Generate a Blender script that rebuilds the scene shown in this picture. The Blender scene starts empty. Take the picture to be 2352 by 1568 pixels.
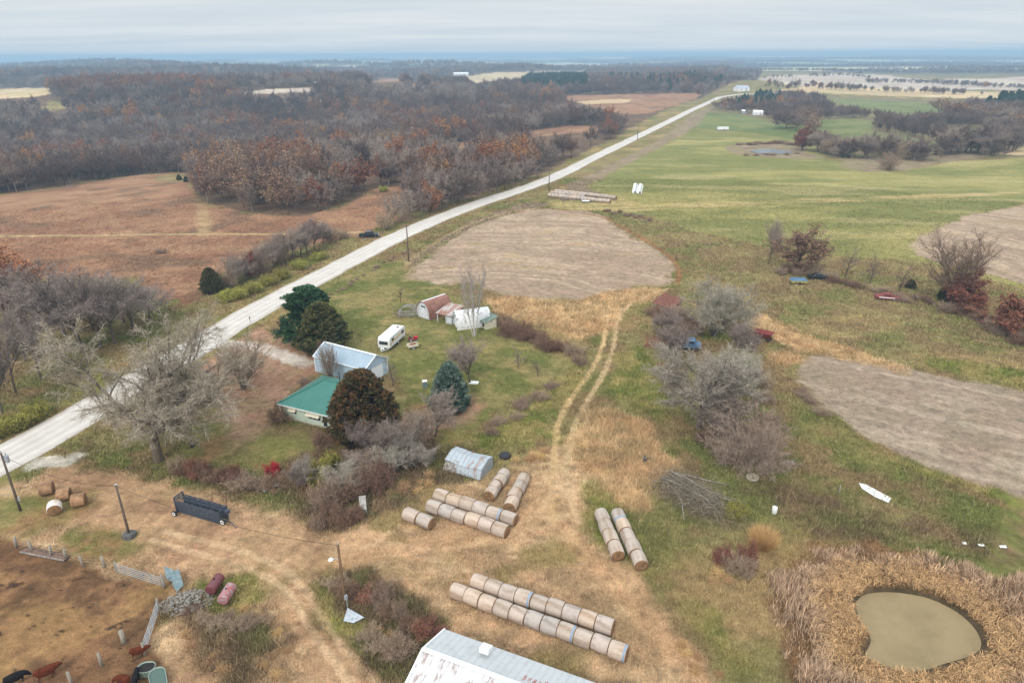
import bpy, math, random
import numpy as np
from mathutils import Vector, Matrix
R = math.radians
scene = bpy.context.scene
COL = scene.collection
# ---------------------------------------------------------------- camera maths (image frame 2352 x 1568)
CAMZ = 50.0; PITCH = R(22.75); ROLL = R(0.3); FPX = 1568.0; CX = 1176.0; CY = 784.0
F_ = np.array([0, math.cos(PITCH), -math.sin(PITCH)])
X0 = np.array([1.0, 0, 0]); U0 = np.array([0, math.sin(PITCH), math.cos(PITCH)])
XR = math.cos(ROLL)*X0 - math.sin(ROLL)*U0
UR = math.cos(ROLL)*U0 + math.sin(ROLL)*X0
EYE = np.array([0, 0, CAMZ])

def sstep(a, b, x):
    t = np.clip((x-a)/(b-a), 0, 1)
    return t*t*(3-2*t)

def _h(ix, iy, seed):
    n = (ix.astype(np.int64)*374761393 + iy.astype(np.int64)*668265263 + seed*1442695041) & 0xffffffff
    n = ((n ^ (n >> 13))*1274126177) & 0xffffffff
    return ((n ^ (n >> 16)) & 0xffff)/65535.0
def vnoise(x, y, seed=0):
    x = np.asarray(x, float); y = np.asarray(y, float)
    ix = np.floor(x); iy = np.floor(y); fx = x-ix; fy = y-iy
    fx = fx*fx*(3-2*fx); fy = fy*fy*(3-2*fy)
    ix = ix.astype(np.int64); iy = iy.astype(np.int64)
    a = _h(ix, iy, seed); b = _h(ix+1, iy, seed); c = _h(ix, iy+1, seed); d = _h(ix+1, iy+1, seed)
    return (a*(1-fx)+b*fx)*(1-fy)+(c*(1-fx)+d*fx)*fy
def fbm(x, y, seed=0, o=4):
    s = 0; a = .5; t = 0
    for i in range(o):
        s = s + a*vnoise(x, y, seed+i*17); t += a; a *= .55
        x = x*2.03+11.3; y = y*2.03-7.1
    return s/t

PONDPX = [(1962,1374),(1985,1356),(2030,1350),(2080,1353),(2130,1362),(2175,1380),(2215,1404),(2248,1436),(2266,1470),(2258,1494),(2226,1510),(2180,1523),(2140,1536),(2100,1540),(2060,1534),(2020,1520),(1990,1506),(1984,1492),(1994,1473),(1996,1456),(1984,1436),(1968,1412)]
FPONDPX = [(1722,348),(1740,344),(1775,343),(1805,346),(1822,350),(1812,354),(1775,356),(1738,353)]

def H0(x, y):
    r = np.hypot(x, y)
    s1 = sstep(200, 900, r); s2 = sstep(1500, 5000, r)
    z = s1*(4.0*np.sin(x/170+1.3)*np.cos(y/210+.5) + 2.0*np.sin((x*.8+y)/105+.6))
    lf = sstep(-40, -330, x-.12*y)*sstep(380, 900, r)
    z = z + lf*(11*np.sin(x/210+y/330+.4)+8*np.sin(y/150-x/260)+4*np.sin(x/95+y/120))
    z = z - 20*np.exp(-((x+290)/200)**2-((y-520)/190)**2)
    z = z + s2*(70*(fbm(x/1900+3, y/1500, 5, 3)-.53))
    z = z + s2*30*np.exp(-((x-5200)/3600)**2-((y-8200)/1800)**2)
    z = z + 11*np.exp(-((x-385)/170)**2-((y-1130)/150)**2)
    z = np.where(z > 22, 22+24*np.tanh((z-22)/24), z)
    z = z + .35*(fbm(x/14, y/14, 9, 2)-.5)*sstep(30, 60, r)
    return z
def ray(u, v):
    d = F_*FPX + XR*(u-CX) + UR*(CY-v)
    return d/np.linalg.norm(d)
def P(u, v, z=None):
    """pixel -> world point on the terrain (z=None) or on a level z above z=0"""
    d = ray(u, v)
    if z is not None:
        t = (z-CAMZ)/d[2]; p = EYE+d*t
        return Vector(p)
    t = np.geomspace(30, 38000, 900)
    p = EYE[None]+d[None]*t[:, None]
    below = p[:, 2] < H0(p[:, 0], p[:, 1])
    if not below.any():
        return Vector(EYE+d*38000)
    i = int(np.argmax(below)); a, b = t[max(i-1, 0)], t[i]
    for _ in range(18):
        m = .5*(a+b); q = EYE+d*m
        if q[2] < float(H0(q[0], q[1])): b = m
        else: a = m
    return Vector(EYE+d*b)
def proj(p):
    d = np.array(p, float)-EYE
    f = d@F_
    return CX+FPX*(d@XR)/f, CY-FPX*(d@UR)/f, f
def hgt(base, ty):
    """height of a vertical thing standing at base whose top is seen at image row ty"""
    lo, hi = 0.0, 60.0
    for _ in range(30):
        m = .5*(lo+hi)
        if proj((base[0], base[1], base[2]+m))[1] > ty: lo = m
        else: hi = m
    return lo
def pxm(p):
    return FPX/proj(p)[2]
def gz(x, y):
    return float(H(np.array([x]), np.array([y]))[0])

# ---------------------------------------------------------------- polygons
def poly_world(px): return np.array([list(P(u, v))[:2] for u, v in px])
def sdist(x, y, poly):
    """signed distance, positive inside"""
    d2 = np.full(x.shape, 1e18); ins = np.zeros(x.shape, bool)
    n = len(poly)
    for i in range(n):
        ax, ay = poly[i]; bx, by = poly[(i+1) % n]
        ex, ey = bx-ax, by-ay
        t = np.clip(((x-ax)*ex+(y-ay)*ey)/(ex*ex+ey*ey+1e-12), 0, 1)
        dx = x-ax-t*ex; dy = y-ay-t*ey
        d2 = np.minimum(d2, dx*dx+dy*dy)
        c = ((ay > y) != (by > y)) & (x < (bx-ax)*(y-ay)/(by-ay+1e-18)+ax)
        ins ^= c
    d = np.sqrt(d2)
    return np.where(ins, d, -d)
def ldist(x, y, line):
    d2 = np.full(x.shape, 1e18)
    for i in range(len(line)-1):
        ax, ay = line[i]; bx, by = line[i+1]
        ex, ey = bx-ax, by-ay
        t = np.clip(((x-ax)*ex+(y-ay)*ey)/(ex*ex+ey*ey+1e-12), 0, 1)
        dx = x-ax-t*ex; dy = y-ay-t*ey
        d2 = np.minimum(d2, dx*dx+dy*dy)
    return np.sqrt(d2)
def smooth_line(pts, n=6):
    pts = [np.array(p, float) for p in pts]; out = []
    q = [2*pts[0]-pts[1]]+pts+[2*pts[-1]-pts[-2]]
    for i in range(1, len(q)-2):
        for k in range(n):
            t = k/n
            out.append(.5*((2*q[i])+(-q[i-1]+q[i+1])*t+(2*q[i-1]-5*q[i]+4*q[i+1]-q[i+2])*t*t+(-q[i-1]+3*q[i]-3*q[i+1]+q[i+2])*t**3))
    out.append(q[-2]); return np.array(out)
POND = smooth_line(list(poly_world(PONDPX))+[poly_world(PONDPX[:1])[0]], 4)[:-1]
FPOND = poly_world(FPONDPX)
def H(x, y):
    z = H0(x, y)
    m = (x > POND[:, 0].min()-3) & (x < POND[:, 0].max()+3) & (y > POND[:, 1].min()-3) & (y < POND[:, 1].max()+3)
    if m.any():
        sd = sdist(x[m], y[m], POND)
        z = z.copy(); z[m] = z[m]-.9*sstep(-.8, 1.6, sd)
    return z

# ---------------------------------------------------------------- mesh helpers
def srgb(r, g, b, k=1.0):
    def f(c):
        c /= 255.0
        return c/12.92 if c <= .04045 else ((c+.055)/1.055)**2.4
    return (f(r)*k, f(g)*k, f(b)*k)

class MB:
    def __init__(s): s.v = []; s.f = []
    def add(s, vs, fs):
        o = len(s.v); s.v += [tuple(v) for v in vs]; s.f += [tuple(i+o for i in f) for f in fs]; return s
    def box(s, c, size, rz=0, M=None):
        x, y, z = size[0]/2, size[1]/2, size[2]/2
        vs = [Vector((sx*x, sy*y, sz*z)) for sz in (-1, 1) for sx, sy in ((-1,-1),(1,-1),(1,1),(-1,1))]
        m = Matrix.Rotation(rz, 4, 'Z') if M is None else M
        vs = [m@v+Vector(c) for v in vs]
        return s.add(vs, [(3,2,1,0),(4,5,6,7),(0,1,5,4),(1,2,6,5),(2,3,7,6),(3,0,4,7)])
    def bar(s, a, b, w, h=None):
        """square bar between two points"""
        a = Vector(a); b = Vector(b); h = h or w; d = (b-a)
        if d.length < 1e-6: return s
        z = d.normalized(); up = Vector((0,0,1)) if abs(z.z) < .95 else Vector((1,0,0))
        x = z.cross(up).normalized(); y = x.cross(z)
        vs = [p+x*sx*w/2+y*sy*h/2 for p in (a, b) for sx, sy in ((-1,-1),(1,-1),(1,1),(-1,1))]
        return s.add(vs, [(0,1,2,3),(7,6,5,4),(0,4,5,1),(1,5,6,2),(2,6,7,3),(3,7,4,0)])
    def tube(s, pts, rad, k=8, cap=True):
        pts = [Vector(p) for p in pts]; n = len(pts)
        rad = [rad]*n if not hasattr(rad, '__len__') else rad
        vs = []; fs = []; x = None
        for i, p in enumerate(pts):
            d = (pts[min(i+1, n-1)]-pts[max(i-1, 0)]).normalized()
            if x is None:
                up = Vector((0,0,1)) if abs(d.z) < .9 else Vector((1,0,0)); x = d.cross(up).normalized()
            else: x = (x-d*x.dot(d)).normalized()
            y = d.cross(x)
            for j in range(k):
                a = 2*math.pi*j/k; vs.append(p+(x*math.cos(a)+y*math.sin(a))*rad[i])
        for i in range(n-1):
            for j in range(k):
                fs.append((i*k+j, i*k+(j+1) % k, (i+1)*k+(j+1) % k, (i+1)*k+j))
        if cap: fs += [tuple(range(k-1, -1, -1)), tuple((n-1)*k+j for j in range(k))]
        return s.add(vs, fs)
    def lathe(s, prof, k=16, M=None):
        """profile of (r, z) turned about z"""
        vs = []; fs = []; n = len(prof); M = M or Matrix.Identity(4)
        for r, z in prof:
            for j in range(k):
                a = 2*math.pi*j/k; vs.append(M@Vector((r*math.cos(a), r*math.sin(a), z)))
        for i in range(n-1):
            for j in range(k):
                fs.append((i*k+j, i*k+(j+1) % k, (i+1)*k+(j+1) % k, (i+1)*k+j))
        if prof[0][0] > 1e-4: fs.append(tuple(range(k-1, -1, -1)))
        if prof[-1][0] > 1e-4: fs.append(tuple((n-1)*k+j for j in range(k)))
        return s.add(vs, fs)
    def loft(s, rings, closed=True, cap=True):
        k = len(rings[0]); n = len(rings); vs = [v for r in rings for v in r]; fs = []
        for i in range(n-1):
            for j in range(k if closed else k-1):
                fs.append((i*k+j, i*k+(j+1) % k, (i+1)*k+(j+1) % k, (i+1)*k+j))
        if cap: fs += [tuple(range(k-1, -1, -1)), tuple((n-1)*k+j for j in range(k))]
        return s.add(vs, fs)
    def slab(s, quad, t):
        """thick sheet over a quad/polygon, extruded down its normal"""
        q = [Vector(p) for p in quad]; nn = (q[1]-q[0]).cross(q[2]-q[0]).normalized()
        k = len(q); vs = q+[p-nn*t for p in q]
        fs = [tuple(range(k)), tuple(range(2*k-1, k-1, -1))]+[(i, k+i, k+(i+1) % k, (i+1) % k) for i in range(k)]
        return s.add(vs, fs)

def link(o):
    COL.objects.link(o); return o
def build(name, mb, mat, parent=None, smooth=False, bevel=0):
    me = bpy.data.meshes.new(name); me.from_pydata([tuple(v) for v in mb.v], [], mb.f); me.update()
    if mat is not None:
        for m in (mat if isinstance(mat, (list, tuple)) else [mat]): me.materials.append(m)
    if smooth: me.polygons.foreach_set('use_smooth', [True]*len(me.polygons))
    o = link(bpy.data.objects.new(name, me))
    if parent is not None: o.parent = parent
    if bevel:
        b = o.modifiers.new('bevel', 'BEVEL'); b.width = bevel; b.segments = 2; b.limit_method = 'ANGLE'
    return o
def tag(o, label=None, cat=None, group=None, kind=None):
    if label: o['label'] = label
    if cat: o['category'] = cat
    if group: o['group'] = group
    if kind: o['kind'] = kind
    return o
def thing(name, label, cat, loc=(0,0,0), rz=0, group=None):
    o = link(bpy.data.objects.new(name, None)); o.location = loc; o.rotation_euler = (0,0,rz)
    o.empty_display_size = .2
    return tag(o, label, cat, group)
def copy_thing(root, label=None, group=None):
    r = root.copy(); COL.objects.link(r)
    for ch in root.children:
        c = ch.copy(); COL.objects.link(c); c.parent = r
        for g in ch.children:
            d = g.copy(); COL.objects.link(d); d.parent = c
    if label: r['label'] = label
    if group: r['group'] = group
    return r
def np_mesh(name, V, Fc, mat, cols=None, smooth=False):
    """V (n,3), Fc (m,k) same-size faces"""
    me = bpy.data.meshes.new(name); V = np.ascontiguousarray(V, np.float32); Fc = np.ascontiguousarray(Fc, np.int32)
    m, k = Fc.shape
    me.vertices.add(len(V)); me.vertices.foreach_set('co', V.ravel())
    me.loops.add(m*k); me.loops.foreach_set('vertex_index', Fc.ravel())
    me.polygons.add(m); me.polygons.foreach_set('loop_start', np.arange(0, m*k, k, dtype=np.int32))
    me.polygons.foreach_set('loop_total', np.full(m, k, np.int32))
    if smooth: me.polygons.foreach_set('use_smooth', np.ones(m, bool))
    me.update(calc_edges=True)
    if cols is not None:
        at = me.color_attributes.new('Col', 'FLOAT_COLOR', 'POINT')
        c = np.ones((len(V), 4), np.float32); c[:, :3] = cols
        at.data.foreach_set('color', c.ravel())
    if mat is not None:
        for x in (mat if isinstance(mat, (list, tuple)) else [mat]): me.materials.append(x)
    return me
ORD = ['first','second','third','fourth','fifth','sixth','seventh','eighth','ninth','tenth','eleventh','twelfth','thirteenth','fourteenth','fifteenth','sixteenth','seventeenth','eighteenth','nineteenth','twentieth']
# ---------------------------------------------------------------- materials
def _new(name):
    m = bpy.data.materials.new(name); m.use_nodes = True; nt = m.node_tree
    b = nt.nodes['Principled BSDF']; return m, nt, b
def _noise(nt, scale, detail=4, rough=.6, coord='Object', stretch=None, src=None):
    tc = nt.nodes.new('ShaderNodeTexCoord')
    out = tc.outputs[coord] if src is None else src
    if stretch:
        mp = nt.nodes.new('ShaderNodeMapping'); mp.inputs['Scale'].default_value = stretch
        nt.links.new(out, mp.inputs[0]); out = mp.outputs[0]
    n = nt.nodes.new('ShaderNodeTexNoise'); n.inputs['Scale'].default_value = scale
    n.inputs['Detail'].default_value = detail; n.inputs['Roughness'].default_value = rough
    nt.links.new(out, n.inputs['Vector']); return n.outputs[0]
def _ramp(nt, fac, a, b, ca, cb):
    r = nt.nodes.new('ShaderNodeMapRange'); r.inputs[1].default_value = a; r.inputs[2].default_value = b
    r.inputs[3].default_value = ca; r.inputs[4].default_value = cb; nt.links.new(fac, r.inputs[0]); return r.outputs[0]
def _mix(nt, fac, a, b, mode='MIX'):
    m = nt.nodes.new('ShaderNodeMix'); m.data_type = 'RGBA'; m.blend_type = mode
    for sock, val in ((m.inputs[0], fac), (m.inputs[6], a), (m.inputs[7], b)):
        if hasattr(val, 'is_output') or isinstance(val, bpy.types.NodeSocket): nt.links.new(val, sock)
        elif isinstance(val, (tuple, list)): sock.default_value = (val[0], val[1], val[2], 1)
        else: sock.default_value = val
    return m.outputs[2]
def _bump(nt, b, h, strength, dist):
    bp = nt.nodes.new('ShaderNodeBump'); bp.inputs['Strength'].default_value = strength; bp.inputs['Distance'].default_value = dist
    nt.links.new(h, bp.inputs['Height']); nt.links.new(bp.outputs[0], b.inputs['Normal'])
def mat(name, col, rough=.8, metal=0, col2=None, lo=.45, hi=.6, ns=2.0, var=.25, fine=9.0, stretch=None, bump=0, spec=None, each=0):
    """col mottled towards col2 where noise lies above lo..hi, with fine value variation"""
    m, nt, b = _new(name); c = col
    if col2: 
        c = _mix(nt, _ramp(nt, _noise(nt, ns, 5, .65, stretch=stretch), lo, hi, 0, 1), col, col2)
    f = _noise(nt, fine, 4, .7)
    v = _ramp(nt, f, .25, .75, 1-var, 1+var)
    hs = nt.nodes.new('ShaderNodeHueSaturation'); nt.links.new(v, hs.inputs['Value'])
    if isinstance(c, tuple): hs.inputs['Color'].default_value = (*c, 1)
    else: nt.links.new(c, hs.inputs['Color'])
    if each:
        oi = nt.nodes.new('ShaderNodeObjectInfo'); h2 = nt.nodes.new('ShaderNodeHueSaturation'); nt.links.new(hs.outputs[0], h2.inputs['Color'])
        nt.links.new(_ramp(nt, oi.outputs['Random'], 0, 1, 1-each, 1+each*.8), h2.inputs['Value']); nt.links.new(_ramp(nt, oi.outputs['Random'], 0, 1, .8, 1.25), h2.inputs['Saturation']); hs = h2
    nt.links.new(hs.outputs[0], b.inputs['Base Color'])
    b.inputs['Roughness'].default_value = rough; b.inputs['Metallic'].default_value = metal
    if spec is not None: b.inputs['Specular IOR Level'].default_value = spec
    if bump: _bump(nt, b, f, .6, bump)
    return m
def mat_ribs(name, col, col2=None, lo=.5, hi=.62, ns=.6, pitch=.3, axis=0, rough=.55, var=.08, ribdark=.8, stretch=None):
    """ribbed sheet metal: ribs run across the axis, rust/stain patches col2"""
    m, nt, b = _new(name); tc = nt.nodes.new('ShaderNodeTexCoord')
    sep = nt.nodes.new('ShaderNodeSeparateXYZ'); nt.links.new(tc.outputs['Object'], sep.inputs[0])
    mu = nt.nodes.new('ShaderNodeMath'); mu.operation = 'MULTIPLY'; mu.inputs[1].default_value = 2*math.pi/pitch
    nt.links.new(sep.outputs[axis], mu.inputs[0])
    sn = nt.nodes.new('ShaderNodeMath'); sn.operation = 'SINE'; nt.links.new(mu.outputs[0], sn.inputs[0])
    rib = _ramp(nt, sn.outputs[0], .55, 1.0, 0, 1)
    c = col
    if col2: c = _mix(nt, _ramp(nt, _noise(nt, ns, 6, .7, stretch=stretch), lo, hi, 0, 1), col, col2)
    v = _ramp(nt, _noise(nt, 3, 5, .7), .25, .75, 1-var, 1+var)
    hs = nt.nodes.new('ShaderNodeHueSaturation'); nt.links.new(v, hs.inputs['Value'])
    if isinstance(c, tuple): hs.inputs['Color'].default_value = (*c, 1)
    else: nt.links.new(c, hs.inputs['Color'])
    d = _mix(nt, _ramp(nt, rib, 0, 1, 0, 1-ribdark), hs.outputs[0], (0.02, .02, .02))
    nt.links.new(d, b.inputs['Base Color']); b.inputs['Roughness'].default_value = rough
    _bump(nt, b, rib, .8, .03)
    return m
def mat_veg(name, rough=.9, rnd=.25, hue=.02, trans=0, fine=1.5):
    """vegetation: vertex colour with a per-plant shift and clump variation"""
    m, nt, b = _new(name)
    a = nt.nodes.new('ShaderNodeAttribute'); a.attribute_name = 'Col'
    oi = nt.nodes.new('ShaderNodeObjectInfo')
    hs = nt.nodes.new('ShaderNodeHueSaturation'); nt.links.new(a.outputs['Color'], hs.inputs['Color'])
    nt.links.new(_ramp(nt, oi.outputs['Random'], 0, 1, 1-rnd, 1+rnd), hs.inputs['Value'])
    nt.links.new(_ramp(nt, oi.outputs['Random'], 0, 1, .5-hue, .5+hue), hs.inputs['Hue'])
    nt.links.new(hs.outputs[0], b.inputs['Base Color'])
    b.inputs['Roughness'].default_value = rough; b.inputs['Specular IOR Level'].default_value = .15
    return m
M_ = {}
def setup_mats():
    # ground: base colour per vertex, broken up by fine noise
    m, nt, b = _new('ground_cover')
    a = nt.nodes.new('ShaderNodeAttribute'); a.attribute_name = 'Col'
    n1 = _noise(nt, 1.1, 6, .75); n2 = _noise(nt, 5.5, 4, .75); n3 = _noise(nt, .16, 5, .6)
    c = _mix(nt, 1.0, a.outputs['Color'], _mix(nt, _ramp(nt, n1, .3, .7, 0, 1), (.70,.70,.66), (1.32,1.28,1.26)), 'MULTIPLY')
    c = _mix(nt, 1.0, c, _mix(nt, _ramp(nt, n2, .3, .7, 0, 1), (.66,.70,.70), (1.36,1.32,1.28)), 'MULTIPLY')
    c = _mix(nt, 1.0, c, _mix(nt, _ramp(nt, n3, .3, .7, 0, 1), (.86,.9,.84), (1.14,1.1,1.12)), 'MULTIPLY')
    nt.links.new(c, b.inputs['Base Color']); b.inputs['Roughness'].default_value = .95; b.inputs['Specular IOR Level'].default_value = .08
    ad = nt.nodes.new('ShaderNodeMath'); nt.links.new(n1, ad.inputs[0]); nt.links.new(n2, ad.inputs[1])
    _bump(nt, b, ad.outputs[0], .7, .25)
    M_['ground'] = m
    m, nt, b = _new('limestone_gravel')
    a = nt.nodes.new('ShaderNodeAttribute'); a.attribute_name = 'Col'
    n1 = _noise(nt, 7, 5, .75); n2 = _noise(nt, .35, 4, .6)
    c = _mix(nt, 1.0, a.outputs['Color'], _mix(nt, _ramp(nt, n1, .3, .7, 0, 1), (.84,.84,.84), (1.13,1.13,1.12)), 'MULTIPLY')
    c = _mix(nt, 1.0, c, _mix(nt, _ramp(nt, n2, .3, .7, 0, 1), (.9,.89,.88), (1.07,1.07,1.07)), 'MULTIPLY')
    nt.links.new(c, b.inputs['Base Color']); b.inputs['Roughness'].default_value = .95; b.inputs['Specular IOR Level'].default_value = .1
    _bump(nt, b, n1, .5, .05); M_['gravel'] = m
    # water
    for nm, c1, c2, ro in (('pond_water', srgb(160,140,104,.8), srgb(146,128,94,.8), .55), ('dark_pond_water', srgb(58,58,56), srgb(90,90,90), .2)):
        m = mat(nm, c1, ro, 0, c2, .4, .65, .25, .04, 1.2, spec=.16 if nm == 'pond_water' else .4); M_[nm] = m
    M_['grass'] = mat_veg('grass_blades', .9, .0, .0)
    M_['bark'] = mat_veg('bark', .95, .15, .01)
    M_['twigs'] = mat_veg('twigs', .95, .22, .012)
    M_['leaves'] = mat_veg('leaves', .8, .22, .015)
    M_['needles'] = mat_veg('needles', .75, .15, .012)
# ---------------------------------------------------------------- zones of ground cover
KA = .94
def C3(r, g, b, ds=.02):
    m = (r+g+b)/3
    return np.array(srgb(r+(m-r)*ds, g+(m-g)*ds, b+(m-b)*ds, KA))
def mixc(a, b, t):
    t = np.asarray(t)[:, None]; return a*(1-t)+b*t
def mott(x, y, ca, cb, cc, s1, s2, seed, hard=.12):
    t1 = sstep(.5-hard, .5+hard, fbm(x/s1, y/s1, seed, 4)); t2 = sstep(.52-hard, .52+hard, fbm(x/s2+9, y/s2, seed+31, 4))
    return mixc(mixc(np.tile(ca, (len(x), 1)), cb, t1), cc, t2*.8)
GREEN = C3(118,124,62); GREEN2 = C3(96,108,48); OLIVE = C3(140,134,80); TAN = C3(178,152,108); STRAW = C3(196,164,122)
GOLD = C3(204,164,102); BROWN = C3(126,102,74); RUSSET = C3(140,98,72); RUSS2 = C3(122,88,70); MUD = C3(120,92,64)
FLOOR = C3(96,80,66); PAST = C3(134,140,84); PAST2 = C3(160,156,98); STUB = C3(178,160,144); STUB2 = C3(158,138,120)
LEAF = C3(158,122,96); DARKW = C3(80,68,58)

def f_base(x, y, sd):
    r = np.hypot(x, y)
    c = mott(x, y, C3(142,132,88), C3(110,114,62), C3(138,114,84), 11, 4.5, 3)
    c = mixc(c, TAN, .55*sstep(.56, .72, fbm(x/26, y/26, 77, 3)))
    return c, .18+.2*fbm(x/6, y/6, 4, 2)
def f_far(x, y, sd):
    t = sstep(.50, .54, fbm(x/900+40, y/420, 51, 4)+.085*sstep(300, 1500, x)*sstep(2200, 3000, y)); u = fbm(x/500, y/200, 53, 3)
    c = mixc(np.tile(C3(160,164,126), (len(x), 1)), C3(222,208,180), sstep(.45, .55, u))
    c = mixc(c, C3(86,76,72), t)
    return c, np.zeros(len(x))
def f_forest(x, y, sd):
    return mott(x, y, C3(112,90,74), C3(122,98,78), C3(92,76,64), 14, 6, 8), np.full(len(x), .0)
def f_hollow(x, y, sd):
    return mott(x, y, C3(142,128,98), C3(124,120,78), C3(122,104,84), 20, 8, 31), np.full(len(x), .2)
def f_russet(x, y, sd):
    c = mott(x, y, C3(154,115,90), C3(138,101,80), C3(168,132,104), 34, 9, 12, .2)
    c = mixc(c, C3(120,96,78), .7*sstep(.6, .72, fbm(x/16, y/16, 13, 3)))
    return c, .08+.12*fbm(x/5, y/5, 14, 2)
def f_tan(x, y, sd):
    return mott(x, y, C3(212,186,150), C3(196,168,134), C3(186,170,128), 60, 20, 16), np.zeros(len(x))
def f_pink(x, y, sd):
    return mott(x, y, C3(190,172,160), C3(176,158,146), C3(206,192,176), 80, 25, 17), np.zeros(len(x))
def f_pasture(x, y, sd):
    g = fbm(x/70+2, y/24, 22, 4)
    c = mixc(np.tile(C3(128,128,76), (len(x), 1)), C3(156,148,94), sstep(.42, .62, g))
    c = mixc(c, C3(178,164,120), .45*sstep(.55, .72, fbm(x/40, y/7+x/60, 23, 4)))
    c = mixc(c, C3(114,118,64), .5*sstep(.55, .7, fbm(x/24, y/12, 24, 3)))
    return c, .12+.1*fbm(x/9, y/9, 4, 2)
def f_fargreen(x, y, sd):
    c = mott(x, y, C3(112,122,76), C3(104,115,68), C3(130,132,86), 60, 20, 26)
    return c, np.zeros(len(x))
ARC = list(P(1130, 700))[:2]
def rows(x, y, sd, c1, c2, c3, per, seed, wob=3.0):
    w = (np.hypot((x-ARC[0])*.8, y-ARC[1]) if seed == 41 else sd)+wob*(fbm(x/22, y/22, seed, 3)-.5)*2
    s = vnoise(w/per, x*0, seed)*.55+vnoise(w/(per*.43), fbm(x/8, y/8, seed+3, 2)*3, seed+1)*.45
    c = mixc(np.tile(c1, (len(x), 1)), c2, sstep(.35, .65, s))
    return mixc(c, c3, .7*sstep(.5, .7, fbm(x/9, y/9, seed+5, 4)))
def f_stub1(x, y, sd):
    c = rows(x, y, sd, C3(180,158,138), C3(160,139,121), C3(156,134,116), 2.0, 41, 6.0)
    c = mixc(c, C3(172,148,112), .45*sstep(.66, .78, fbm(x/10, y/6, 47, 3)))
    return c, np.full(len(x), .05)
S2A = np.array(list(P(1920, 812))[:2]); S2D = np.array(list(P(2352, 895))[:2])-S2A; S2D = S2D/np.hypot(*S2D)
def f_stub2(x, y, sd):
    d = -(x-S2A[0])*S2D[1]+(y-S2A[1])*S2D[0]
    c = rows(x, y, d, C3(168,151,134), C3(154,136,120), C3(148,129,112), 1.3, 61, 1.5)
    c = mixc(c, C3(184,160,116), .7*sstep(.68, .76, fbm(x/12, y/5, 67, 3)))
    return c, np.full(len(x), .05)
def f_yard(x, y, sd):
    c = mott(x, y, C3(122,121,72), C3(108,111,60), C3(142,130,86), 16, 5, 71)
    c = mixc(c, C3(176,150,108), .35*sstep(.62, .74, fbm(x/5, y/4, 79, 3)))
    return c, np.full(len(x), .10)
def f_leaf(x, y, sd):
    c = mott(x, y, C3(172,136,114), C3(158,120,98), C3(156,132,102), 9, 2.5, 81)
    return c, np.full(len(x), .06)
def f_brownlawn(x, y, sd):
    c = mott(x, y, C3(136,124,80), C3(150,118,84), C3(118,118,66), 7, 3, 83)
    return c, np.full(len(x), .08)
def f_straw(x, y, sd):
    c = mott(x, y, C3(201,168,133), C3(184,152,119), C3(165,139,107), 8, 2.6, 91)
    c = mixc(c, C3(214,186,150), .6*sstep(.55, .7, fbm(x/3.5, y/2.2, 96, 3)))
    c = mixc(c, C3(148,130,84), .8*sstep(.63, .74, fbm(x/12, y/10, 98, 4)))
    return c, .12+.16*fbm(x/3, y/3, 92, 2)
def f_dirt(x, y, sd):
    c = mott(x, y, C3(178,144,114), C3(164,130,102), C3(188,154,120), 7, 2.2, 101)
    c = mixc(c, C3(140,126,84), .6*sstep(.64, .76, fbm(x/6, y/5, 104, 4)))
    return c, np.full(len(x), .07)
def f_pen(x, y, sd):
    c = mott(x, y, C3(136,102,74), C3(118,86,62), C3(104,78,58), 9, 1.6, 111)
    c = mixc(c, C3(160,126,86), .7*sstep(.56, .72, fbm(x/5, y/5, 114, 4)))
    c = mixc(c, C3(62,46,36), .85*sstep(.73, .78, fbm(x/1.1, y/.7, 117, 3)))
    return c, np.zeros(len(x))
def f_gold(x, y, sd):
    c = mott(x, y, C3(206,176,134), C3(190,156,116), C3(166,142,102), 6, 2.0, 121)
    return c, .35+.35*fbm(x/3, y/3, 122, 2)
def f_paletan(x, y, sd):
    c, t = f_pasture(x, y, sd); return mixc(c, C3(184,164,118), .25+.6*sstep(.42, .58, fbm(x/30, y/5, 126, 3))), t
def f_green(x, y, sd):
    c = mott(x, y, C3(124,126,66), C3(106,114,54), C3(156,140,90), 6, 3, 131)
    return c, .15+.25*fbm(x/4, y/4, 132, 2)
def f_weeds(x, y, sd):
    c = mott(x, y, C3(140,116,88), C3(112,108,66), C3(108,88,68), 4, 1.8, 141)
    return c, .2+.4*fbm(x/2.5, y/2.5, 142, 2)
def f_ditch(x, y, sd):
    c = mott(x, y, C3(156,134,116), C3(136,116,100), C3(138,130,94), 5, 3, 151)
    return c, .3+.3*fbm(x/3, y/3, 152, 2)
def f_cattail(x, y, sd):
    c = mott(x, y, C3(168,132,90), C3(142,110,76), C3(122,96,68), 5, 2, 161)
    return c, np.full(len(x), .3)
def f_slope(x, y, sd):
    c = mott(x, y, C3(150,136,94), C3(124,122,74), C3(136,114,84), 9, 3.5, 171)
    c = mixc(c, C3(164,142,100), .6*sstep(.54, .68, fbm(x/18, y/9, 175, 4)))
    return c, .2+.25*fbm(x/5, y/5, 172, 2)

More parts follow.
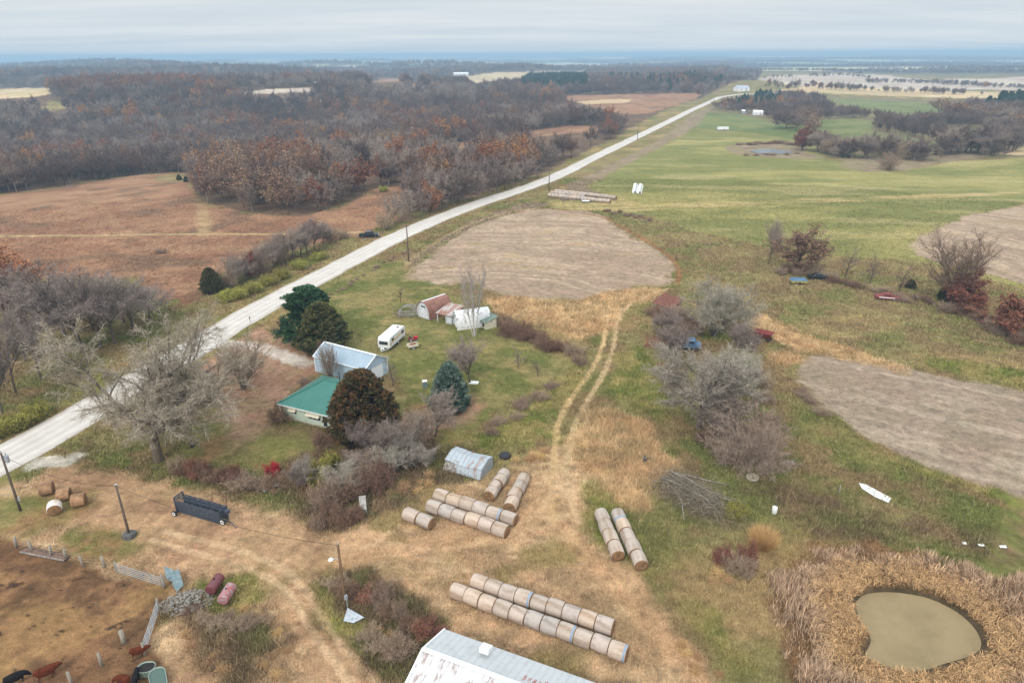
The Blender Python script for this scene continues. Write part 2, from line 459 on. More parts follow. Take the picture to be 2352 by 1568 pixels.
ZPX = []
def Z(fn, px, jit=1.2, soft=.5, hole=None):
    ZPX.append((fn, np.array(px, float))); return (fn, poly_world(px), jit, soft)
WOODPX = [(-160,470),(0,445),(120,432),(250,410),(345,398),(420,396),(440,430),(450,462),(560,488),(690,497),(760,480),(830,455),(860,432),(935,425),(912,480),(905,515),(1000,475),(1117,440),(1261,392),(1352,345),(1400,322),(1450,292),(1560,240),(1640,210),(1700,186),(1745,180),(1750,160),(1200,156),(700,156),(-500,168),(-700,300)]
ZONES = [
 Z(f_forest, WOODPX, 3, 2),
 Z(f_russet, [(-300,480),(0,447),(120,434),(250,412),(345,400),(425,398),(442,432),(452,464),(560,490),(690,499),(760,482),(830,457),(860,434),(935,428),(930,470),(895,510),(825,540),(730,560),(600,600),(480,640),(470,690),(420,700),(360,690),(300,640),(100,640),(-300,700)], 2.5, 1),
 Z(f_slope, [(352,418),(375,402),(424,399),(428,417)], 1.5, 1),
 Z(f_russet, [(985,337),(1100,322),(1210,303),(1300,290),(1386,289),(1375,303),(1250,312),(1120,330),(1040,345),(1000,352)], 2, 1),
 Z(f_russet, [(800,400),(850,385),(880,388),(870,402),(830,410)], 2, 1),
 Z(f_russet, [(1272,223),(1330,219),(1420,217),(1590,214),(1612,218),(1560,240),(1490,262),(1430,262),(1340,240)], 4, 2),
 Z(f_tan, [(1320,234),(1400,228),(1455,228),(1440,236),(1350,240)], 3, 2),
 Z(f_tan, [(1064,178),(1120,168),(1225,165),(1205,178),(1090,192)], 5, 3),
 Z(f_tan, [(1230,165),(1352,162),(1340,169),(1222,171)], 5, 3),
 Z(f_russet, [(835,191),(870,180),(942,180),(905,190)], 5, 3),
 Z(f_russet, [(925,196),(975,190),(1025,183),(1018,190),(950,200)], 5, 3),
 Z(f_pink, [(545,214),(600,206),(722,201),(740,206),(700,212),(560,218)], 5, 3),
 Z(f_tan, [(620,236),(735,230),(738,234)], 4, 2),
 Z(f_tan, [(-200,206),(0,204),(128,203),(112,220),(0,228),(-200,236)], 5, 3),
 Z(f_slope, [(92,250),(118,232),(150,236),(150,250),(120,255)], 4, 2),
 Z(f_tan, [(1030,275),(1080,270),(1085,276),(1035,284)], 3, 2),
 # right hand side
 Z(f_hollow, [(1660,222),(1700,216),(1800,220),(1900,222),(2000,226),(2352,228),(2700,230),(2700,560),(2352,362),(2180,372),(2080,390),(1985,392),(1930,380),(1935,366),(1860,358),(1830,350),(1870,330),(2000,330),(1890,300),(1770,292),(1600,262),(1640,240)], 4, 3),
 Z(f_pink, [(1745,181),(1830,172),(1950,168),(2050,174),(2130,184),(2352,176),(2600,174),(2600,206),(2352,208),(2240,206),(2000,204),(1800,198)], 8, 4),
 Z(f_tan, [(1790,207),(1900,196),(2100,206),(2352,213),(2600,216),(2600,232),(2352,226),(2200,226),(2050,221),(1900,214)], 6, 4),
 Z(f_fargreen, [(1620,258),(1700,262),(1770,280),(1870,296),(1872,318),(1830,322),(1700,302),(1585,296)], 3, 2),
 Z(f_fargreen, [(1870,300),(1890,276),(1960,272),(2010,280),(2000,300),(2100,320),(2160,330),(2160,345),(2050,340),(1900,322)], 3, 2),
 Z(f_fargreen, [(1878,226),(2000,230),(2200,240),(2210,252),(2080,264),(1960,246)], 4, 3),
 Z(f_fargreen, [(2168,300),(2240,294),(2262,306),(2250,318),(2180,322)], 3, 2),
 Z(f_tan, [(2290,356),(2352,340),(2560,335),(2560,362),(2352,356)], 3, 2),
 Z(f_pasture, [(1345,432),(1440,375),(1590,300),(1700,304),(1870,328),(1875,342),(1900,368),(1940,372),(1960,388),(2080,392),(2180,372),(2352,362),(2800,350),(2800,480),(2352,468),(2800,760),(2352,668),(2240,636),(2100,596),(1950,590),(1740,560),(1600,536),(1500,500),(1400,482),(1350,470)], 2, 1.5),
 Z(f_ditch, [(1670,336),(1700,330),(1790,329),(1850,334),(1850,352),(1900,362),(1850,366),(1730,360),(1675,350)], 2, 1),
 Z(f_ditch, [(1930,374),(1990,362),(2100,360),(2250,352),(2260,362),(2160,374),(2080,392),(1985,396),(1940,386)], 2, 1),
 Z(f_slope, [(1400,490),(1500,505),(1600,536),(1740,562),(1900,590),(2100,612),(2240,650),(2352,700),(2700,800),(2700,1000),(2352,895),(2120,850),(1980,800),(1720,720),(1560,640),(1540,600),(1450,540)], 3, 1.5),
 Z(f_green, [(2080,800),(2200,830),(2352,850),(2600,900),(2600,960),(2352,895),(2120,850)], 2, 1.2),
 Z(f_stub1, [(928,640),(960,610),(1000,576),(1040,545),(1080,524),(1140,500),(1190,486),(1270,480),(1330,484),(1380,498),(1420,520),(1480,552),(1535,592),(1556,625),(1556,650),(1530,662),(1470,660),(1400,670),(1330,690),(1250,690),(1160,680),(1080,652),(1010,655)], 2.2, .9),
 Z(f_stub1, [(2086,566),(2130,532),(2220,496),(2300,478),(2352,468),(2700,440),(2700,760),(2352,652),(2250,622),(2150,598),(2100,582)], 1.5, .8),
 Z(f_stub2, [(1828,852),(1850,822),(1920,812),(2000,818),(2120,850),(2352,895),(2700,960),(2700,1280),(2352,1146),(2260,1118),(2100,1058),(1960,995),(1870,930),(1832,885)], 1.5, .7),
 Z(f_ditch, [(930,600),(1080,510),(1210,465),(1270,470),(1190,484),(1080,522),(1000,572),(950,612)], 1, .6),
 Z(f_ditch, [(1290,470),(1300,425),(1500,330),(1590,262),(1640,245),(1600,290),(1450,372),(1345,430),(1420,462),(1440,475),(1340,480)], 2, 1),
 Z(f_paletan, [(1420,462),(1440,452),(1410,445),(1440,458),(1470,470),(2352,440),(2352,446),(1600,478),(1440,485),(1270,480),(1260,462)], 2, 1.5),
 # farmyard
 Z(f_yard, [(760,640),(860,600),(930,600),(925,640),(1010,656),(1060,680),(1130,740),(1200,770),(1300,830),(1270,880),(1180,930),(1080,1000),(1000,1010),(900,880),(800,820),(690,720),(700,680)], 2, 1.5),
 Z(f_brownlawn, [(430,960),(560,870),(640,960),(720,1000),(900,940),(1000,920),(1060,960),(1100,920),(1090,980),(1000,1040),(700,1080),(400,1060)], 3, 2.5),
 Z(f_leaf, [(440,810),(500,790),(590,750),(660,780),(735,795),(740,850),(660,900),(640,960),(600,1010),(540,1030),(500,950),(480,880)], 1.2, 1.6),
 Z(f_leaf, [(1010,930),(1090,900),(1110,935),(1080,975),(1010,980)], 2, 1.5),
 Z(f_gold, [(1110,690),(1160,682),(1250,692),(1330,692),(1400,672),(1490,660),(1530,664),(1500,690),(1450,700),(1400,760),(1340,775),(1250,745),(1150,725)], 1.6, 1),
 Z(f_gold, [(1715,715),(1760,730),(1840,765),(1950,800),(2100,845),(2080,860),(1960,830),(1880,812),(1800,790),(1715,750)], 1.4, 1),
 Z(f_gold, [(1760,812),(1840,808),(1850,825),(1800,845),(1760,835)], 1, .8),
 Z(f_green, [(1100,1000),(1200,930),(1290,870),(1330,850),(1300,940),(1270,1010),(1200,1030),(1120,1060)], 2, 1.2),
 Z(f_green, [(1410,820),(1480,790),(1520,850),(1540,930),(1520,980),(1440,920),(1400,900)], 2, 1.2),
 Z(f_gold, [(1330,950),(1400,938),(1500,975),(1520,1040),(1560,1070),(1500,1100),(1510,1180),(1470,1190),(1400,1140),(1330,1100),(1310,1030)], 1.4, .8),
 # pale straw yard at the front
 Z(f_straw, [(-200,1120),(60,1110),(130,1075),(250,1095),(350,1110),(600,1150),(740,1225),(850,1190),(930,1150),(990,1110),(1180,1080),(1240,1030),(1290,1040),(1330,1100),(1350,1160),(1360,1240),(1480,1300),(1560,1400),(1620,1480),(1680,1568),(1720,1700),(-400,1700),(-300,1300)], 2, 1.2),
 Z(f_dirt, [(130,1075),(350,1120),(540,1150),(700,1230),(760,1290),(700,1330),(600,1310),(480,1310),(380,1290),(180,1200),(60,1140)], 2.5, 2),
 Z(f_dirt, [(600,1300),(680,1320),(720,1400),(800,1480),(880,1568),(950,1700),(800,1700),(740,1568),(680,1440)], 1.5, 1),
 Z(f_dirt, [(420,1460),(470,1440),(510,1568),(540,1700),(350,1700),(380,1568)], 1.5, 1),
 Z(f_brownlawn, [(-100,1150),(60,1140),(210,1160),(150,1200),(60,1230),(-100,1240)], 2, 1.5),
 Z(f_brownlawn, [(170,1215),(260,1230),(330,1290),(250,1290),(150,1260)], 2, 1.2),
 Z(f_pen, [(-200,1215),(30,1240),(150,1283),(230,1300),(275,1330),(375,1345),(372,1395),(330,1500),(390,1568),(420,1700),(-500,1700)], 1.2, .6),
 Z(f_weeds, [(380,1400),(420,1380),(540,1330),(600,1390),(640,1480),(600,1568),(560,1700),(500,1700),(500,1560),(430,1440)], 1.6, 1),
 Z(f_green, [(470,1340),(580,1320),(600,1380),(560,1420),(500,1400)], 1.5, 1),
 Z(f_weeds, [(715,1330),(780,1290),(860,1300),(960,1370),(1030,1430),(1000,1480),(930,1568),(880,1568),(800,1460),(740,1420)], 1.5, 1),
 Z(f_green, [(715,1340),(760,1300),(790,1330),(770,1400),(840,1440),(830,1480),(780,1450),(730,1390)], 1.2, .8),
 Z(f_weeds, [(620,1080),(700,1040),(950,1000),(1110,1050),(1100,1100),(980,1110),(930,1160),(830,1200),(740,1220),(650,1140)], 1.6, 1),
 Z(f_green, [(1350,1130),(1400,1170),(1490,1300),(1560,1300),(1700,1420),(1740,1568),(1640,1568),(1560,1440),(1470,1320),(1360,1220)], 2.5, 1.5),
 Z(f_green, [(1830,880),(1900,970),(2050,1060),(2352,1170),(2352,1150),(2100,1070),(1960,1000),(1860,930)], 1.2, .8),
 Z(f_weeds, [(1700,1090),(1850,1110),(2000,1180),(2352,1260),(2352,1330),(2150,1240),(1900,1220),(1780,1180)], 3, 2.5),
 Z(f_cattail, [(1745,1330),(1800,1290),(1870,1262),(2000,1256),(2100,1266),(2230,1300),(2352,1330),(2500,1370),(2500,1700),(1850,1700),(1800,1568),(1800,1450),(1750,1390)], 1.5, .8),
]
# tracks, lanes and worn lines: (function, pixel line, half width m, strength)
def cc(c): return lambda x, y, sd: (mott(x, y, C3(*c), C3(*[int(k*.92) for k in c]), C3(*[min(255, int(k*1.05)) for k in c]), 5, 2, 201), np.full(len(x), .03))
LINES = [
 (cc((186,166,122)), [(-60,545),(200,541),(420,538),(600,538),(760,535),(830,533)], 1.2, .8),
 (cc((176,150,112)), [(462,470),(468,505),(468,538)], 2.2, .7),
 (cc((168,136,104)), [(200,440),(235,480),(262,510),(300,538)], 1.6, .4),
 (cc((196,168,132)), [(1540,662),(1490,678),(1440,705),(1418,745),(1408,800),(1385,860),(1350,920),(1322,970),(1310,1030),(1300,1080),(1310,1140),(1330,1200)], .5, .95),
 (cc((200,170,128)), [(1400,700),(1393,745),(1382,800),(1358,850),(1318,905),(1287,960),(1276,1010),(1270,1080),(1265,1140),(1270,1200)], .5, .95),
 (cc((190,158,118)), [(1720,725),(1780,750),(1880,790),(1930,812)], 1.4, .8),
 (cc((190,158,118)), [(1720,745),(1780,775),(1850,805)], 1.0, .6),
 (cc((200,172,136)), [(930,612),(960,585),(1050,530),(1150,492),(1240,478)], .7, .5),
 (cc((150,104,70)), [(1290,482),(1380,498),(1420,518),(1480,550),(1540,592),(1560,625),(1556,652)], .8, .8),
 (cc((188,150,112)), [(1250,1140),(1300,1230),(1400,1330),(1500,1440),(1560,1520),(1620,1600)], 1.1, .5),
 (cc((206,176,142)), [(900,1600),(800,1500),(735,1410),(690,1340),(620,1290),(500,1250),(380,1220)], .45, .6),
 (cc((206,176,142)), [(840,1600),(760,1510),(700,1420),(650,1350),(580,1310),(470,1275),(350,1240)], .45, .6),
 (cc((206,176,142)), [(760,1270),(880,1250),(1000,1262),(1120,1240),(1230,1180),(1270,1120)], .4, .55),
 (cc((160,130,98)), [(770,1300),(900,1285),(1010,1300),(1180,1290),(1330,1340),(1450,1440),(1540,1540)], .4, .5),
 (cc((160,130,98)), [(1290,1130),(1330,1230),(1420,1320),(1500,1400),(1580,1500)], .4, .45),
 (cc((188,150,112)), [(1240,1180),(1100,1230),(950,1260),(760,1290)], 1.8, .35),
 (cc((150,128,84)), [(720,1340),(820,1300),(980,1330),(1080,1400)], .5, .3),
]
GRAVLINES = [((212,204,198), [(500,790),(560,792),(620,805),(700,835)], 1.9, .75), ((214,206,198), [(80,1066),(110,1058),(140,1062),(170,1052)], 1.4, .8)]
for g in GRAVLINES: LINES.append((cc(g[0]), g[1], g[2], g[3]))
LINES = [(f, smooth_line([list(P(u, v))[:2] for u, v in px], 5), w, s) for f, px, w, s in LINES]
ROAD_UP = [(-160,1112),(0,1027),(144,947),(290,862),(437,776),(537,718),(621,672),(700,634),(790,591),(939,518.5),(1117,451),(1261,404),(1352,357),(1453,310),(1571,256.5),(1629,229.6),(1656,220)]
ROAD_DN = [(-160,1180),(0,1089),(160,1003),(320,905),(475,812),(571,739+10),(689,682),(740,655),(808,615.6),(949,538.7),(1117,471.5),(1261,423),(1369,371),(1486,313.6),(1571,270),(1634,238),(1662,224)]
ru = poly_world(ROAD_UP); rd = poly_world(ROAD_DN)
rmid = []
for i, a in enumerate(rd):
    d = np.hypot(*(ru-a).T); rmid.append((a+0)*1)
RUL = smooth_line(list(ru), 10); RDL = smooth_line(list(rd), 10)
# centre line: for every point on the lower edge, its nearest point on the upper edge
cl = []
for a in RDL:
    j = int(np.argmin(np.hypot(*(RUL-a).T))); cl.append((a+RUL[j])/2)
cl = np.array(cl)
for _ in range(12):
    cl[1:-1] = (cl[:-2]+cl[1:-1]*2+cl[2:])/4
ROADW = 3.9
last = cl[-1]; d = cl[-1]-cl[-8]; d /= np.hypot(*d)
p1 = np.array(list(P(1722, 216.5))[:2]); p2 = np.array(list(P(1790, 213))[:2])
cl = np.vstack([cl, smooth_line([last, (last*.5+p1*.5)+d*12, p1, p2], 8)[1:]])
LINES.append((f_ditch, cl, ROADW+3.0, .0))

def ground_colour(x, y):
    n = len(x); r = np.hypot(x, y)
    col, tall = f_base(x, y, None)
    far = sstep(1900, 2500, r)
    c2, t2 = f_far(x, y, None); col = mixc(col, c2, far); tall = tall*(1-far)
    # roadside verge
    dr = np.full(n, 1e9); m = (r < 1500)
    if m.any(): dr[m] = ldist(x[m], y[m], cl)
    v = sstep(7.2, 4.8, dr); c2 = mott(x, y, C3(128,124,74), C3(150,134,90), C3(140,116,84), 6, 3, 211); 
    j1 = (fbm(x/9, y/9, 301, 4)-.5)*2
    for fn, poly, jit, soft in ZONES:
        pad = jit*1.5+soft*2
        m = (x > poly[:, 0].min()-pad) & (x < poly[:, 0].max()+pad) & (y > poly[:, 1].min()-pad) & (y < poly[:, 1].max()+pad)
        if not m.any(): continue
        sd = sdist(x[m], y[m], poly)
        w = sstep(-soft, soft, sd+jit*1.6*(j1[m]+.5*(vnoise(x[m]/1.3, y[m]/1.3, 303)-.5)))
        c, t = fn(x[m], y[m], sd)
        col[m] = mixc(col[m], c, w); tall[m] = tall[m]*(1-w)+t*w
    col = mixc(col, c2, v*(dr > 0)); tall = tall*(1-v)+.22*v
    for fn, line, hw, st in LINES:
        if st == 0: continue
        pad = hw*2+2
        m = (x > line[:, 0].min()-pad) & (x < line[:, 0].max()+pad) & (y > line[:, 1].min()-pad) & (y < line[:, 1].max()+pad)
        if not m.any(): continue
        d = ldist(x[m], y[m], line)
        w = st*sstep(hw*1.3, hw*.6, d+hw*.7*(vnoise(x[m]/1.1, y[m]/1.1, 305)-.5))*(.75+.5*(vnoise(x[m]/3, y[m]/3, 306)-.3))
        c, t = fn(x[m], y[m], None); w = np.clip(w, 0, 1)
        col[m] = mixc(col[m], c, w); tall[m] = tall[m]*(1-w)+t*w
    tall = tall*sstep(ROADW, ROADW+.8, dr)
    sd = sdist(x, y, POND); w = sstep(-1.0, .2, sd)
    col = mixc(col, C3(84,72,56), w); tall = tall*(1-w)
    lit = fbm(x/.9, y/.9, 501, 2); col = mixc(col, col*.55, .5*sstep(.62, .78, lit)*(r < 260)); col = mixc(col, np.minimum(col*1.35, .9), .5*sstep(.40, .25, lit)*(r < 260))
    return col, tall

def build_ground():
    dep = []                           # rings closer together near the camera, wide apart far away
    yy = np.linspace(-1.15, .999, 760)
    rr = []
    r = .2
    while r < 34000:
        rr.append(r)
        dp = math.atan2(CAMZ, r); r += 1.5 if r < 18 else max(.25, 1.15/1568*1.35*r/max(math.sin(dp)*math.cos(dp), 1e-4)*.5) if r < 3000 else r*.045
    rr = np.array(rr)
    az = np.concatenate([np.linspace(-180, -50, 60)[:-1], np.linspace(-50, -38.5, 60)[:-1], np.linspace(-38.5, 38.5, 1000), np.linspace(38.5, 50, 60)[1:], np.linspace(50, 180, 60)[1:-1]])
    az = np.radians(az); na, nr = len(az), len(rr)
    A, Rr = np.meshgrid(az, rr)
    x = (np.sin(A)*Rr).ravel(); y = (np.cos(A)*Rr).ravel()
    print('ground verts', len(x), 'rings', nr)
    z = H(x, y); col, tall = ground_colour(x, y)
    V = np.column_stack([x, y, z])
    i = np.arange(nr-1)[:, None]*na; j = np.arange(na)[None]; jn = (j+1) % na
    F = np.stack([(i+j), (i+na+j), (i+na+jn), (i+jn)], -1).reshape(-1, 4)[:, ::-1]
    # centre fan as quads to a centre vertex pair
    c0 = len(V); V = np.vstack([V, [[0, 0, float(H(np.zeros(1), np.zeros(1))[0])]]]); col = np.vstack([col, col[:1]])
    fan = np.array([[c0, c0, k, (k+1) % na] for k in range(na)])
    me = np_mesh('ground', V, F, M_['ground'], col, True)
    o = link(bpy.data.objects.new('ground', me)); tag(o, kind='structure')
    # small disc under the camera, so that the sheet has no hole
    mb = MB(); k = 40; mb.add([(8.05*math.sin(2*math.pi*a/k), 8.05*math.cos(2*math.pi*a/k), .3) for a in range(k)]+[(0, 0, .3)], [(a+1 if a < k-1 else 0, a, k) for a in range(k)])
    return o

def build_road():
    pts = cl; seg = np.hypot(*np.diff(pts, axis=0).T); s = np.concatenate([[0], np.cumsum(seg)])
    n = int(s[-1]/1.2); t = np.linspace(0, s[-1], n); x = np.interp(t, s, pts[:, 0]); y = np.interp(t, s, pts[:, 1])
    for _ in range(6):
        x[1:-1] = (x[:-2]+x[1:-1]*2+x[2:])/4; y[1:-1] = (y[:-2]+y[1:-1]*2+y[2:])/4
    dx = np.gradient(x); dy = np.gradient(y); L = np.hypot(dx, dy); nx, ny = -dy/L, dx/L
    K = 25; u = np.linspace(-1, 1, K)
    wid = ROADW+.35*(fbm(t/6, t*0, 5, 3)-.5)*2
    X = x[:, None]+nx[:, None]*u[None]*wid[:, None]; Y = y[:, None]+ny[:, None]*u[None]*wid[:, None]
    # draped on the ground, crowned 12 cm above it, edges feathered into it
    r = np.hypot(X, Y); lift = .03+.00022*np.maximum(r-100, 0)
    Zz = H(X.ravel(), Y.ravel()).reshape(X.shape)+lift+.12*(1-u[None]**2)
    T = np.repeat(t[:, None], K, 1); U = np.repeat(u[None], n, 0)
    tr = np.exp(-((np.abs(U)-.22)/.10)**2)+np.exp(-((np.abs(U)-.62)/.12)**2)
    v = .5*tr+.5*fbm(T.ravel()/9, U.ravel()*6, 7, 3).reshape(U.shape)
    ca = np.array(srgb(200,192,184,.84)); cb = np.array(srgb(232,225,217,.84)); cv = np.array(srgb(172,154,134,.84))
    col = ca[None, None]*(1-v[..., None])+cb[None, None]*v[..., None]
    e = sstep(.86, 1.0, np.abs(U)+.25*(vnoise(T/1.5, U*9, 8)-.5))[..., None]
    col = col*(1-.6*e)+cv[None, None]*.6*e
    i = np.arange(n-1)[:, None]*K; j = np.arange(K-1)[None]
    F = np.stack([i+j, i+j+1, i+K+j+1, i+K+j], -1).reshape(-1, 4)
    me = np_mesh('gravel_road', np.column_stack([X.ravel(), Y.ravel(), Zz.ravel()]), F[:, ::-1], M_['gravel'], col.reshape(-1, 3), True)
    tag(link(bpy.data.objects.new('gravel_road', me)), kind='structure')

def build_ponds():
    for nm, pl, ms, dz in (('pond', POND, 'pond_water', -.32), ('far_pond', FPOND, 'dark_pond_water', .12)):
        zz = min(gz0 for gz0 in [float(H0(np.array([p[0]]), np.array([p[1]]))[0]) for p in pl]) if nm == 'pond' else max(float(H0(np.array([p[0]]), np.array([p[1]]))[0]) for p in pl)
        c = pl.mean(0); q = c+(pl-c)*(1.09 if nm == 'pond' else 1.0)
        mb = MB(); mb.add([(a, b, zz+dz) for a, b in q]+[(c[0], c[1], zz+dz)], [(k, (k+1) % len(q), len(q)) for k in range(len(q))])
        o = build(nm, mb, M_[ms]); tag(o, kind='structure')

def build_tufts():
    rng = np.random.default_rng(4)
    N = 330000
    a = np.radians(rng.uniform(-41, 41, N)); g = 38*(310/38)**(rng.random(N)**.85)
    x = np.sin(a)*g; y = np.cos(a)*g
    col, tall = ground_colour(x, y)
    keep = tall > .045; x, y, g, col, tall = x[keep], y[keep], g[keep], col[keep], tall[keep]
    z = H(x, y); n = len(x); B = 4
    ht = tall*(.7+.9*rng.random(n)); wd = np.clip(g*.00055, .03, .2)
    X = np.repeat(x, B)+rng.normal(0, .16, n*B)*(1+np.repeat(g, B)/150); Y = np.repeat(y, B)+rng.normal(0, .16, n*B)*(1+np.repeat(g, B)/150); Zb = np.repeat(z, B)-.03
    hh = np.repeat(ht, B)*(.6+.8*rng.random(n*B)); w = np.repeat(wd, B)*(.7+.7*rng.random(n*B)); th = rng.uniform(0, 2*np.pi, n*B)
    lx = rng.normal(0, .55, n*B)*hh; ly = rng.normal(0, .55, n*B)*hh
    V = np.empty((n*B, 3, 3)); V[:, 0] = np.column_stack([X-np.cos(th)*w, Y-np.sin(th)*w, Zb]); V[:, 1] = np.column_stack([X+np.cos(th)*w, Y+np.sin(th)*w, Zb]); V[:, 2] = np.column_stack([X+lx, Y+ly, Zb+hh])
    c = np.repeat(col, B, 0)*(.85+.6*rng.random((n*B, 1))); 
    pale = rng.random(n*B)[:, None] < .16; c = np.where(pale, c*.75+C3(205,180,140)*.35, c)
    C = np.repeat(c, 3, 0)
    me = np_mesh('meadow_grass', V.reshape(-1, 3), np.arange(n*B*3).reshape(-1, 3), M_['grass'], C)
    o = link(bpy.data.objects.new('meadow_grass', me)); tag(o, 'short dry and green grass blades over the fields and yard', 'grass', kind='stuff')
    print('tufts', n)

def build_cattails():
    rng = np.random.default_rng(8)
    ring = poly_world([(1765,1335),(1810,1295),(1870,1266),(2000,1262),(2100,1272),(2230,1304),(2352,1335),(2480,1370),(2480,1690),(1880,1690),(1830,1568),(1815,1460),(1768,1390)])
    lo, hi = ring.min(0), ring.max(0); N = 130000
    x = rng.uniform(lo[0], hi[0], N); y = rng.uniform(lo[1], hi[1], N)
    sr = sdist(x, y, ring)+3.0*(fbm(x/2.5, y/2.5, 411, 3)-.5)*2; sp = sdist(x, y, POND)+.6*(fbm(x/1.2, y/1.2, 412, 3)-.5)*2
    dens = .35+.9*sstep(.35, .6, fbm(x/2.2, y/2.2, 413, 3))
    k = (sr > 0) & (sp < -.35) & (rng.random(N) < dens*(.25+.75*sstep(0, 2.8, sr))); x, y, sp = x[k], y[k], sp[k]; n = len(x); z = H(x, y)
    outer = sstep(-2.5, -5.5, sp)                        # standing, paler reeds away from the water, matted golden ones at its edge
    hh = (.7+.75*outer)*(.5+.8*rng.random(n))*(.35+.65*sstep(0, 2.6, sr[k])); bend = (1.0-.60*outer)
    fl = fbm(x/1.8, y/1.8, 414, 3)*2*np.pi*3.2; th = fl+rng.normal(0, 1.0, n)
    dx, dy = np.cos(th)*hh*bend*.95, np.sin(th)*hh*bend*.95; w = .016+.022*rng.random(n)
    px, py = -np.sin(th+rng.normal(0, .5, n))*w, np.cos(th)*w
    V = np.empty((n, 5, 3)); b = np.column_stack([x, y, z-.05]); m1 = b+np.column_stack([dx*.35, dy*.35, hh*.62]); tip = b+np.column_stack([dx*1.0, dy*1.0, hh*(.95-.45*(1-outer))])
    pw = np.column_stack([px, py, np.zeros(n)])
    V[:, 0] = b-pw; V[:, 1] = b+pw; V[:, 2] = m1+pw*.9; V[:, 3] = m1-pw*.9; V[:, 4] = tip
    base = np.arange(n)[:, None]*5
    F = np.concatenate([base+np.array([[0, 1, 2]]), base+np.array([[0, 2, 3]]), base+np.array([[3, 2, 4]])], 0)
    c = mixc(np.tile(C3(198,158,112), (n, 1)), C3(200,168,138), outer); c = c*(.5+.95*rng.random((n, 1)))
    c = np.where((rng.random(n) < .18)[:, None], c*.5, c)
    me = np_mesh('cattail_reeds', V.reshape(-1, 3), F, M_['grass'], np.repeat(c, 5, 0))
    tag(link(bpy.data.objects.new('cattail_reeds', me)), 'dry tan cattail reeds standing and matted round the muddy pond', 'reeds', kind='stuff')
# ---------------------------------------------------------------- trees
def _basis(d):
    up = (0, 0, 1) if abs(d[2]) < .9 else (1, 0, 0)
    x = (d[1]*up[2]-d[2]*up[1], d[2]*up[0]-d[0]*up[2], d[0]*up[1]-d[1]*up[0]); l = math.sqrt(sum(c*c for c in x)); x = tuple(c/l for c in x)
    y = (d[1]*x[2]-d[2]*x[1], d[2]*x[0]-d[0]*x[2], d[0]*x[1]-d[1]*x[0]); return x, y
def skeleton(seed, p):
    """p: dict of growth parameters. returns list of (level, p0, p1, r0, r1)"""
    rnd = random.Random(seed); segs = []; ends = []
    L = p['levels']
    stack = []
    for k in range(p.get('stems', 1)):
        if p.get('stems', 1) == 1: d = (rnd.gauss(0, .04), rnd.gauss(0, .04), 1)
        else:
            a = 2*math.pi*(k+rnd.random()*.7)/p['stems']; sp = math.radians(p['stemang'])*(.4+.75*rnd.random())
            d = (math.sin(sp)*math.cos(a), math.sin(sp)*math.sin(a), math.cos(sp))
        stack.append(((rnd.gauss(0, p.get('base', 0)), rnd.gauss(0, p.get('base', 0)), -.15), d, p['len'][0]*(.8+.35*rnd.random()), p['r'], 0))
    while stack:
        pos, d, ln, r, lv = stack.pop()
        ns = p['seg'][lv]; st = ln/ns; wob = p['wob'][lv]; tr = p['trop'][lv]
        pts = [pos]; dirs = [d]
        r1 = r*(p['taper'] if lv < L-1 else .5)
        for i in range(ns):
            d = (d[0]+rnd.gauss(0, wob), d[1]+rnd.gauss(0, wob), d[2]+rnd.gauss(0, wob*.7)+tr)
            l = math.sqrt(d[0]**2+d[1]**2+d[2]**2); d = (d[0]/l, d[1]/l, d[2]/l)
            q = (pos[0]+d[0]*st, pos[1]+d[1]*st, pos[2]+d[2]*st)
            if q[2] < .4 and lv > 0: q = (q[0], q[1], .4+rnd.random()*.2)
            segs.append((lv, pos, q, r+(r1-r)*i/ns, r+(r1-r)*(i+1)/ns)); pos = q; pts.append(q); dirs.append(d)
        if lv >= L-1:
            ends.append(pos); continue
        n = p['n'][lv]; n = int(n*(.8+.45*rnd.random())+.5)
        for k in range(n):
            t = p['t0'][lv]+(1-p['t0'][lv])*((k+rnd.random())/n); f = t*ns; i = min(int(f), ns-1); f -= i
            q = tuple(pts[i][c]*(1-f)+pts[i+1][c]*f for c in range(3)); dd = dirs[i+1]
            x, y = _basis(dd); a = rnd.random()*6.283 if lv else (k*2.4+rnd.random()*.8); an = math.radians(p['ang'][lv]*(.65+.6*rnd.random()))
            s, c = math.sin(an), math.cos(an)
            nd = tuple(dd[j]*c+(x[j]*math.cos(a)+y[j]*math.sin(a))*s for j in range(3))
            stack.append((q, nd, p['len'][lv+1]*(.65+.6*rnd.random())*(1-.35*t*p.get('cone', 1)), max((r+(r1-r)*t)*p.get('rr', .6), .008), lv+1))
        # leader continues
        if lv < L-1 and p.get('lead', 1): stack.append((pos, d, p['len'][lv+1]*(.7+.4*rnd.random()), max(r1*.85, .008), lv+1))
    return segs, ends
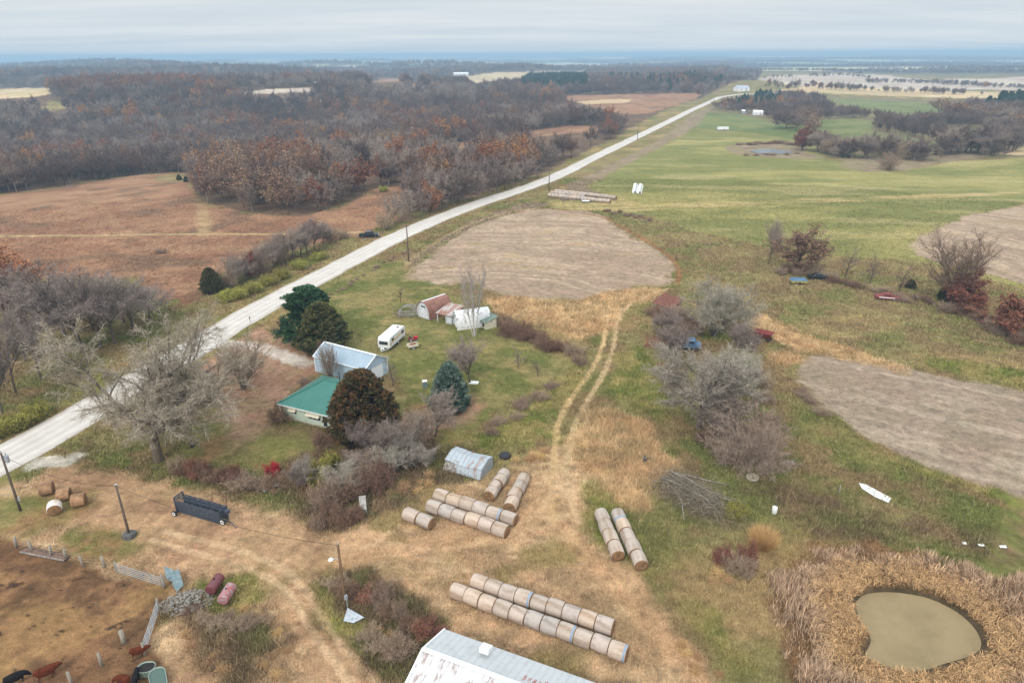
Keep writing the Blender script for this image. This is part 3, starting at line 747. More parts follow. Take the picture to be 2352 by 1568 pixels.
def prisms(segs, k, minr=0):
    if not segs: return np.zeros((0, 3)), np.zeros((0, 3), int)
    A = np.array([s[1] for s in segs], float); B = np.array([s[2] for s in segs], float)
    ra = np.maximum(np.array([s[3] for s in segs]), minr); rb = np.maximum(np.array([s[4] for s in segs]), minr)
    d = B-A; d /= np.linalg.norm(d, axis=1)[:, None]+1e-9
    up = np.where(np.abs(d[:, 2:3]) < .9, [[0, 0, 1.0]], [[1.0, 0, 0]])
    x = np.cross(d, up); x /= np.linalg.norm(x, axis=1)[:, None]; y = np.cross(d, x)
    a = np.arange(k)*2*np.pi/k; ring = x[:, None]*np.cos(a)[None, :, None]+y[:, None]*np.sin(a)[None, :, None]
    V = np.concatenate([A[:, None]+ring*ra[:, None, None], B[:, None]+ring*rb[:, None, None]], 1).reshape(-1, 3)
    j = np.arange(k); jn = (j+1) % k
    f = np.concatenate([np.stack([j, jn, jn+k], 1), np.stack([j, jn+k, j+k], 1)], 0)
    F = (np.arange(len(segs))[:, None, None]*2*k+f[None]).reshape(-1, 3)
    return V, F
def blades(P0, P1, w, rng):
    """one thin triangle pair per twig"""
    d = P1-P0; q = rng.normal(size=d.shape); s = np.cross(d, q); s /= np.linalg.norm(s, axis=1)[:, None]+1e-9; s *= w
    V = np.stack([P0-s, P0+s, P1], 1).reshape(-1, 3); return V, np.arange(len(V)).reshape(-1, 3)
def cat(parts):
    V = []; F = []; C = []; o = 0
    for v, f, c in parts:
        if len(v) == 0: continue
        V.append(v); F.append(f+o); o += len(v)
        c = np.asarray(c, float); C.append(np.tile(c, (len(v), 1)) if c.ndim == 1 else c)
    return np.concatenate(V), np.concatenate(F), np.concatenate(C)
class Kind: pass
def bare_kind(name, seed, p, bark, twig, ntw=4, tl=.6, tw=.02, trunk_lv=1, leaf=None, ks=(6,5,4,3,3), minr=.012, fork=True):
    segs, ends = skeleton(seed, p); rng = np.random.default_rng(seed)
    tr = [s for s in segs if s[0] <= trunk_lv]; cr = [s for s in segs if s[0] > trunk_lv]
    parts = []
    for lv in range(trunk_lv+1):
        v, f = prisms([s for s in tr if s[0] == lv], ks[lv]); 
        if len(v): parts.append((v, f, np.array(bark)*(1-.1*lv)))
    T = cat(parts)
    parts = []
    for lv in range(trunk_lv+1, p['levels']):
        v, f = prisms([s for s in cr if s[0] == lv], 3, minr)
        if len(v): parts.append((v, f, np.array(bark)*(.8)+np.array(twig)*.2 if lv < p['levels']-1 else twig))
    # fine twigs on the last two levels
    src = [s for s in segs if s[0] >= p['levels']-2]
    A = np.array([s[1] for s in src]); B = np.array([s[2] for s in src]); n = len(src)
    idx = np.repeat(np.arange(n), ntw); t = rng.random(len(idx))[:, None]; P0 = A[idx]*(1-t)+B[idx]*t
    d = (B-A)[idx]; d /= np.linalg.norm(d, axis=1)[:, None]+1e-9; d = d*.7+rng.normal(0, .62, d.shape); d[:, 2] += p.get('ttrop', .15); d /= np.linalg.norm(d, axis=1)[:, None]
    P1 = P0+d*tl*rng.uniform(.5, 1.3, (len(idx), 1)); v, f = blades(P0, P1, tw, rng)
    v[:, 2] = np.maximum(v[:, 2], .05)
    cc_ = np.array(twig)[None]*rng.uniform(.5, 1.6, (len(idx), 1)); parts.append((v, f, np.repeat(cc_, 3, 0)))
    if leaf:
        lc, nl, ls, frac = leaf     # colours, leaves per twig, size, share of twigs with leaves
        m = rng.random(len(P1)) < frac
        cl = sstep(.40, .55, fbm(P1[:, 0]/1.6+P1[:, 2]/1.9, P1[:, 1]/1.6+P1[:, 2]/2.3, seed, 2)); m &= rng.random(len(P1)) < (.35+cl)
        Q = np.repeat(P1[m], nl, 0); Q = Q+rng.normal(0, tl*.33, Q.shape)
        a = rng.normal(size=Q.shape); a /= np.linalg.norm(a, axis=1)[:, None]; b = np.cross(a, rng.normal(size=Q.shape)); b /= np.linalg.norm(b, axis=1)[:, None]
        s = ls*rng.uniform(.6, 1.3, (len(Q), 1))
        V = np.stack([Q-a*s, Q+b*s*.7, Q+a*s, Q-b*s*.7], 1).reshape(-1, 3); i4 = np.arange(len(Q))[:, None]*4
        F = np.concatenate([i4+np.array([[0, 1, 2]]), i4+np.array([[0, 2, 3]])], 0)
        lc = np.array(lc)*1.15; col = lc[rng.integers(0, len(lc), len(Q))]*rng.uniform(.7, 1.25, (len(Q), 1))
        V[:, 2] = np.maximum(V[:, 2], .05)
        parts.append((V, F, np.repeat(col, 4, 0)))
    Cc = cat(parts); k = Kind(); k.name = name
    k.trunk = np_mesh(name+'_trunk', T[0], T[1], M_['bark'], T[2]); k.crown = np_mesh(name+'_crown', Cc[0], Cc[1], M_['leaves' if leaf else 'twigs'], Cc[2])
    k.h = float(max(Cc[0][:, 2].max(), T[0][:, 2].max())); k.w = float(np.percentile(np.hypot(Cc[0][:, 0], Cc[0][:, 1]), 96))*2
    k.T, k.C = T, Cc; print(name, 'h', round(k.h, 1), 'w', round(k.w, 1), 'tris', len(T[1])+len(Cc[1]))
    return k
def ever_kind(name, seed, h, prof, cols, nc=260, per=42, size=.22, crad=.75, bark=None, droop=0, core=.5):
    """evergreen: clumps of short leafy sprays over a profile radius(t)"""
    rng = np.random.default_rng(seed); bark = bark or srgb(90,72,58)
    segs = [(0, (0,0,-.2), (0,0,h*.5), h*.028, h*.016), (0, (0,0,h*.5), (0,0,h*.95), h*.016, .02)]
    v, f = prisms(segs, 7); T = (v, f, np.tile(np.array(bark), (len(v), 1)))
    P_ = []; Dd = []; Cc = []
    cols = np.array(cols); br = []
    tt = rng.random(nc)**.85
    for i in range(nc):
        t = tt[i]; z = h*(.04+.95*t); R0 = prof(t)*(.8+.35*rng.random()); a = rng.random()*6.283
        inner = rng.random() < .22
        rr_ = R0*(rng.uniform(.3, .75) if inner else rng.uniform(.86, 1.06))
        c = np.array([math.cos(a)*rr_, math.sin(a)*rr_, z-droop*rr_])
        br.append((1, (0, 0, max(z-.35*rr_, .1)), tuple(c), .03, .015))
        out = np.array([math.cos(a), math.sin(a), .45+.5*t]); out /= np.linalg.norm(out)
        cr = crad*(.7+.6*rng.random())*(1-.35*t); m = per
        q = rng.normal(0, 1, (m, 3)); q /= np.linalg.norm(q, axis=1)[:, None]; q *= rng.random((m, 1))**.4
        q = q*np.array([cr, cr, cr*.62]); P_.append(c+q); dd = out[None]*.9+rng.normal(0, .5, (m, 3)); Dd.append(dd)
        base = cols[rng.integers(0, len(cols))]*rng.uniform(.72, 1.25)
        Cc.append(base[None]*rng.uniform(.65, 1.3, (m, 1)))
    P_ = np.concatenate(P_); Dd = np.concatenate(Dd); Cc = np.concatenate(Cc); Dd /= np.linalg.norm(Dd, axis=1)[:, None]
    s = size*rng.uniform(.6, 1.4, (len(P_), 1)); sd_ = np.cross(Dd, rng.normal(size=Dd.shape)); sd_ /= np.linalg.norm(sd_, axis=1)[:, None]
    V = np.stack([P_-Dd*s*.6, P_+sd_*s*.36, P_+Dd*s, P_-sd_*s*.36], 1).reshape(-1, 3); V[:, 2] = np.maximum(V[:, 2], .05)
    i4 = np.arange(len(P_))[:, None]*4; F = np.concatenate([i4+np.array([[0, 1, 2]]), i4+np.array([[0, 2, 3]])], 0)
    bv, bf = prisms(br, 3)
    C_ = cat([(V, F, np.repeat(Cc, 4, 0)), (bv, bf, np.array(bark)*.7)])
    k = Kind(); k.name = name
    k.trunk = np_mesh(name+'_trunk', T[0], T[1], M_['bark'], T[2]); k.crown = np_mesh(name+'_crown', C_[0], C_[1], M_['needles'], C_[2])
    k.h = float(C_[0][:, 2].max()); k.w = float(np.percentile(np.hypot(C_[0][:, 0], C_[0][:, 1]), 97))*2; k.T, k.C = T, C_
    print(name, 'h', round(k.h, 1), 'w', round(k.w, 1), 'tris', len(C_[1])); return k

GREY = srgb(134,124,116); GREYT = srgb(140,128,120); MAUV = srgb(118,102,98); BRN = srgb(98,82,70); SILV = srgb(150,144,136)
K = {}
def make_kinds():
    fp = dict(levels=4, seg=(6,4,3,2), wob=(.05,.13,.18,.2), trop=(.02,.04,.03,.02), taper=.45, n=(10,5,4), t0=(.35,.25,.2), ang=(54,42,42), len=(6.6,4.4,2.2,1.1), r=.2, rr=.5, cone=.8)
    for i, (b, t) in enumerate([(GREY, srgb(122,104,95)), (srgb(100,86,78), srgb(104,88,80)), (srgb(134,122,112), srgb(146,130,120)), (BRN, srgb(122,96,80))]):
        K['bare%d' % i] = bare_kind('bare_tree_%d' % i, 10+i, dict(fp, n=(9+i, 5, 4), len=(6.4+.5*(i % 2), 4.0+.4*i, 2.2, 1.1)), b, t, 3, .85, .055, 1, minr=.035)
    lf = dict(fp, n=(9, 5, 3))
    K['oakred'] = bare_kind('red_oak', 21, lf, BRN, srgb(112,88,74), 3, .6, .03, 1, leaf=([srgb(132,88,66), srgb(114,78,62), srgb(142,98,72)], 2, .26, .75), minr=.03)
    K['oakora'] = bare_kind('orange_oak', 22, lf, BRN, srgb(122,96,74), 3, .6, .03, 1, leaf=([srgb(166,114,72), srgb(148,100,68), srgb(176,132,88)], 2, .26, .75), minr=.03)
    K['oakbrn'] = bare_kind('brown_oak', 23, lf, BRN, srgb(116,96,80), 3, .6, .03, 1, leaf=([srgb(140,112,92), srgb(122,96,80), srgb(154,124,100)], 1, .26, .6), minr=.03)
    # near single trees
    K['silver'] = bare_kind('silver_maple', 31, dict(levels=5, seg=(4,8,6,4,3), wob=(.04,.13,.17,.2,.22), trop=(0,.03,.03,-.01,-.03), taper=.55, n=(6,7,6,5), t0=(.55,.2,.12,.1), ang=(46,42,44,45), len=(5.5,10.5,5.2,2.6,1.4), r=.62, rr=.62, cone=.35, ttrop=-.1), srgb(112,100,84), srgb(158,146,130), 6, .85, .017, 2, ks=(9,7,5,4,3), minr=.016)
    K['willow'] = bare_kind('grey_willow', 33, dict(levels=5, stems=3, stemang=26, base=.5, seg=(4,6,5,3,2), wob=(.05,.12,.16,.2,.22), trop=(.02,.05,.04,.03,.02), taper=.5, n=(4,6,5,4), t0=(.35,.2,.15,.1), ang=(38,42,44,45), len=(5,6.5,3.6,1.9,1.1), r=.36, rr=.6, cone=.4), srgb(112,104,92), srgb(160,152,138), 4, .75, .022, 1, ks=(8,6,4,3,3), minr=.018, leaf=([srgb(160,152,116), srgb(148,142,106)], 1, .09, .22))
    K['grove'] = bare_kind('grey_maple', 34, dict(levels=5, seg=(5,6,5,3,2), wob=(.05,.12,.16,.2,.22), trop=(.02,.06,.05,.04,.02), taper=.55, n=(6,6,5,4), t0=(.42,.2,.15,.1), ang=(36,38,42,45), len=(6,7,3.6,1.9,1.1), r=.36, rr=.6, cone=.5), srgb(104,92,82), srgb(148,132,122), 3, .8, .026, 1, ks=(8,6,4,3,3), minr=.018)
    K['vase'] = bare_kind('vase_tree', 35, dict(levels=4, stems=8, stemang=30, base=.18, seg=(7,5,3,2), wob=(.05,.08,.12,.15), trop=(.05,.08,.06,.05), taper=.35, n=(7,4,3), t0=(.25,.15,.1), ang=(26,30,34), len=(6.2,2.9,1.5,.8), r=.12, rr=.5, cone=.6), srgb(104,88,76), srgb(132,110,94), 2, .5, .016, 0, ks=(6,4,3,3,3), minr=.013)
    K['shrub'] = bare_kind('bare_shrub', 36, dict(levels=3, stems=16, stemang=52, base=.35, seg=(4,3,2), wob=(.10,.16,.2), trop=(.04,.04,.02), taper=.4, n=(6,4), t0=(.15,.1), ang=(36,44), len=(2.1,1.2,.65), r=.035, rr=.6, cone=.4), srgb(130,112,98), srgb(158,136,116), 2, .55, .019, 0, ks=(4,3,3,3,3), minr=.012)
    K['shrubd'] = bare_kind('dark_shrub', 37, dict(levels=3, stems=18, stemang=62, base=.4, seg=(4,3,2), wob=(.10,.16,.2), trop=(.02,.03,.0), taper=.4, n=(6,4), t0=(.15,.1), ang=(36,44), len=(1.9,1.1,.65), r=.035, rr=.6, cone=.4), srgb(110,88,76), srgb(138,110,92), 2, .55, .021, 0, ks=(4,3,3,3,3), minr=.012)
    K['shrubr'] = bare_kind('red_shrub', 38, dict(levels=3, stems=14, stemang=50, base=.35, seg=(4,3,2), wob=(.10,.16,.2), trop=(.04,.03,.0), taper=.4, n=(7,4), t0=(.15,.1), ang=(34,40), len=(1.9,1.0,.6), r=.03, rr=.6, cone=.4), srgb(116,92,78), srgb(136,100,84), 3, .4, .013, 0, ks=(4,3,3,3,3), minr=.012, leaf=([srgb(138,92,76), srgb(120,82,68), srgb(148,104,82)], 2, .085, .5))
    K['shrubred'] = bare_kind('scarlet_shrub', 39, dict(levels=3, stems=9, stemang=38, base=.2, seg=(4,3,2), wob=(.10,.16,.2), trop=(.04,.03,.0), taper=.4, n=(7,4), t0=(.15,.1), ang=(34,40), len=(1.7,.8,.5), r=.03, rr=.6, cone=.4), srgb(96,74,64), srgb(130,74,66), 4, .35, .016, 0, ks=(4,3,3,3,3), minr=.012, leaf=([srgb(196,48,50), srgb(170,44,46)], 2, .09, .8))
    K['shruby'] = bare_kind('yellow_shrub', 40, dict(levels=3, stems=14, stemang=48, base=.35, seg=(4,3,2), wob=(.10,.16,.2), trop=(.04,.03,.0), taper=.4, n=(7,5), t0=(.15,.1), ang=(34,40), len=(2.0,1.0,.6), r=.03, rr=.6, cone=.4), srgb(104,92,70), srgb(124,112,82), 4, .4, .016, 0, ks=(4,3,3,3,3), minr=.012, leaf=([srgb(150,146,66), srgb(128,130,60), srgb(168,160,74)], 2, .085, .55))
    K['fount'] = bare_kind('fountain_shrub', 41, dict(levels=3, stems=60, stemang=66, base=.5, seg=(6,3,2), wob=(.05,.12,.2), trop=(-.03,-.02,.0), taper=.3, n=(6,3), t0=(.25,.2), ang=(26,30), len=(4.2,1.4,.7), r=.05, rr=.6, cone=.4), srgb(146,128,114), srgb(158,138,122), 3, .5, .014, 0, ks=(4,3,3,3,3), minr=.014)
    K['gold'] = bare_kind('gold_grass', 61, dict(levels=2, stems=90, stemang=44, base=.55, seg=(4,2), wob=(.08,.15), trop=(-.06,-.03), taper=.3, n=(3,), t0=(.3,), ang=(20,), len=(1.3,.6), r=.018, rr=.6, cone=.4), srgb(184,150,108), srgb(196,162,118), 2, .6, .018, 0, ks=(3,3,3,3,3), minr=.01)
    K['willow2'] = bare_kind('grey_willow_b', 63, dict(levels=5, seg=(5,7,5,3,2), wob=(.05,.14,.17,.2,.22), trop=(.02,.03,.03,.02,.0), taper=.5, n=(7,6,5,4), t0=(.3,.2,.15,.1), ang=(50,42,44,45), len=(6.5,6.2,3.4,1.8,1.0), r=.4, rr=.55, cone=.5), srgb(116,106,96), srgb(154,144,132), 4, .75, .022, 1, ks=(8,6,4,3,3), minr=.018)
    K['tall'] = bare_kind('tall_grey_tree', 64, dict(levels=5, seg=(6,6,5,3,2), wob=(.06,.13,.16,.2,.22), trop=(.02,.05,.04,.04,.02), taper=.6, n=(6,6,4,4), t0=(.62,.25,.15,.1), ang=(40,40,42,45), len=(7.5,6.2,3.2,1.7,1.0), r=.30, rr=.6, cone=.4), srgb(96,84,74), srgb(144,130,122), 3, .8, .024, 1, ks=(8,6,4,3,3), minr=.018)
    K['sapling'] = bare_kind('sapling', 42, dict(levels=3, seg=(6,4,2), wob=(.06,.12,.2), trop=(.02,.08,.05), taper=.4, n=(12,6), t0=(.2,.15), ang=(40,40), len=(4.6,1.8,.8), r=.09, rr=.5, cone=.6), srgb(96,84,74), srgb(122,106,94), 4, .45, .017, 0, ks=(5,3,3,3,3), minr=.012)
    K['birch'] = bare_kind('pale_birch', 43, dict(levels=4, stems=4, stemang=9, base=.3, seg=(8,4,3,2), wob=(.04,.10,.16,.2), trop=(.02,.10,.08,.04), taper=.4, n=(13,4,3), t0=(.3,.2,.2), ang=(28,30,35), len=(11.5,2.6,1.2,.6), r=.15, rr=.45, cone=.6), srgb(196,186,180), srgb(160,148,140), 2, .45, .014, 0, ks=(6,4,3,3,3), minr=.014)
    K['oaknear'] = bare_kind('near_oak', 44, dict(levels=4, seg=(6,5,4,3), wob=(.05,.13,.18,.2), trop=(.0,.05,.04,.02), taper=.45, n=(14,6,5), t0=(.12,.2,.15), ang=(44,40,42), len=(7.5,4.0,2.0,1.0), r=.24, rr=.5, cone=1.0), srgb(90,76,66), srgb(116,92,80), 4, .5, .018, 1, minr=.016, leaf=([srgb(128,98,82), srgb(110,84,72), srgb(140,108,88)], 2, .14, .36))
    K['oakrust'] = bare_kind('rust_oak', 45, dict(levels=4, seg=(6,5,4,3), wob=(.05,.13,.18,.2), trop=(.0,.05,.04,.02), taper=.45, n=(12,6,5), t0=(.1,.2,.15), ang=(58,42,42), len=(5.6,3.4,1.7,.9), r=.2, rr=.5, cone=.9), srgb(90,70,60), srgb(120,80,64), 4, .5, .018, 1, minr=.016, leaf=([srgb(142,96,76), srgb(122,82,68), srgb(154,108,82)], 3, .15, .7))
    K['oakamb'] = bare_kind('amber_oak', 46, dict(levels=4, seg=(6,5,4,3), wob=(.05,.13,.18,.2), trop=(.0,.05,.04,.02), taper=.45, n=(13,6,5), t0=(.15,.2,.15), ang=(54,42,42), len=(8.0,4.2,2.0,1.0), r=.24, rr=.5, cone=.9), srgb(96,80,66), srgb(130,100,74), 4, .5, .018, 1, minr=.016, leaf=([srgb(186,128,76), srgb(162,108,68), srgb(196,146,92)], 2, .15, .6))
    # evergreens
    K['cedar'] = ever_kind('rusty_cedar', 51, 9.5, lambda t: 3.4*min(1, .55+t*2.2)*(1-t)**.42 if t > 0 else 2.0, [srgb(104,82,48), srgb(90,76,44), srgb(76,70,40), srgb(114,88,54), srgb(70,68,40)], 900, 46, .19, .46)
    K['cedarg'] = ever_kind('green_cedar', 52, 10, lambda t: 4.6*min(1, .6+t*2)*(1-t)**.5, [srgb(84,88,52), srgb(98,92,56), srgb(68,80,48), srgb(104,98,60)], 800, 46, .22, .6)
    K['pine'] = ever_kind('scots_pine', 53, 11, lambda t: (3.8+1.3*math.sin(t*9))*min(1, .65+t)*(1-.75*t**2.2), [srgb(58,92,60), srgb(50,82,54), srgb(70,102,66), srgb(46,74,50)], 640, 50, .23, .66)
    K['spruce'] = ever_kind('blue_spruce', 54, 9.0, lambda t: 2.7*min(1, .7+t*1.6)*(1-t)**.62, [srgb(92,110,98), srgb(78,98,84), srgb(106,122,108), srgb(70,86,72)], 620, 48, .19, .5, droop=.1)
    K['conifer'] = ever_kind('far_conifer', 55, 12, lambda t: 3.2*(1-t)**.8, [srgb(48,78,56), srgb(40,68,50), srgb(58,88,62)], 90, 26, .5, 1.0)
def place(kind, b, h, wpx=None, w=None, label='', cat='tree', name='tree', group=None, rz=None, seed=0):
    """stand a tree of this kind at world point b, h metres tall, crown w metres wide"""
    k = K[kind]; s = h/k.h; sw = s if w is None and wpx is None else ((w or wpx/pxm((b[0], b[1], b[2]+h*.5)))/k.w)
    o = thing(name, label, cat, (b[0], b[1], b[2]-.05), (seed*1.7 if rz is None else rz), group)
    o.scale = (sw, sw, s)
    a = link(bpy.data.objects.new('trunk', k.trunk)); a.parent = o
    c = link(bpy.data.objects.new('crown', k.crown)); c.parent = o
    return o
def tree_px(kind, u, v, top, wpx, label, name='bare_tree', cat='tree', group=None, rz=None, seed=None):
    b = P(u, v); h = hgt(b, top); return place(kind, b, h, wpx=wpx, label=label, name=name, cat=cat, group=group, rz=rz, seed=(u*.37+v) if seed is None else seed)

def forest():
    """wood trees: the ones that show largest stand singly, the rest are one object"""
    rng = np.random.default_rng(77)
    wood = poly_world(WOODPX)
    wood2 = poly_world([(1660,222),(1700,216),(1800,220),(1900,222),(2000,226),(2352,228),(2700,230),(2700,560),(2352,362),(2180,372),(2080,390),(1985,392),(1930,380),(1935,366),(1860,358),(1850,345),(1870,335),(2000,335),(1890,300),(1770,292),(1690,268),(1640,250)])
    holes = [z[1] for z in ZONES[1:32] if z[0] not in (f_forest, f_hollow)]; hpx = [p for f_, p in ZPX[1:32] if f_ not in (f_forest, f_hollow)]+[np.array(ROAD_UP[9:]+ROAD_DN[9:][::-1], float), np.array([(1690,200),(1730,196),(1730,216),(1690,214)], float), np.array([(1645,213),(1735,211),(1735,221),(1645,226)], float), np.array([(1036,168),(1078,168),(1078,176),(1036,176)], float), np.array([(1700,255),(1760,255),(1760,268),(1700,266)], float)]
    pts = []
    for lo, hi, sp in ((150, 700, 5.2), (700, 1500, 8.0), (1500, 2700, 13.0), (2700, 7500, 25.0)):
        N = int((hi*1.02)**2*math.radians(96)/2/sp**2*1.0)
        r = np.sqrt(rng.uniform(lo**2, hi**2, int(N*(1-(lo/hi)**2)))); a = np.radians(rng.uniform(-48, 48, len(r)))
        x, y = np.sin(a)*r, np.cos(a)*r
        if hi <= 2700:
            s1 = sdist(x, y, wood); s2 = sdist(x, y, wood2)
            ins = np.maximum(s1, s2); k = ins > -1
            thin = (s2 > s1); k &= ~(thin & (fbm(x/60, y/60, 88, 3) < .22))
            k |= (r > 2300) & (fbm(x/900+40, y/420, 51, 4)+.085*sstep(300, 1500, x)*sstep(2200, 3000, y) > .54)
        else: k = (fbm(x/900+40, y/420, 51, 4)+.085*sstep(300, 1500, x)*sstep(2200, 3000, y)) > .525; ins = np.full(len(x), 50.)
        x, y, r, ins = x[k], y[k], r[k], ins[k]
        keep = np.ones(len(x), bool)
        for h in holes:
            m = (x > h[:, 0].min()-6) & (x < h[:, 0].max()+6) & (y > h[:, 1].min()-6) & (y < h[:, 1].max()+6) & keep
            if m.any():
                q = sdist(x[m], y[m], h) > -2; keep[np.nonzero(m)[0][q]] = False
        m = r < 1600; d = np.full(len(x), 99.); d[m] = ldist(x[m], y[m], cl); keep &= d > 10+4*rng.random(len(x))
        zt = H(x, y)
        for fr in (.35, .7, 1.0):
            hh = zt+np.where(x > .33*y-60, 7.0, 12.0)*fr; dx_ = np.column_stack([x, y, hh-CAMZ]); ff = dx_@F_; uu = CX+FPX*(dx_@XR)/ff; vv = CY-FPX*(dx_@UR)/ff
            for h in hpx:
                m = (uu > h[:, 0].min()) & (uu < h[:, 0].max()) & (vv > h[:, 1].min()-1) & (vv < h[:, 1].max()+1) & keep
                if m.any():
                    q = sdist(uu[m], vv[m], h) > (1.2 if fr == 1 else 0); keep[np.nonzero(m)[0][q]] = False
        keep &= rng.random(len(x)) < .96
        g = np.floor(x/sp*1.0).astype(int)*100003+np.floor(y/sp*1.0).astype(int); _, first = np.unique(g, return_index=True)
        f = np.zeros(len(x), bool); f[first] = True; 
        keep &= f | (rng.random(len(x)) < .25)
        x, y, r, ins = x[keep], y[keep], r[keep], ins[keep]
        edge = sstep(0, 22, ins)
        sc = (.78+.5*rng.random(len(x)))*np.where(x > .33*y-60, .66, 1.0)*(.85+.15*edge)*(1.05 if hi <= 700 else 1.1 if hi <= 1500 else 1.3 if hi <= 2700 else 1.45)
        pts.append(np.column_stack([x, y, r, sc, ins]))
    for line, m_ in (([(1780,203),(1850,200),(1930,206),(2010,210),(2110,214),(2230,218)], 120), ([(1990,190),(2120,192),(2240,198),(2420,206)], 210), ([(1760,182),(1860,178),(1980,172)], 40), ([(1940,176),(2010,186)], 14)):
        L_ = smooth_line(poly_world(line), 6); s_ = np.concatenate([[0], np.cumsum(np.hypot(*np.diff(L_, axis=0).T))]); t_ = rng.random(m_)*s_[-1]
        xx = np.interp(t_, s_, L_[:, 0])+rng.normal(0, 7, m_); yy = np.interp(t_, s_, L_[:, 1])+rng.normal(0, 14, m_)
        pts.append(np.column_stack([xx, yy, np.hypot(xx, yy), rng.uniform(.35, .85, m_), np.full(m_, 30.)]))
    Q = np.concatenate(pts); x, y, r, sc, ins = Q.T; n = len(x)
    z = H(x, y)
    red = fbm(x/60, y/60, 401, 3); tone = fbm(x/70, y/70, 402, 3); u = rng.random(n); u = np.where((x > .33*y-60) & (y > 300), u*1.25+.06, u)
    kinds = ['bare0', 'bare1', 'bare2', 'bare3', 'oakred', 'oakora', 'oakbrn', 'conifer']
    ki = np.where(tone > .58, 2, np.where(tone < .43, 1, 0)); ki = np.where(rng.random(n) < .25, rng.integers(0, 4, n), ki)
    pr = .05+.6*sstep(.54, .72, red)
    ki = np.where(u < pr*.45, 4, ki); ki = np.where((u >= pr*.45) & (u < pr*.62), 5, ki); ki = np.where((u >= pr*.62) & (u < pr*.95), 6, ki)
    # red-brown oak clump at the corner of the prairie, conifer stands
    for px, kk, p_ in (([(1195,188),(1345,186),(1352,214),(1200,212)], 7, .9), ([(1400,186),(1680,188),(1600,212),(1560,216),(1400,200)], 7, .15), ([(2262,214),(2420,210),(2420,252),(2270,250)], 7, .85), ([(1688,222),(1795,222),(1790,250),(1690,250)], 7, .75), ([(430,400),(560,392),(700,420),(700,496),(560,490),(452,462)], 6, .35), ([(120,200),(440,186),(470,206),(130,226)], 4, .55)):
        pl = poly_world(px); m = sdist(x, y, pl) > 0; ki = np.where(m & (rng.random(n) < p_), kk, ki)
    sc = np.where(r < 420, sc*1.05, sc)
    # the 300 that show largest
    az = np.degrees(np.arctan2(x, y)); vis = np.abs(az) < 37.5
    order = np.argsort(np.where(vis, r/sc, 1e9))[:235]; single = np.zeros(n, bool); single[order] = True
    LB = {0: ('bare_tree', 'bare grey-brown tree standing in the wood beyond the gravel road'), 1: ('bare_tree', 'bare dark brown tree standing in the wood beyond the gravel road'), 2: ('bare_tree', 'bare pale grey tree standing in the wood beyond the gravel road'), 3: ('bare_tree', 'bare warm brown tree standing in the wood beyond the gravel road'),
          4: ('oak_tree', 'oak holding dark red-brown leaves in the wood beyond the gravel road'), 5: ('oak_tree', 'oak holding orange leaves in the wood beyond the gravel road'), 6: ('oak_tree', 'oak holding dull brown leaves in the wood beyond the gravel road'), 7: ('conifer_tree', 'dark green conifer in the wood beyond the gravel road')}
    for i in order:
        k = kinds[ki[i]]; nm, lb = LB[int(ki[i])]; o = place(k, (x[i], y[i], z[i]), K[k].h*sc[i], label=lb, name=nm, group=lb.split(' in the wood')[0].split(' standing')[0]+' trees of the wood', rz=rng.random()*6.28)
        s = K[k].h*sc[i]/K[k].h; o.scale = (s, s, s)
    # the rest
    rest = ~single; m = int(rest.sum()); print('forest', n, 'rest', m)
    kc = bpy.data.collections.new('wood_kinds')
    for i, kn in enumerate(kinds):
        k = K[kn]; o_ = len(k.T[0]); V = np.concatenate([k.T[0], k.C[0]]); F = np.concatenate([k.T[1], k.C[1]+o_]); Cc = np.concatenate([k.T[2], k.C[2]])
        me = np_mesh('wood_kind_%d' % i, V, F, M_['leaves'] if i > 3 else M_['twigs'], Cc); kc.objects.link(bpy.data.objects.new('wood_kind_%d' % i, me))
    me = bpy.data.meshes.new('wood'); me.vertices.add(m); me.vertices.foreach_set('co', np.column_stack([x, y, z-.05])[rest].astype(np.float32).ravel())
    a = me.attributes.new('kind_index', 'INT', 'POINT'); a.data.foreach_set('value', ki[rest].astype(np.int32))
    a = me.attributes.new('size', 'FLOAT', 'POINT'); a.data.foreach_set('value', sc[rest].astype(np.float32))
    a = me.attributes.new('turn', 'FLOAT', 'POINT'); a.data.foreach_set('value', (rng.random(m)*6.28).astype(np.float32))
    me.update(); wo = link(bpy.data.objects.new('woodland', me)); tag(wo, 'mass of leafless and russet autumn woodland stretching to the horizon', 'woodland', kind='stuff')
    ng = bpy.data.node_groups.new('wood_scatter', 'GeometryNodeTree'); ng.interface.new_socket('Geometry', in_out='INPUT', socket_type='NodeSocketGeometry'); ng.interface.new_socket('Geometry', in_out='OUTPUT', socket_type='NodeSocketGeometry')
    N = ng.nodes; L = ng.links; gi = N.new('NodeGroupInput'); go = N.new('NodeGroupOutput')
    ci = N.new('GeometryNodeCollectionInfo'); ci.inputs['Collection'].default_value = kc; ci.inputs['Separate Children'].default_value = True; ci.inputs['Reset Children'].default_value = True
    ip = N.new('GeometryNodeInstanceOnPoints'); ip.inputs['Pick Instance'].default_value = True
    def attr(nm, ty):
        q = N.new('GeometryNodeInputNamedAttribute'); q.data_type = ty; q.inputs['Name'].default_value = nm; return q.outputs['Attribute']
    m2p = N.new('GeometryNodeMeshToPoints'); L.new(gi.outputs[0], m2p.inputs[0])
    L.new(m2p.outputs[0], ip.inputs['Points']); L.new(ci.outputs[0], ip.inputs['Instance']); L.new(attr('kind_index', 'INT'), ip.inputs['Instance Index']); L.new(attr('size', 'FLOAT'), ip.inputs['Scale'])
    cx = N.new('ShaderNodeCombineXYZ'); L.new(attr('turn', 'FLOAT'), cx.inputs[2]); L.new(cx.outputs[0], ip.inputs['Rotation']); L.new(ip.outputs[0], go.inputs[0])
    md = wo.modifiers.new('scatter', 'NODES'); md.node_group = ng
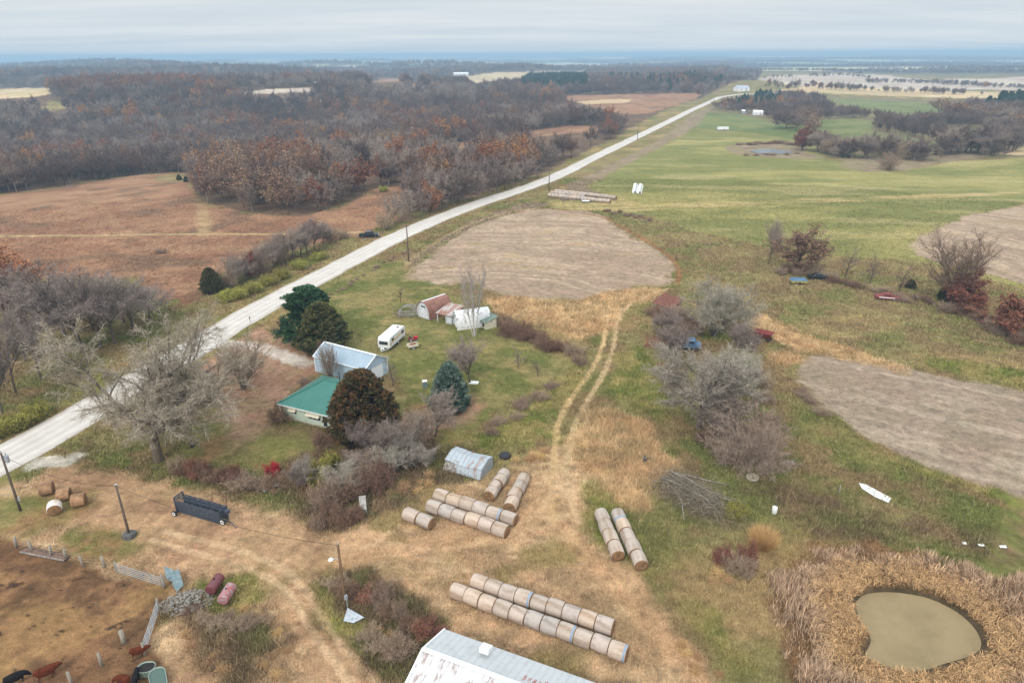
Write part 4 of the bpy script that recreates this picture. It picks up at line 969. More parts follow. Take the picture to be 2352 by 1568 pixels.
def trees():
    T = tree_px
    T('silver', 364, 1058, 722, 440, 'big spreading silver-grey bare tree by the gravel road, largest bare tree in the farmyard', rz=.6)
    T('vase', 561, 893, 765, 125, 'bare vase-shaped tree alone on the leaf-strewn lawn left of the green-roofed house')
    T('cedarg', 745, 802, 690, 118, 'broad brownish-green cedar standing in front of the taller pine behind the white shed', 'cedar_tree')
    T('pine', 715, 780, 655, 142, 'dark green pine behind the brownish cedar, beside the gravel road', 'pine_tree')
    T('cedar', 838, 1008, 848, 160, 'rusty brown cedar growing against the green-roofed house', 'cedar_tree')
    T('spruce', 1034, 935, 828, 92, 'blue-green spruce on the lawn right of the green-roofed house', 'spruce_tree')
    T('birch', 1090, 772, 590, 62, 'tall thin pale bare tree in front of the white arched shed')
    T('grove', 1080, 880, 752, 100, 'bushy dark bare tree behind the blue-green spruce')
    T('grove', 1000, 1000, 885, 105, 'dark bare tree at the foot of the spruce, on the side of the wire thicket')
    T('sapling', 903, 888, 818, 44, 'small bare tree beside the right end of the white metal shed')
    T('sapling', 1190, 848, 795, 44, 'small yellowish bare fruit tree alone on the orchard lawn')
    T('sapling', 1236, 865, 822, 34, 'smallest grey sapling on the orchard lawn right of the fruit tree')
    T('sapling', 920, 695, 650, 26, 'little bare tree beside the collapsed shed frame')
    T('vase', 762, 880, 770, 52, 'thin bare saplings standing between the white shed and the green roof')
    T('willow', 1640, 770, 632, 185, 'upper pale grey-green willow behind the blue wreck on the slope', 'willow_tree')
    T('willow2', 1604, 985, 742, 235, 'large lower pale grey willow hanging over the blue wreck', 'willow_tree', rz=2.2)
    T('willow', 1690, 905, 790, 130, 'smaller pale willow joining the two large ones on their right side', 'willow_tree', rz=4)
    T('grove', 1560, 830, 720, 110, 'grey bare tree wedged between the two large willows', rz=1)
    T('grove', 1530, 775, 690, 80, 'small grey bare tree between the sagging shed and the blue wreck', rz=2)
    T('grove', 1700, 830, 735, 90, 'grey bare tree behind the rusty grain wagon side of the willows', rz=5)
    T('grove', 1640, 1000, 880, 150, 'dark bare tree tangled under the lower willow', rz=3)
    T('fount', 1715, 1062, 925, 195, 'wide dome of arching bare stems below the grey willows', 'bare_shrub', 'shrub')
    T('grove', 1765, 606, 488, 52, 'slender grey bare tree next to the brown oak at the pasture fence')
    T('oaknear', 1828, 625, 498, 120, 'round brown-leaved oak at the pasture fence', 'oak_tree')
    T('sapling', 1940, 636, 560, 52, 'small bare tree right of the brown oak along the fence')
    T('sapling', 1998, 652, 580, 42, 'small bare tree between two others on the fence, beside wooden posts')
    T('sapling', 2062, 672, 602, 48, 'small bare tree above the rusty red car on the fence line')
    T('vase', 2195, 700, 520, 170, 'tall bare vase-shaped tree above the red-brown oak near the grey field')
    T('oakrust', 2208, 712, 612, 84, 'small rust-red oak under the vase-shaped bare tree', 'oak_tree')
    T('oakrust', 2330, 772, 668, 110, 'dark red-brown oak cut by the right edge of the picture', 'oak_tree')
    T('cedarg', 2172, 690, 652, 36, 'small dark cedar left of the rust-red oak', 'cedar_tree')
    T('cedarg', 2090, 662, 640, 24, 'smallest round dark cedar on the right fence line', 'cedar_tree')
    T('cedarg', 488, 672, 612, 50, 'dark cedar at the edge of the roadside scrub across the gravel road', 'cedar_tree')
    T('oakrust', 1842, 345, 283, 46, 'rust-brown oak standing by the far pond', 'oak_tree')
    # left woods by the road
    g = 'bare trees in the grove left of the road'
    for i, (u, v, t, w, s) in enumerate([(190, 810, 600, 165, 'two-trunked'), (232, 800, 640, 120, 'broken-topped'), (265, 790, 612, 120, 'round-headed'), (310, 770, 622, 110, 'low spreading'), (120, 740, 618, 130, 'dense-twigged'), (45, 730, 640, 120, 'dark-twigged'), (38, 905, 700, 95, 'slender leaning'), (95, 872, 735, 75, 'short open'), (60, 830, 690, 90, 'crooked'), (10, 960, 760, 80, 'edge-cut'), (150, 775, 640, 120, 'small forked'), (215, 760, 625, 120, 'smoky grey'), (285, 742, 640, 110, 'twiggy'), (345, 735, 655, 90, 'thin outlying')]):
        T('tall', u, v, t-18, w*1.22, s+' bare tree, grove left of the road, '+['by the lowest branches of the silver tree', 'in its middle', 'on its right side', 'at its right end beside the prairie', 'behind its front row', 'below the amber oak', 'at its left front', 'in its front row', 'at the left side', 'at the left edge of the picture', 'left of the two-trunked one', 'behind the broken-topped one', 'behind the round-headed one', 'farthest right by the russet prairie'][i], group=g)
    T('oakamb', 62, 690, 545, 150, 'amber-leaved oak above the grove at the left edge', 'oak_tree')
    T('oakrust', 10, 720, 590, 70, 'rust-red oak under the amber oak at the left edge', 'oak_tree')
    T('shrub', 370, 582, 566, 30, 'lone small grey bush in the russet prairie', 'shrub', 'shrub')
    for i, (u, v) in enumerate([(412, 414), (428, 418)]):
        T('cedarg', u, v, v-14, 12, ['small dark cedar in the grassy nook at the far edge of the prairie', 'small dark cedar hard against the wood at the prairie corner'][i], 'cedar_tree')
    # roadside scrub, woods side
    rng = random.Random(5); g = 'bare scrub trees along the far side of the gravel road'
    for i, (u, v, t, w, k) in enumerate([(520,660,600,60,'shrub'),(548,640,575,60,'grove'),(575,640,572,40,'oakrust'),(600,628,560,56,'grove'),(628,612,535,56,'grove'),(655,600,520,60,'grove'),(690,590,505,60,'grove'),(722,575,488,60,'grove'),(742,560,500,50,'grove'),(535,655,590,58,'grove'),(565,648,582,60,'grove'),(590,632,560,60,'shrub'),(615,622,548,60,'grove'),(642,606,528,60,'shrub'),(672,596,512,64,'grove'),(706,583,496,64,'grove'),(760,556,512,46,'shrub'),(790,548,520,40,'shrub'),(885,528,470,44,'shrub'),(1025,478,392,60,'bare0'),(1055,468,384,60,'bare1'),(1082,461,380,60,'bare0'),(1142,442,374,56,'bare0'),(1180,429,366,56,'bare2'),(1218,414,356,54,'bare2'),
        (905,520,440,50,'bare2'),(925,505,430,50,'bare2'),(945,508,425,50,'bare2'),(968,498,420,50,'bare2'),(990,488,410,52,'oakrust'),(1012,482,396,60,'bare2'),(1040,472,390,56,'bare2'),(1068,465,388,54,'bare0'),(1095,458,385,54,'bare2'),(1125,448,380,54,'bare0'),(1160,436,376,52,'bare1'),(1200,420,368,50,'bare0'),(1235,408,360,50,'bare1'),(880,440,425,26,'shruby'),(1398,318,262,36,'oakrust')]):
        nm = 'oak_tree' if 'oak' in k else 'bare_tree' if k not in ('shrub', 'shruby') else 'shrub'
        lb = {'oakrust': 'rust-leaved oak in the scrub strip across the gravel road', 'shruby': 'rounded yellow-green bush in the russet grass beyond the parked truck', 'shrub': 'grey thorn bush in the scrub strip across the gravel road'}.get(k, 'bare grey tree in the scrub strip across the gravel road')
        if k == 'oakrust': lb = {575: 'rust-leaved oak in the scrub between the cedar and the parked truck', 990: 'rust-leaved oak in the grey scrub beyond the parked truck', 1398: 'rust-leaved oak where the wood meets the far end of the road'}[u]
        T(k, u, v, t, w, lb, nm, 'shrub' if nm == 'shrub' else 'tree', group=g if lb.startswith('bare grey') else 'thorn bushes of the roadside scrub' if k == 'shrub' else None)
    g = 'yellow-green bushes in the roadside ditch'
    for u, v, t, w in [(520,690,662,50),(552,684,656,46),(585,672,642,46),(618,655,628,44),(650,640,612,42),(690,618,592,40),(735,595,574,36),(40,985,945,80),(85,960,920,70),(0,1000,960,70),(210,905,870,60),(240,880,850,50)]:
        T('shruby', u, v, t, w, 'low yellow-green bush in the roadside ditch across the gravel road', 'roadside_bush', 'bush', group=g)
    # hedge rows of bare brush
    def row(kind, pts, n, hpx, wpx, jit, label, name='bare_shrub', group=None, seed=1, cat='shrub'):
        r = random.Random(seed); L = smooth_line(pts, 6); s = np.concatenate([[0], np.cumsum(np.hypot(*np.diff(L, axis=0).T))])
        for i in range(n):
            t = s[-1]*(i+.5)/n; u = np.interp(t, s, L[:, 0])+r.gauss(0, jit); v = np.interp(t, s, L[:, 1])+r.gauss(0, jit*.6)
            k = kind if isinstance(kind, str) else r.choice(kind)
            T(k, u, v, v-hpx*r.uniform(.7, 1.25), wpx*r.uniform(.8, 1.25), label, name, cat, group=group, seed=r.random()*6)
    row(['shrub', 'shrubd'], [(1135,745),(1180,765),(1240,790),(1300,815),(1335,835)], 16, 32, 46, 6, 'brown bare bush in the hedge behind the orchard lawn', group='bushes of the orchard hedge', seed=2)
    row(['shrub'], [(1120,1000),(1200,940),(1270,890)], 9, 20, 34, 6, 'thin grey bush in the old fence row beside the orchard lawn', group='bushes of the old fence row', seed=3)
    row(['shrubd', 'shrub'], [(395,1075),(440,1088),(520,1110),(600,1125),(640,1112)], 9, 42, 60, 5, 'dark purple-brown bush in the shrub row behind the black cattle chute', group='dark bushes of the shrub row', seed=4)
    T('shrubr', 455, 1092, 1048, 62, 'red-brown leaved bush in the shrub row behind the cattle chute', 'leafy_shrub', 'shrub')
    T('shrubr', 540, 1108, 1066, 50, 'duller red-brown bush near the middle of the shrub row', 'leafy_shrub', 'shrub')
    T('shrubred', 632, 1096, 1054, 34, 'bright scarlet bush at the right end of the shrub row', 'scarlet_shrub', 'shrub')
    T('shrubd', 640, 968, 915, 64, 'brown rounded bush at the left corner of the green-roofed house', 'bare_shrub', 'shrub')
    T('shrubd', 742, 1022, 972, 70, 'dark purple bush under the windows of the green-roofed house', 'dark_shrub', 'shrub')
    T('shruby', 742, 1110, 1040, 62, 'tall yellow-green bush in the thicket below the house', 'leafy_shrub', 'shrub')
    T('shruby', 765, 1075, 1030, 44, 'smaller yellow-green bush behind the tall one in the thicket', 'leafy_shrub', 'shrub')
    T('shrub', 705, 890, 862, 50, 'brown bush squeezed between the house roof and the shed', 'bare_shrub', 'shrub')
    row(['shrub', 'shrubd', 'grove', 'willow2'], [(690,1130),(760,1150),(830,1130),(900,1090),(960,1050)], 15, 72, 84, 16, 'bare grey-brown brush in the thicket below the green-roofed house', group='brush of the farmyard thicket', seed=6)
    row(['grove', 'shrub'], [(800,1100),(850,1060),(920,1030),(990,1020)], 8, 84, 90, 14, 'taller pale bare brush at the back of the farmyard thicket', group='tall brush of the farmyard thicket', seed=7)
    row(['shrub', 'shrubd'], [(720,1200),(780,1205),(830,1195)], 5, 56, 60, 8, 'dark bare bush at the yard edge of the thicket', group='front bushes of the thicket', seed=8)
    row(['shrub', 'shrubd', 'shrubr'], [(775,1340),(830,1370),(880,1400),(940,1440),(990,1460)], 12, 36, 58, 12, 'rank brown weeds and brush between the lamp pole and the long barn', name='weed_clump', group='weed clumps by the lamp pole', seed=9, cat='weeds')
    row(['shrub'], [(850,1470),(900,1510),(940,1480)], 6, 40, 62, 10, 'tan brush against the left end of the long barn', name='weed_clump', group='weed clumps by the barn', seed=19, cat='weeds')
    row(['shrub', 'shrub', 'shrubd'], [(440,1400),(500,1430),(560,1440),(620,1420)], 8, 26, 50, 9, 'brown weed clump behind the fuel tanks', name='weed_clump', group='weed clumps by the tanks', seed=10, cat='weeds')
    row(['shrub', 'shrubd'], [(1510,720),(1560,740),(1600,770)], 6, 34, 48, 8, 'dark brush beside the sagging rusty shed', group='brush by the rusty shed', seed=11)
    row(['shrub', 'shrubd'], [(1620,1000),(1680,1040),(1740,1010),(1760,960)], 6, 44, 66, 10, 'brown brush at the foot of the arching shrub', group='brush under the willows', seed=12)
    row(['shrub'], [(1700,820),(1740,880),(1750,940)], 5, 38, 50, 8, 'grey-brown brush down the right side of the big willow', group='brush beside the willow', seed=13)
    row(['shrub'], [(1830,890),(1860,930),(1900,960)], 5, 20, 36, 5, 'low tan weeds along the edge of the grey field', name='weed_clump', group='weeds along the grey field', seed=14, cat='weeds')
    row(['shrub', 'shrubd', 'sapling'], [(1860,640),(1900,640),(1960,655),(2040,680),(2120,690),(2160,700)], 13, 22, 34, 6, 'low dark brush along the pasture fence line', group='brush along the pasture fence', seed=15)
    row(['shrubd', 'shrub'], [(1790,632),(1810,628),(1870,632),(1880,628)], 6, 34, 40, 6, 'dark brush under the brown oak', group='brush under the brown oak', seed=16)
    row(['shrubd', 'shrub', 'oakrust'], [(2180,715),(2230,730),(2290,760),(2345,790)], 9, 36, 46, 8, 'dark scrub below the red-brown oaks at the right', group='scrub at the right edge', seed=17)
    row(['shrub', 'shrubd'], [(1385,482),(1440,495),(1500,512)], 16, 8, 14, 4, 'low dark bush along the top edge of the round field', group='bushes along the round field', seed=18)
    0 and row(['shrub', 'shrub', 'shrubd'], [(1280,455),(1310,430),(1380,398),(1450,366),(1540,322),(1600,290)], 60, 7, 12, 6, 'low mauve-brown bush in the weedy strip right of the gravel road', group='bushes of the weedy road strip', seed=20)
    row(['shrub'], [(620,756),(680,724),(740,690),(800,656),(860,618),(940,572)], 26, 8, 14, 4, 'low grass hummock in the near roadside ditch', name='grass_clump', group='grass clumps of the near ditch', seed=21, cat='grass')
    # brush in the pond hollow
    row(['grove', 'shrub', 'bare0'], [(1870,350),(1930,358),(2000,362),(2070,364),(2130,360)], 26, 56, 54, 7, 'bare grey tree in the row beside the far pond', name='bare_tree', group='bare trees beside the far pond', seed=22, cat='tree')
    row(['grove', 'bare1'], [(2150,360),(2200,352),(2260,352),(2345,342)], 18, 66, 66, 6, 'dark bare tree at the right end of the pasture wood', name='bare_tree', group='dark trees at the end of the pasture wood', seed=23, cat='tree')
    row(['shrub', 'shrubd'], [(1690,334),(1740,331),(1800,331),(1850,336)], 14, 9, 20, 3, 'low brown bush behind the far pond', group='bushes behind the far pond', seed=31)
    row(['shrub'], [(1700,356),(1730,358),(1840,354)], 6, 7, 16, 3, 'low brown bush on the near bank of the far pond', group='bushes before the far pond', seed=32)
    row(['grove', 'bare1', 'oakbrn'], [(2160,262),(2230,282),(2300,300),(2350,312)], 14, 44, 56, 8, 'bare brown tree in the wood below the right windbreak', 'bare_tree', 'trees below the right windbreak', 35, 'tree')
    row(['grove', 'bare0', 'oakbrn'], [(1790,288),(1830,294),(1880,296)], 10, 42, 46, 6, 'bare brown tree between the two far green fields', 'bare_tree', 'trees between the far green fields', 36, 'tree')
    for pts, n, sd_, lb in (([(560,1390),(620,1430),(640,1500),(600,1550)], 9, 41, 'right of the fuel tanks'), ([(420,1450),(470,1510),(520,1560)], 7, 42, 'below the rubble heap'), ([(1540,1470),(1600,1540),(1640,1560)], 6, 43, 'at the bottom edge right of the barn'), ([(900,1130),(950,1120),(1000,1100)], 7, 44, 'behind the middle bale stack'), ([(1180,1050),(1220,1045),(1250,1060)], 5, 45, 'above the bale columns'), ([(1640,1290),(1660,1320),(1640,1350)], 5, 46, 'in the weeds left of the pond'), ([(860,1440),(900,1490),(880,1540)], 6, 47, 'left of the long barn')):
        row(['gold'], pts, n, 12, 34, 13, 'pale golden grass clump '+lb, 'grass_clump', 'golden grass '+lb, sd_, 'grass')
    T('shrub', 2040, 390, 340, 60, 'lone grey thorn bush in the brown hollow of the pasture', 'bare_shrub', 'shrub')
    row(['conifer'], [(1700,238),(1740,238),(1790,240)], 8, 13, 15, 3, 'dark conifer in the windbreak below the far white barn', name='conifer_tree', group='conifers of the far windbreak', seed=24, cat='tree')
    row(['conifer'], [(2270,246),(2310,246),(2352,246)], 9, 38, 24, 4, 'tall dark conifer in the windbreak at the far right', name='conifer_tree', group='conifers of the right windbreak', seed=25, cat='tree')
    row(['shrubr', 'shrub', 'shrub'], [(1660,1290),(1690,1330),(1720,1290)], 5, 50, 60, 8, 'rusty weed clump between the hay bales and the cattail pond', name='weed_clump', group='rusty weeds left of the pond', seed=26, cat='weeds')
    T('shruby', 1688, 1190, 1150, 54, 'bright yellow-green bush at the end of the brush pile', 'leafy_shrub', 'shrub')
# ---------------------------------------------------------------- buildings
def frame2(A, B):
    d = Vector((B[0]-A[0], B[1]-A[1], 0)); return math.atan2(d.y, d.x), d.length
def floor_z(root_loc, rz, pts):
    c, s = math.cos(rz), math.sin(rz)
    return min(gz(root_loc[0]+x*c-y*s, root_loc[1]+x*s+y*c) for x, y in pts)
def bmats():
    M_['green_roof'] = mat_ribs('green_metal_roof', srgb(50,114,102), srgb(64,122,110), .4, .7, .5, pitch=.45, axis=0, rough=.4, var=.06, ribdark=.7)
    M_['green_roof_y'] = mat_ribs('green_metal_roof_side', srgb(50,114,102), None, pitch=.45, axis=1, rough=.4, var=.06, ribdark=.7)
    M_['green_trim'] = mat('green_trim', srgb(52,118,104), .5, var=.08)
    M_['mint_wall'] = mat('pale_green_siding', srgb(190,202,184), .8, 0, srgb(176,184,162), .5, .7, .8, .08, 6)
    M_['white'] = mat('weathered_white', srgb(226,228,226), .6, 0, srgb(196,192,182), .55, .75, 1.2, .06, 5)
    M_['white_plain'] = mat('white_paint', srgb(232,234,232), .5, var=.04)
    M_['cream'] = mat('cream_wood', srgb(214,206,184), .75, 0, srgb(176,168,144), .5, .7, 2, .1, 8)
    M_['concrete'] = mat('concrete', srgb(172,160,146), .9, 0, srgb(140,126,112), .5, .7, 2, .12, 8)
    M_['glass'] = mat('dark_glass', srgb(44,52,58), .12, var=.1, spec=.6)
    M_['steel'] = mat_ribs('galvanised_ribbed_steel', srgb(180,200,216), srgb(166,184,198), .55, .75, .5, .5, 0, .42, .06, .86)
    M_['steel_roof'] = mat_ribs('blue_grey_roof_sheets', srgb(150,168,182), srgb(166,182,194), .45, .7, .5, .5, 0, .5, .06, .9)
    M_['steel_y'] = mat_ribs('galvanised_ribbed_wall', srgb(212,222,232), srgb(180,184,186), .55, .75, .5, .4, 1, .5, .06, .86)
    M_['steel_trim'] = mat('bright_trim', srgb(236,240,244), .45, var=.03)
    M_['rust_roof'] = mat_ribs('rusting_roof_sheets', srgb(156,112,98), srgb(128,86,72), .42, .62, 1.1, .6, 1, .8, .2, .8)
    M_['tin'] = mat_ribs('streaked_tin', srgb(166,174,180), srgb(146,116,100), .54, .64, .9, .6, 0, .6, .1, .8, stretch=(2.0, .2, 1))
    M_['rust_stripe'] = mat_ribs('half_rusted_sheets', srgb(190,190,186), srgb(150,106,90), .44, .54, 1.3, .6, 0, .7, .12, .8, stretch=(1.6, .12, 1))
    M_['old_white'] = mat('peeling_white_boards', srgb(214,218,222), .8, 0, srgb(150,146,144), .52, .64, 2.4, .12, 9, stretch=(3, 3, .35))
    M_['old_white_roof'] = mat('pale_worn_roofing', srgb(226,226,226), .7, 0, srgb(164,154,150), .52, .64, 1.6, .12, 7)
    M_['grey_wood'] = mat('grey_weathered_wood', srgb(140,130,120), .9, 0, srgb(108,96,86), .45, .6, 3, .25, 12, stretch=(1, 1, .3), bump=.01)
    M_['grey_wood2'] = mat('silvery_old_boards', srgb(166,162,156), .9, 0, srgb(122,114,106), .45, .6, 3, .25, 12, bump=.01)
    M_['dark'] = mat('dark_interior', srgb(34,30,28), .95, var=.2)
    M_['barn_roof'] = mat_ribs('barn_roof_sheets', srgb(186,189,190), srgb(168,170,170), .5, .75, .5, .61, 0, .6, .07, .94)
    M_['barn_roof2'] = mat_ribs('stained_barn_roof_sheets', srgb(208,208,209), srgb(160,142,136), .52, .6, 1.2, .92, 0, .55, .05, .9, stretch=(1.4, .22, 1))
    M_['rust'] = mat('flat_rust', srgb(126,76,62), .9, 0, srgb(94,60,50), .4, .6, 2.5, .25, 9)
    M_['rust_patch'] = mat('rust_bleed', srgb(150,104,98), .8, 0, srgb(176,150,148), .4, .6, 3, .2, 6)
    M_['red_paint'] = mat('faded_red_paint', srgb(136,54,52), .7, 0, srgb(104,52,48), .45, .6, 2, .15, 7)
    M_['far_white'] = mat('far_white_siding', srgb(236,238,240), .6, var=.03)
    M_['far_grey'] = mat('far_grey_roof', srgb(168,174,184), .6, var=.06)
def window(parent, x0, x1, z0, z1, y, panes=1, awn=None):
    """window in a wall facing -y of the local frame"""
    f = MB(); t = .07
    for a, b, c, d in ((x0-t, x1+t, z0-t, z0), (x0-t, x1+t, z1, z1+t), (x0-t, x0, z0, z1), (x1, x1+t, z0, z1)): f.box(((a+b)/2, y-.03, (c+d)/2), (b-a, .08, d-c))
    for k in range(1, panes): xm = x0+(x1-x0)*k/panes; f.box((xm, y-.03, (z0+z1)/2), (.05, .07, z1-z0))
    w = build('window', MB().box(((x0+x1)/2, y-.012, (z0+z1)/2), (x1-x0, .03, z1-z0)), M_['glass'], parent)
    build('frame', f, M_['white_plain'], w)
    if awn:
        a = MB(); d = awn; ym = y-d
        a.slab([(x0-.12, y-.02, z1+.22), (x0-.12, ym, z1-.32), (x1+.12, ym, z1-.32), (x1+.12, y-.02, z1+.22)], .03)
        n = int((x1-x0)/.22)
        for k in range(n+1):
            xx = x0-.12+(x1-x0+.24)*k/n; a.bar((xx, y-.03, z1+.235), (xx, ym, z1-.305), .03, .03)
        for xx in (x0-.12, x1+.12): a.add([(xx, y-.02, z1+.2), (xx, ym, z1-.34), (xx, y-.02, z1-.34)], [(0, 1, 2)])
        build('awning', a, M_['cream'], parent)
def gutter_pipe(parent, x, y, z):
    p = MB(); p.tube([(x, y, z), (x, y+.18, z-.2), (x, y+.18, .35), (x-.15, y-.2, .12), (x-.5, y-.75, .06)], .055, 6); build('downspout', p, M_['white_plain'], parent)
def house():
    A = P(654, 961); B = P(787, 994); rz, L = frame2(A, B); D = 9.4; h = 2.75; ov = .55; rise = 2.5
    L = max(L, 9.2); print('house', L, math.degrees(rz))
    z = floor_z(A, rz, [(0,0),(L,0),(L,D),(0,D)])
    t = thing('house', 'small pale green house with a green metal hip roof beside the rusty cedar', 'house', (A[0], A[1], z), rz)
    w = MB(); w.box((L/2, D/2, h/2+.15), (L, D, h-.3)); wall = build('wall', w, M_['mint_wall'], t)
    build('foundation', MB().box((L/2, D/2, .12), (L+.06, D+.06, .5)), M_['concrete'], t)
    # siding courses
    s = MB()
    for k in range(1, 11): s.box((L/2, -.008, .35+k*.235), (L+.02, .02, .025)); s.box((-.008, D/2, .35+k*.235), (.02, D+.02, .025))
    build('siding_laps', s, M_['mint_wall'], wall)
    e = h; r = h+rise; rl = 1.0; x0, x1, y0, y1 = -ov, L+ov, -ov, D+ov; xa, xb, ym = L/2-rl, L/2+rl, D/2
    F, Bk, Le, Ri = MB(), MB(), MB(), MB()
    F.slab([(x0,y0,e),(x1,y0,e),(xb,ym,r),(xa,ym,r)], .08); F.slab([(x1,y1,e),(x0,y1,e),(xa,ym,r),(xb,ym,r)], .08)
    rf = build('roof', F, M_['green_roof'], t)
    Le.slab([(x0,y1,e),(x0,y0,e),(xa,ym,r)], .08); Le.slab([(x1,y0,e),(x1,y1,e),(xb,ym,r)], .08); build('hip_panel', Le, M_['green_roof_y'], rf)
    c = MB()
    for a, b in (((x0,y0,e),(xa,ym,r)),((x1,y0,e),(xb,ym,r)),((x0,y1,e),(xa,ym,r)),((x1,y1,e),(xb,ym,r)),((xa,ym,r),(xb,ym,r))): c.bar((a[0],a[1],a[2]+.04), (b[0],b[1],b[2]+.04), .22, .06)
    build('ridge_cap', c, M_['green_trim'], rf)
    f = MB()
    for a, b in (((x0,y0),(x1,y0)),((x1,y0),(x1,y1)),((x1,y1),(x0,y1)),((x0,y1),(x0,y0))): f.bar((a[0],a[1],e-.12), (b[0],b[1],e-.12), .1, .2)
    build('gutter', f, M_['white'], t)
    build('soffit', MB().box((L/2, D/2, e-.13), (L+2*ov-.12, D+2*ov-.12, .04)), M_['white'], t)
    window(t, 1.5, 2.5, 1.3, 2.2, 0, 1, .6); window(t, 4.7, 6.9, 1.15, 2.2, 0, 3, .65)
    d = MB().box((7.75, -.02, 1.35), (.75, .06, 1.7)); dd = build('door', d, M_['glass'], t); build('frame', MB().box((7.34, -.04, 1.35), (.07,.08,1.8)).box((8.16,-.04,1.35),(.07,.08,1.8)).box((7.75,-.04,2.24),(.9,.08,.07)), M_['white_plain'], dd)
    gutter_pipe(t, -.3, -.5, e-.15)
    ch = MB(); ch.box((L/2+2.4, ym+1.6, r-.2), (.55,.55,1.3)); ch.box((L/2+2.4, ym+1.6, r+.5), (.68,.68,.12)); build('chimney', ch, M_['concrete'], t)
    v = MB(); v.tube([(L/2-.3, ym+2.6, r-1.2), (L/2-.3, ym+2.6, r+.3)], .06, 8); build('vent_pipe', v, M_['dark'], t)
def gable(name, label, cat, A, B, D, h, rise, mroof, mwall, ov=.25, trim=None, group=None, mgab=None):
    rz, L = frame2(A, B); z = floor_z(A, rz, [(0,0),(L,0),(L,D),(0,D)])
    t = thing(name, label, cat, (A[0], A[1], z), rz, group)
    w = MB(); pr = [(0,0),(D,0),(D,h),(D/2,h+rise-.04),(0,h)]
    w.loft([[(x, p[0], p[1]) for p in pr] for x in (0, L)]); build('wall', w, mwall, t)
    s = rise/(D/2); e = h-ov*s+.06; r = h+rise+.06; ym = D/2
    R_ = MB(); R_.slab([(-ov,-ov,e),(L+ov,-ov,e),(L+ov,ym,r),(-ov,ym,r)], .06); R_.slab([(L+ov,D+ov,e),(-ov,D+ov,e),(-ov,ym,r),(L+ov,ym,r)], .06)
    rf = build('roof', R_, mroof, t)
    if trim:
        c = MB(); c.bar((-ov,ym,r+.03),(L+ov,ym,r+.03), .4, .06)
        for x in (-ov, L+ov):
            c.bar((x,-ov,e+.02),(x,ym,r+.02), .16, .12); c.bar((x,D+ov,e+.02),(x,ym,r+.02), .16, .12)
        c.bar((-ov,-ov,e+.0),(L+ov,-ov,e+.0), .12,.12)
        for x in (0, L):
            for y in (0, D): c.bar((x, y, .05), (x, y, h), .14)
        build('trim', c, trim, rf)
    return t, rz, L
def white_shed():
    A = P(726, 853); B = P(841, 885); C_ = P(888, 855); D = (C_-B).length; print('shed D', D, (B-A).length)
    t, rz, L = gable('metal_shed', 'long white ribbed metal shed right behind the green-roofed house', 'shed', A, B, min(D, 7.2), 2.9, 1.5, M_['steel_roof'], M_['steel'], .15, M_['steel_trim'])
    D = min(D, 7.2)
    d = MB(); 
    for k in range(7): d.box((L+.012, .5+k*.95, 1.5), (.02, .04, 2.9))
    build('wall_seams', d, M_['far_grey'], t)
    dd = build('sliding_door', MB().box((L+.06, D*.52, 1.25), (.06, 2.8, 2.5)), M_['steel_trim'], t); build('door_track', MB().box((L+.09, D*.45, 2.6), (.08, 4.6, .1)), M_['far_grey'], dd)
    window(t, 3.0, 3.9, 1.3, 2.1, 0); window(t, 8.6, 9.5, 1.3, 2.1, 0)
def arch_shed(name, label, A, rz, W, Ln, Hh, mroof, mend, doors=True):
    """pointed gothic-arch shed, end wall facing local -y"""
    z = floor_z(A, rz, [(0,0),(W,0),(W,Ln),(0,Ln)]); t = thing(name, label, 'shed', (A[0], A[1], z), rz)
    def arc(s, o=0):
        pts = []
        for k in range(9):
            a = k/8; x = (W/2+o)*(1-a**2.1); pts.append((W/2+s*x, (Hh+o)*(math.sin(a*math.pi/2)**.92)))
        return pts
    lft, rgt = arc(-1), arc(1)
    prof = lft+rgt[::-1][1:]
    e = MB(); e.loft([[(x, y, zz) for x, zz in prof] for y in (.06, Ln-.06)]); build('end_wall', e, mend, t)
    lo, ro = arc(-1, .07), arc(1, .07); R_ = MB()
    for o_, i_ in ((lo, lft), (ro, rgt)):
        R_.loft([[(p[0], y, p[1]) for p in o_]+[(p[0], y, p[1]-.02) for p in i_[::-1]] for y in (-.25, Ln+.25)])
    rf = build('roof', R_, mroof, t); build('ridge_cap', MB().bar((W/2,-.27,Hh+.1),(W/2,Ln+.27,Hh+.1), .3, .06), M_['steel_trim'], rf)
    tr = MB()
    for a_, b_ in zip(prof[:-1], prof[1:]): tr.bar((a_[0],-.02,a_[1]),(b_[0],-.02,b_[1]), .12, .08)
    build('arch_trim', tr, M_['white'], t)
    if doors:
        d = MB(); d.box((W*.5, .02, Hh*.29), (W*.52, .06, Hh*.56)); dr = build('door', d, M_['old_white'], t)
        q = MB()
        for zz in (.15, .3, .44): q.box((W*.5, -.03, Hh*zz), (W*.5, .05, .07))
        q.box((W*.5, -.03, Hh*.29), (.05, .05, Hh*.55)); build('door_batten', q, M_['white_plain'], dr)
        build('loft_opening', MB().box((W*.5, .03, Hh*.70), (W*.3, .06, .22)), M_['dark'], t)
    return t
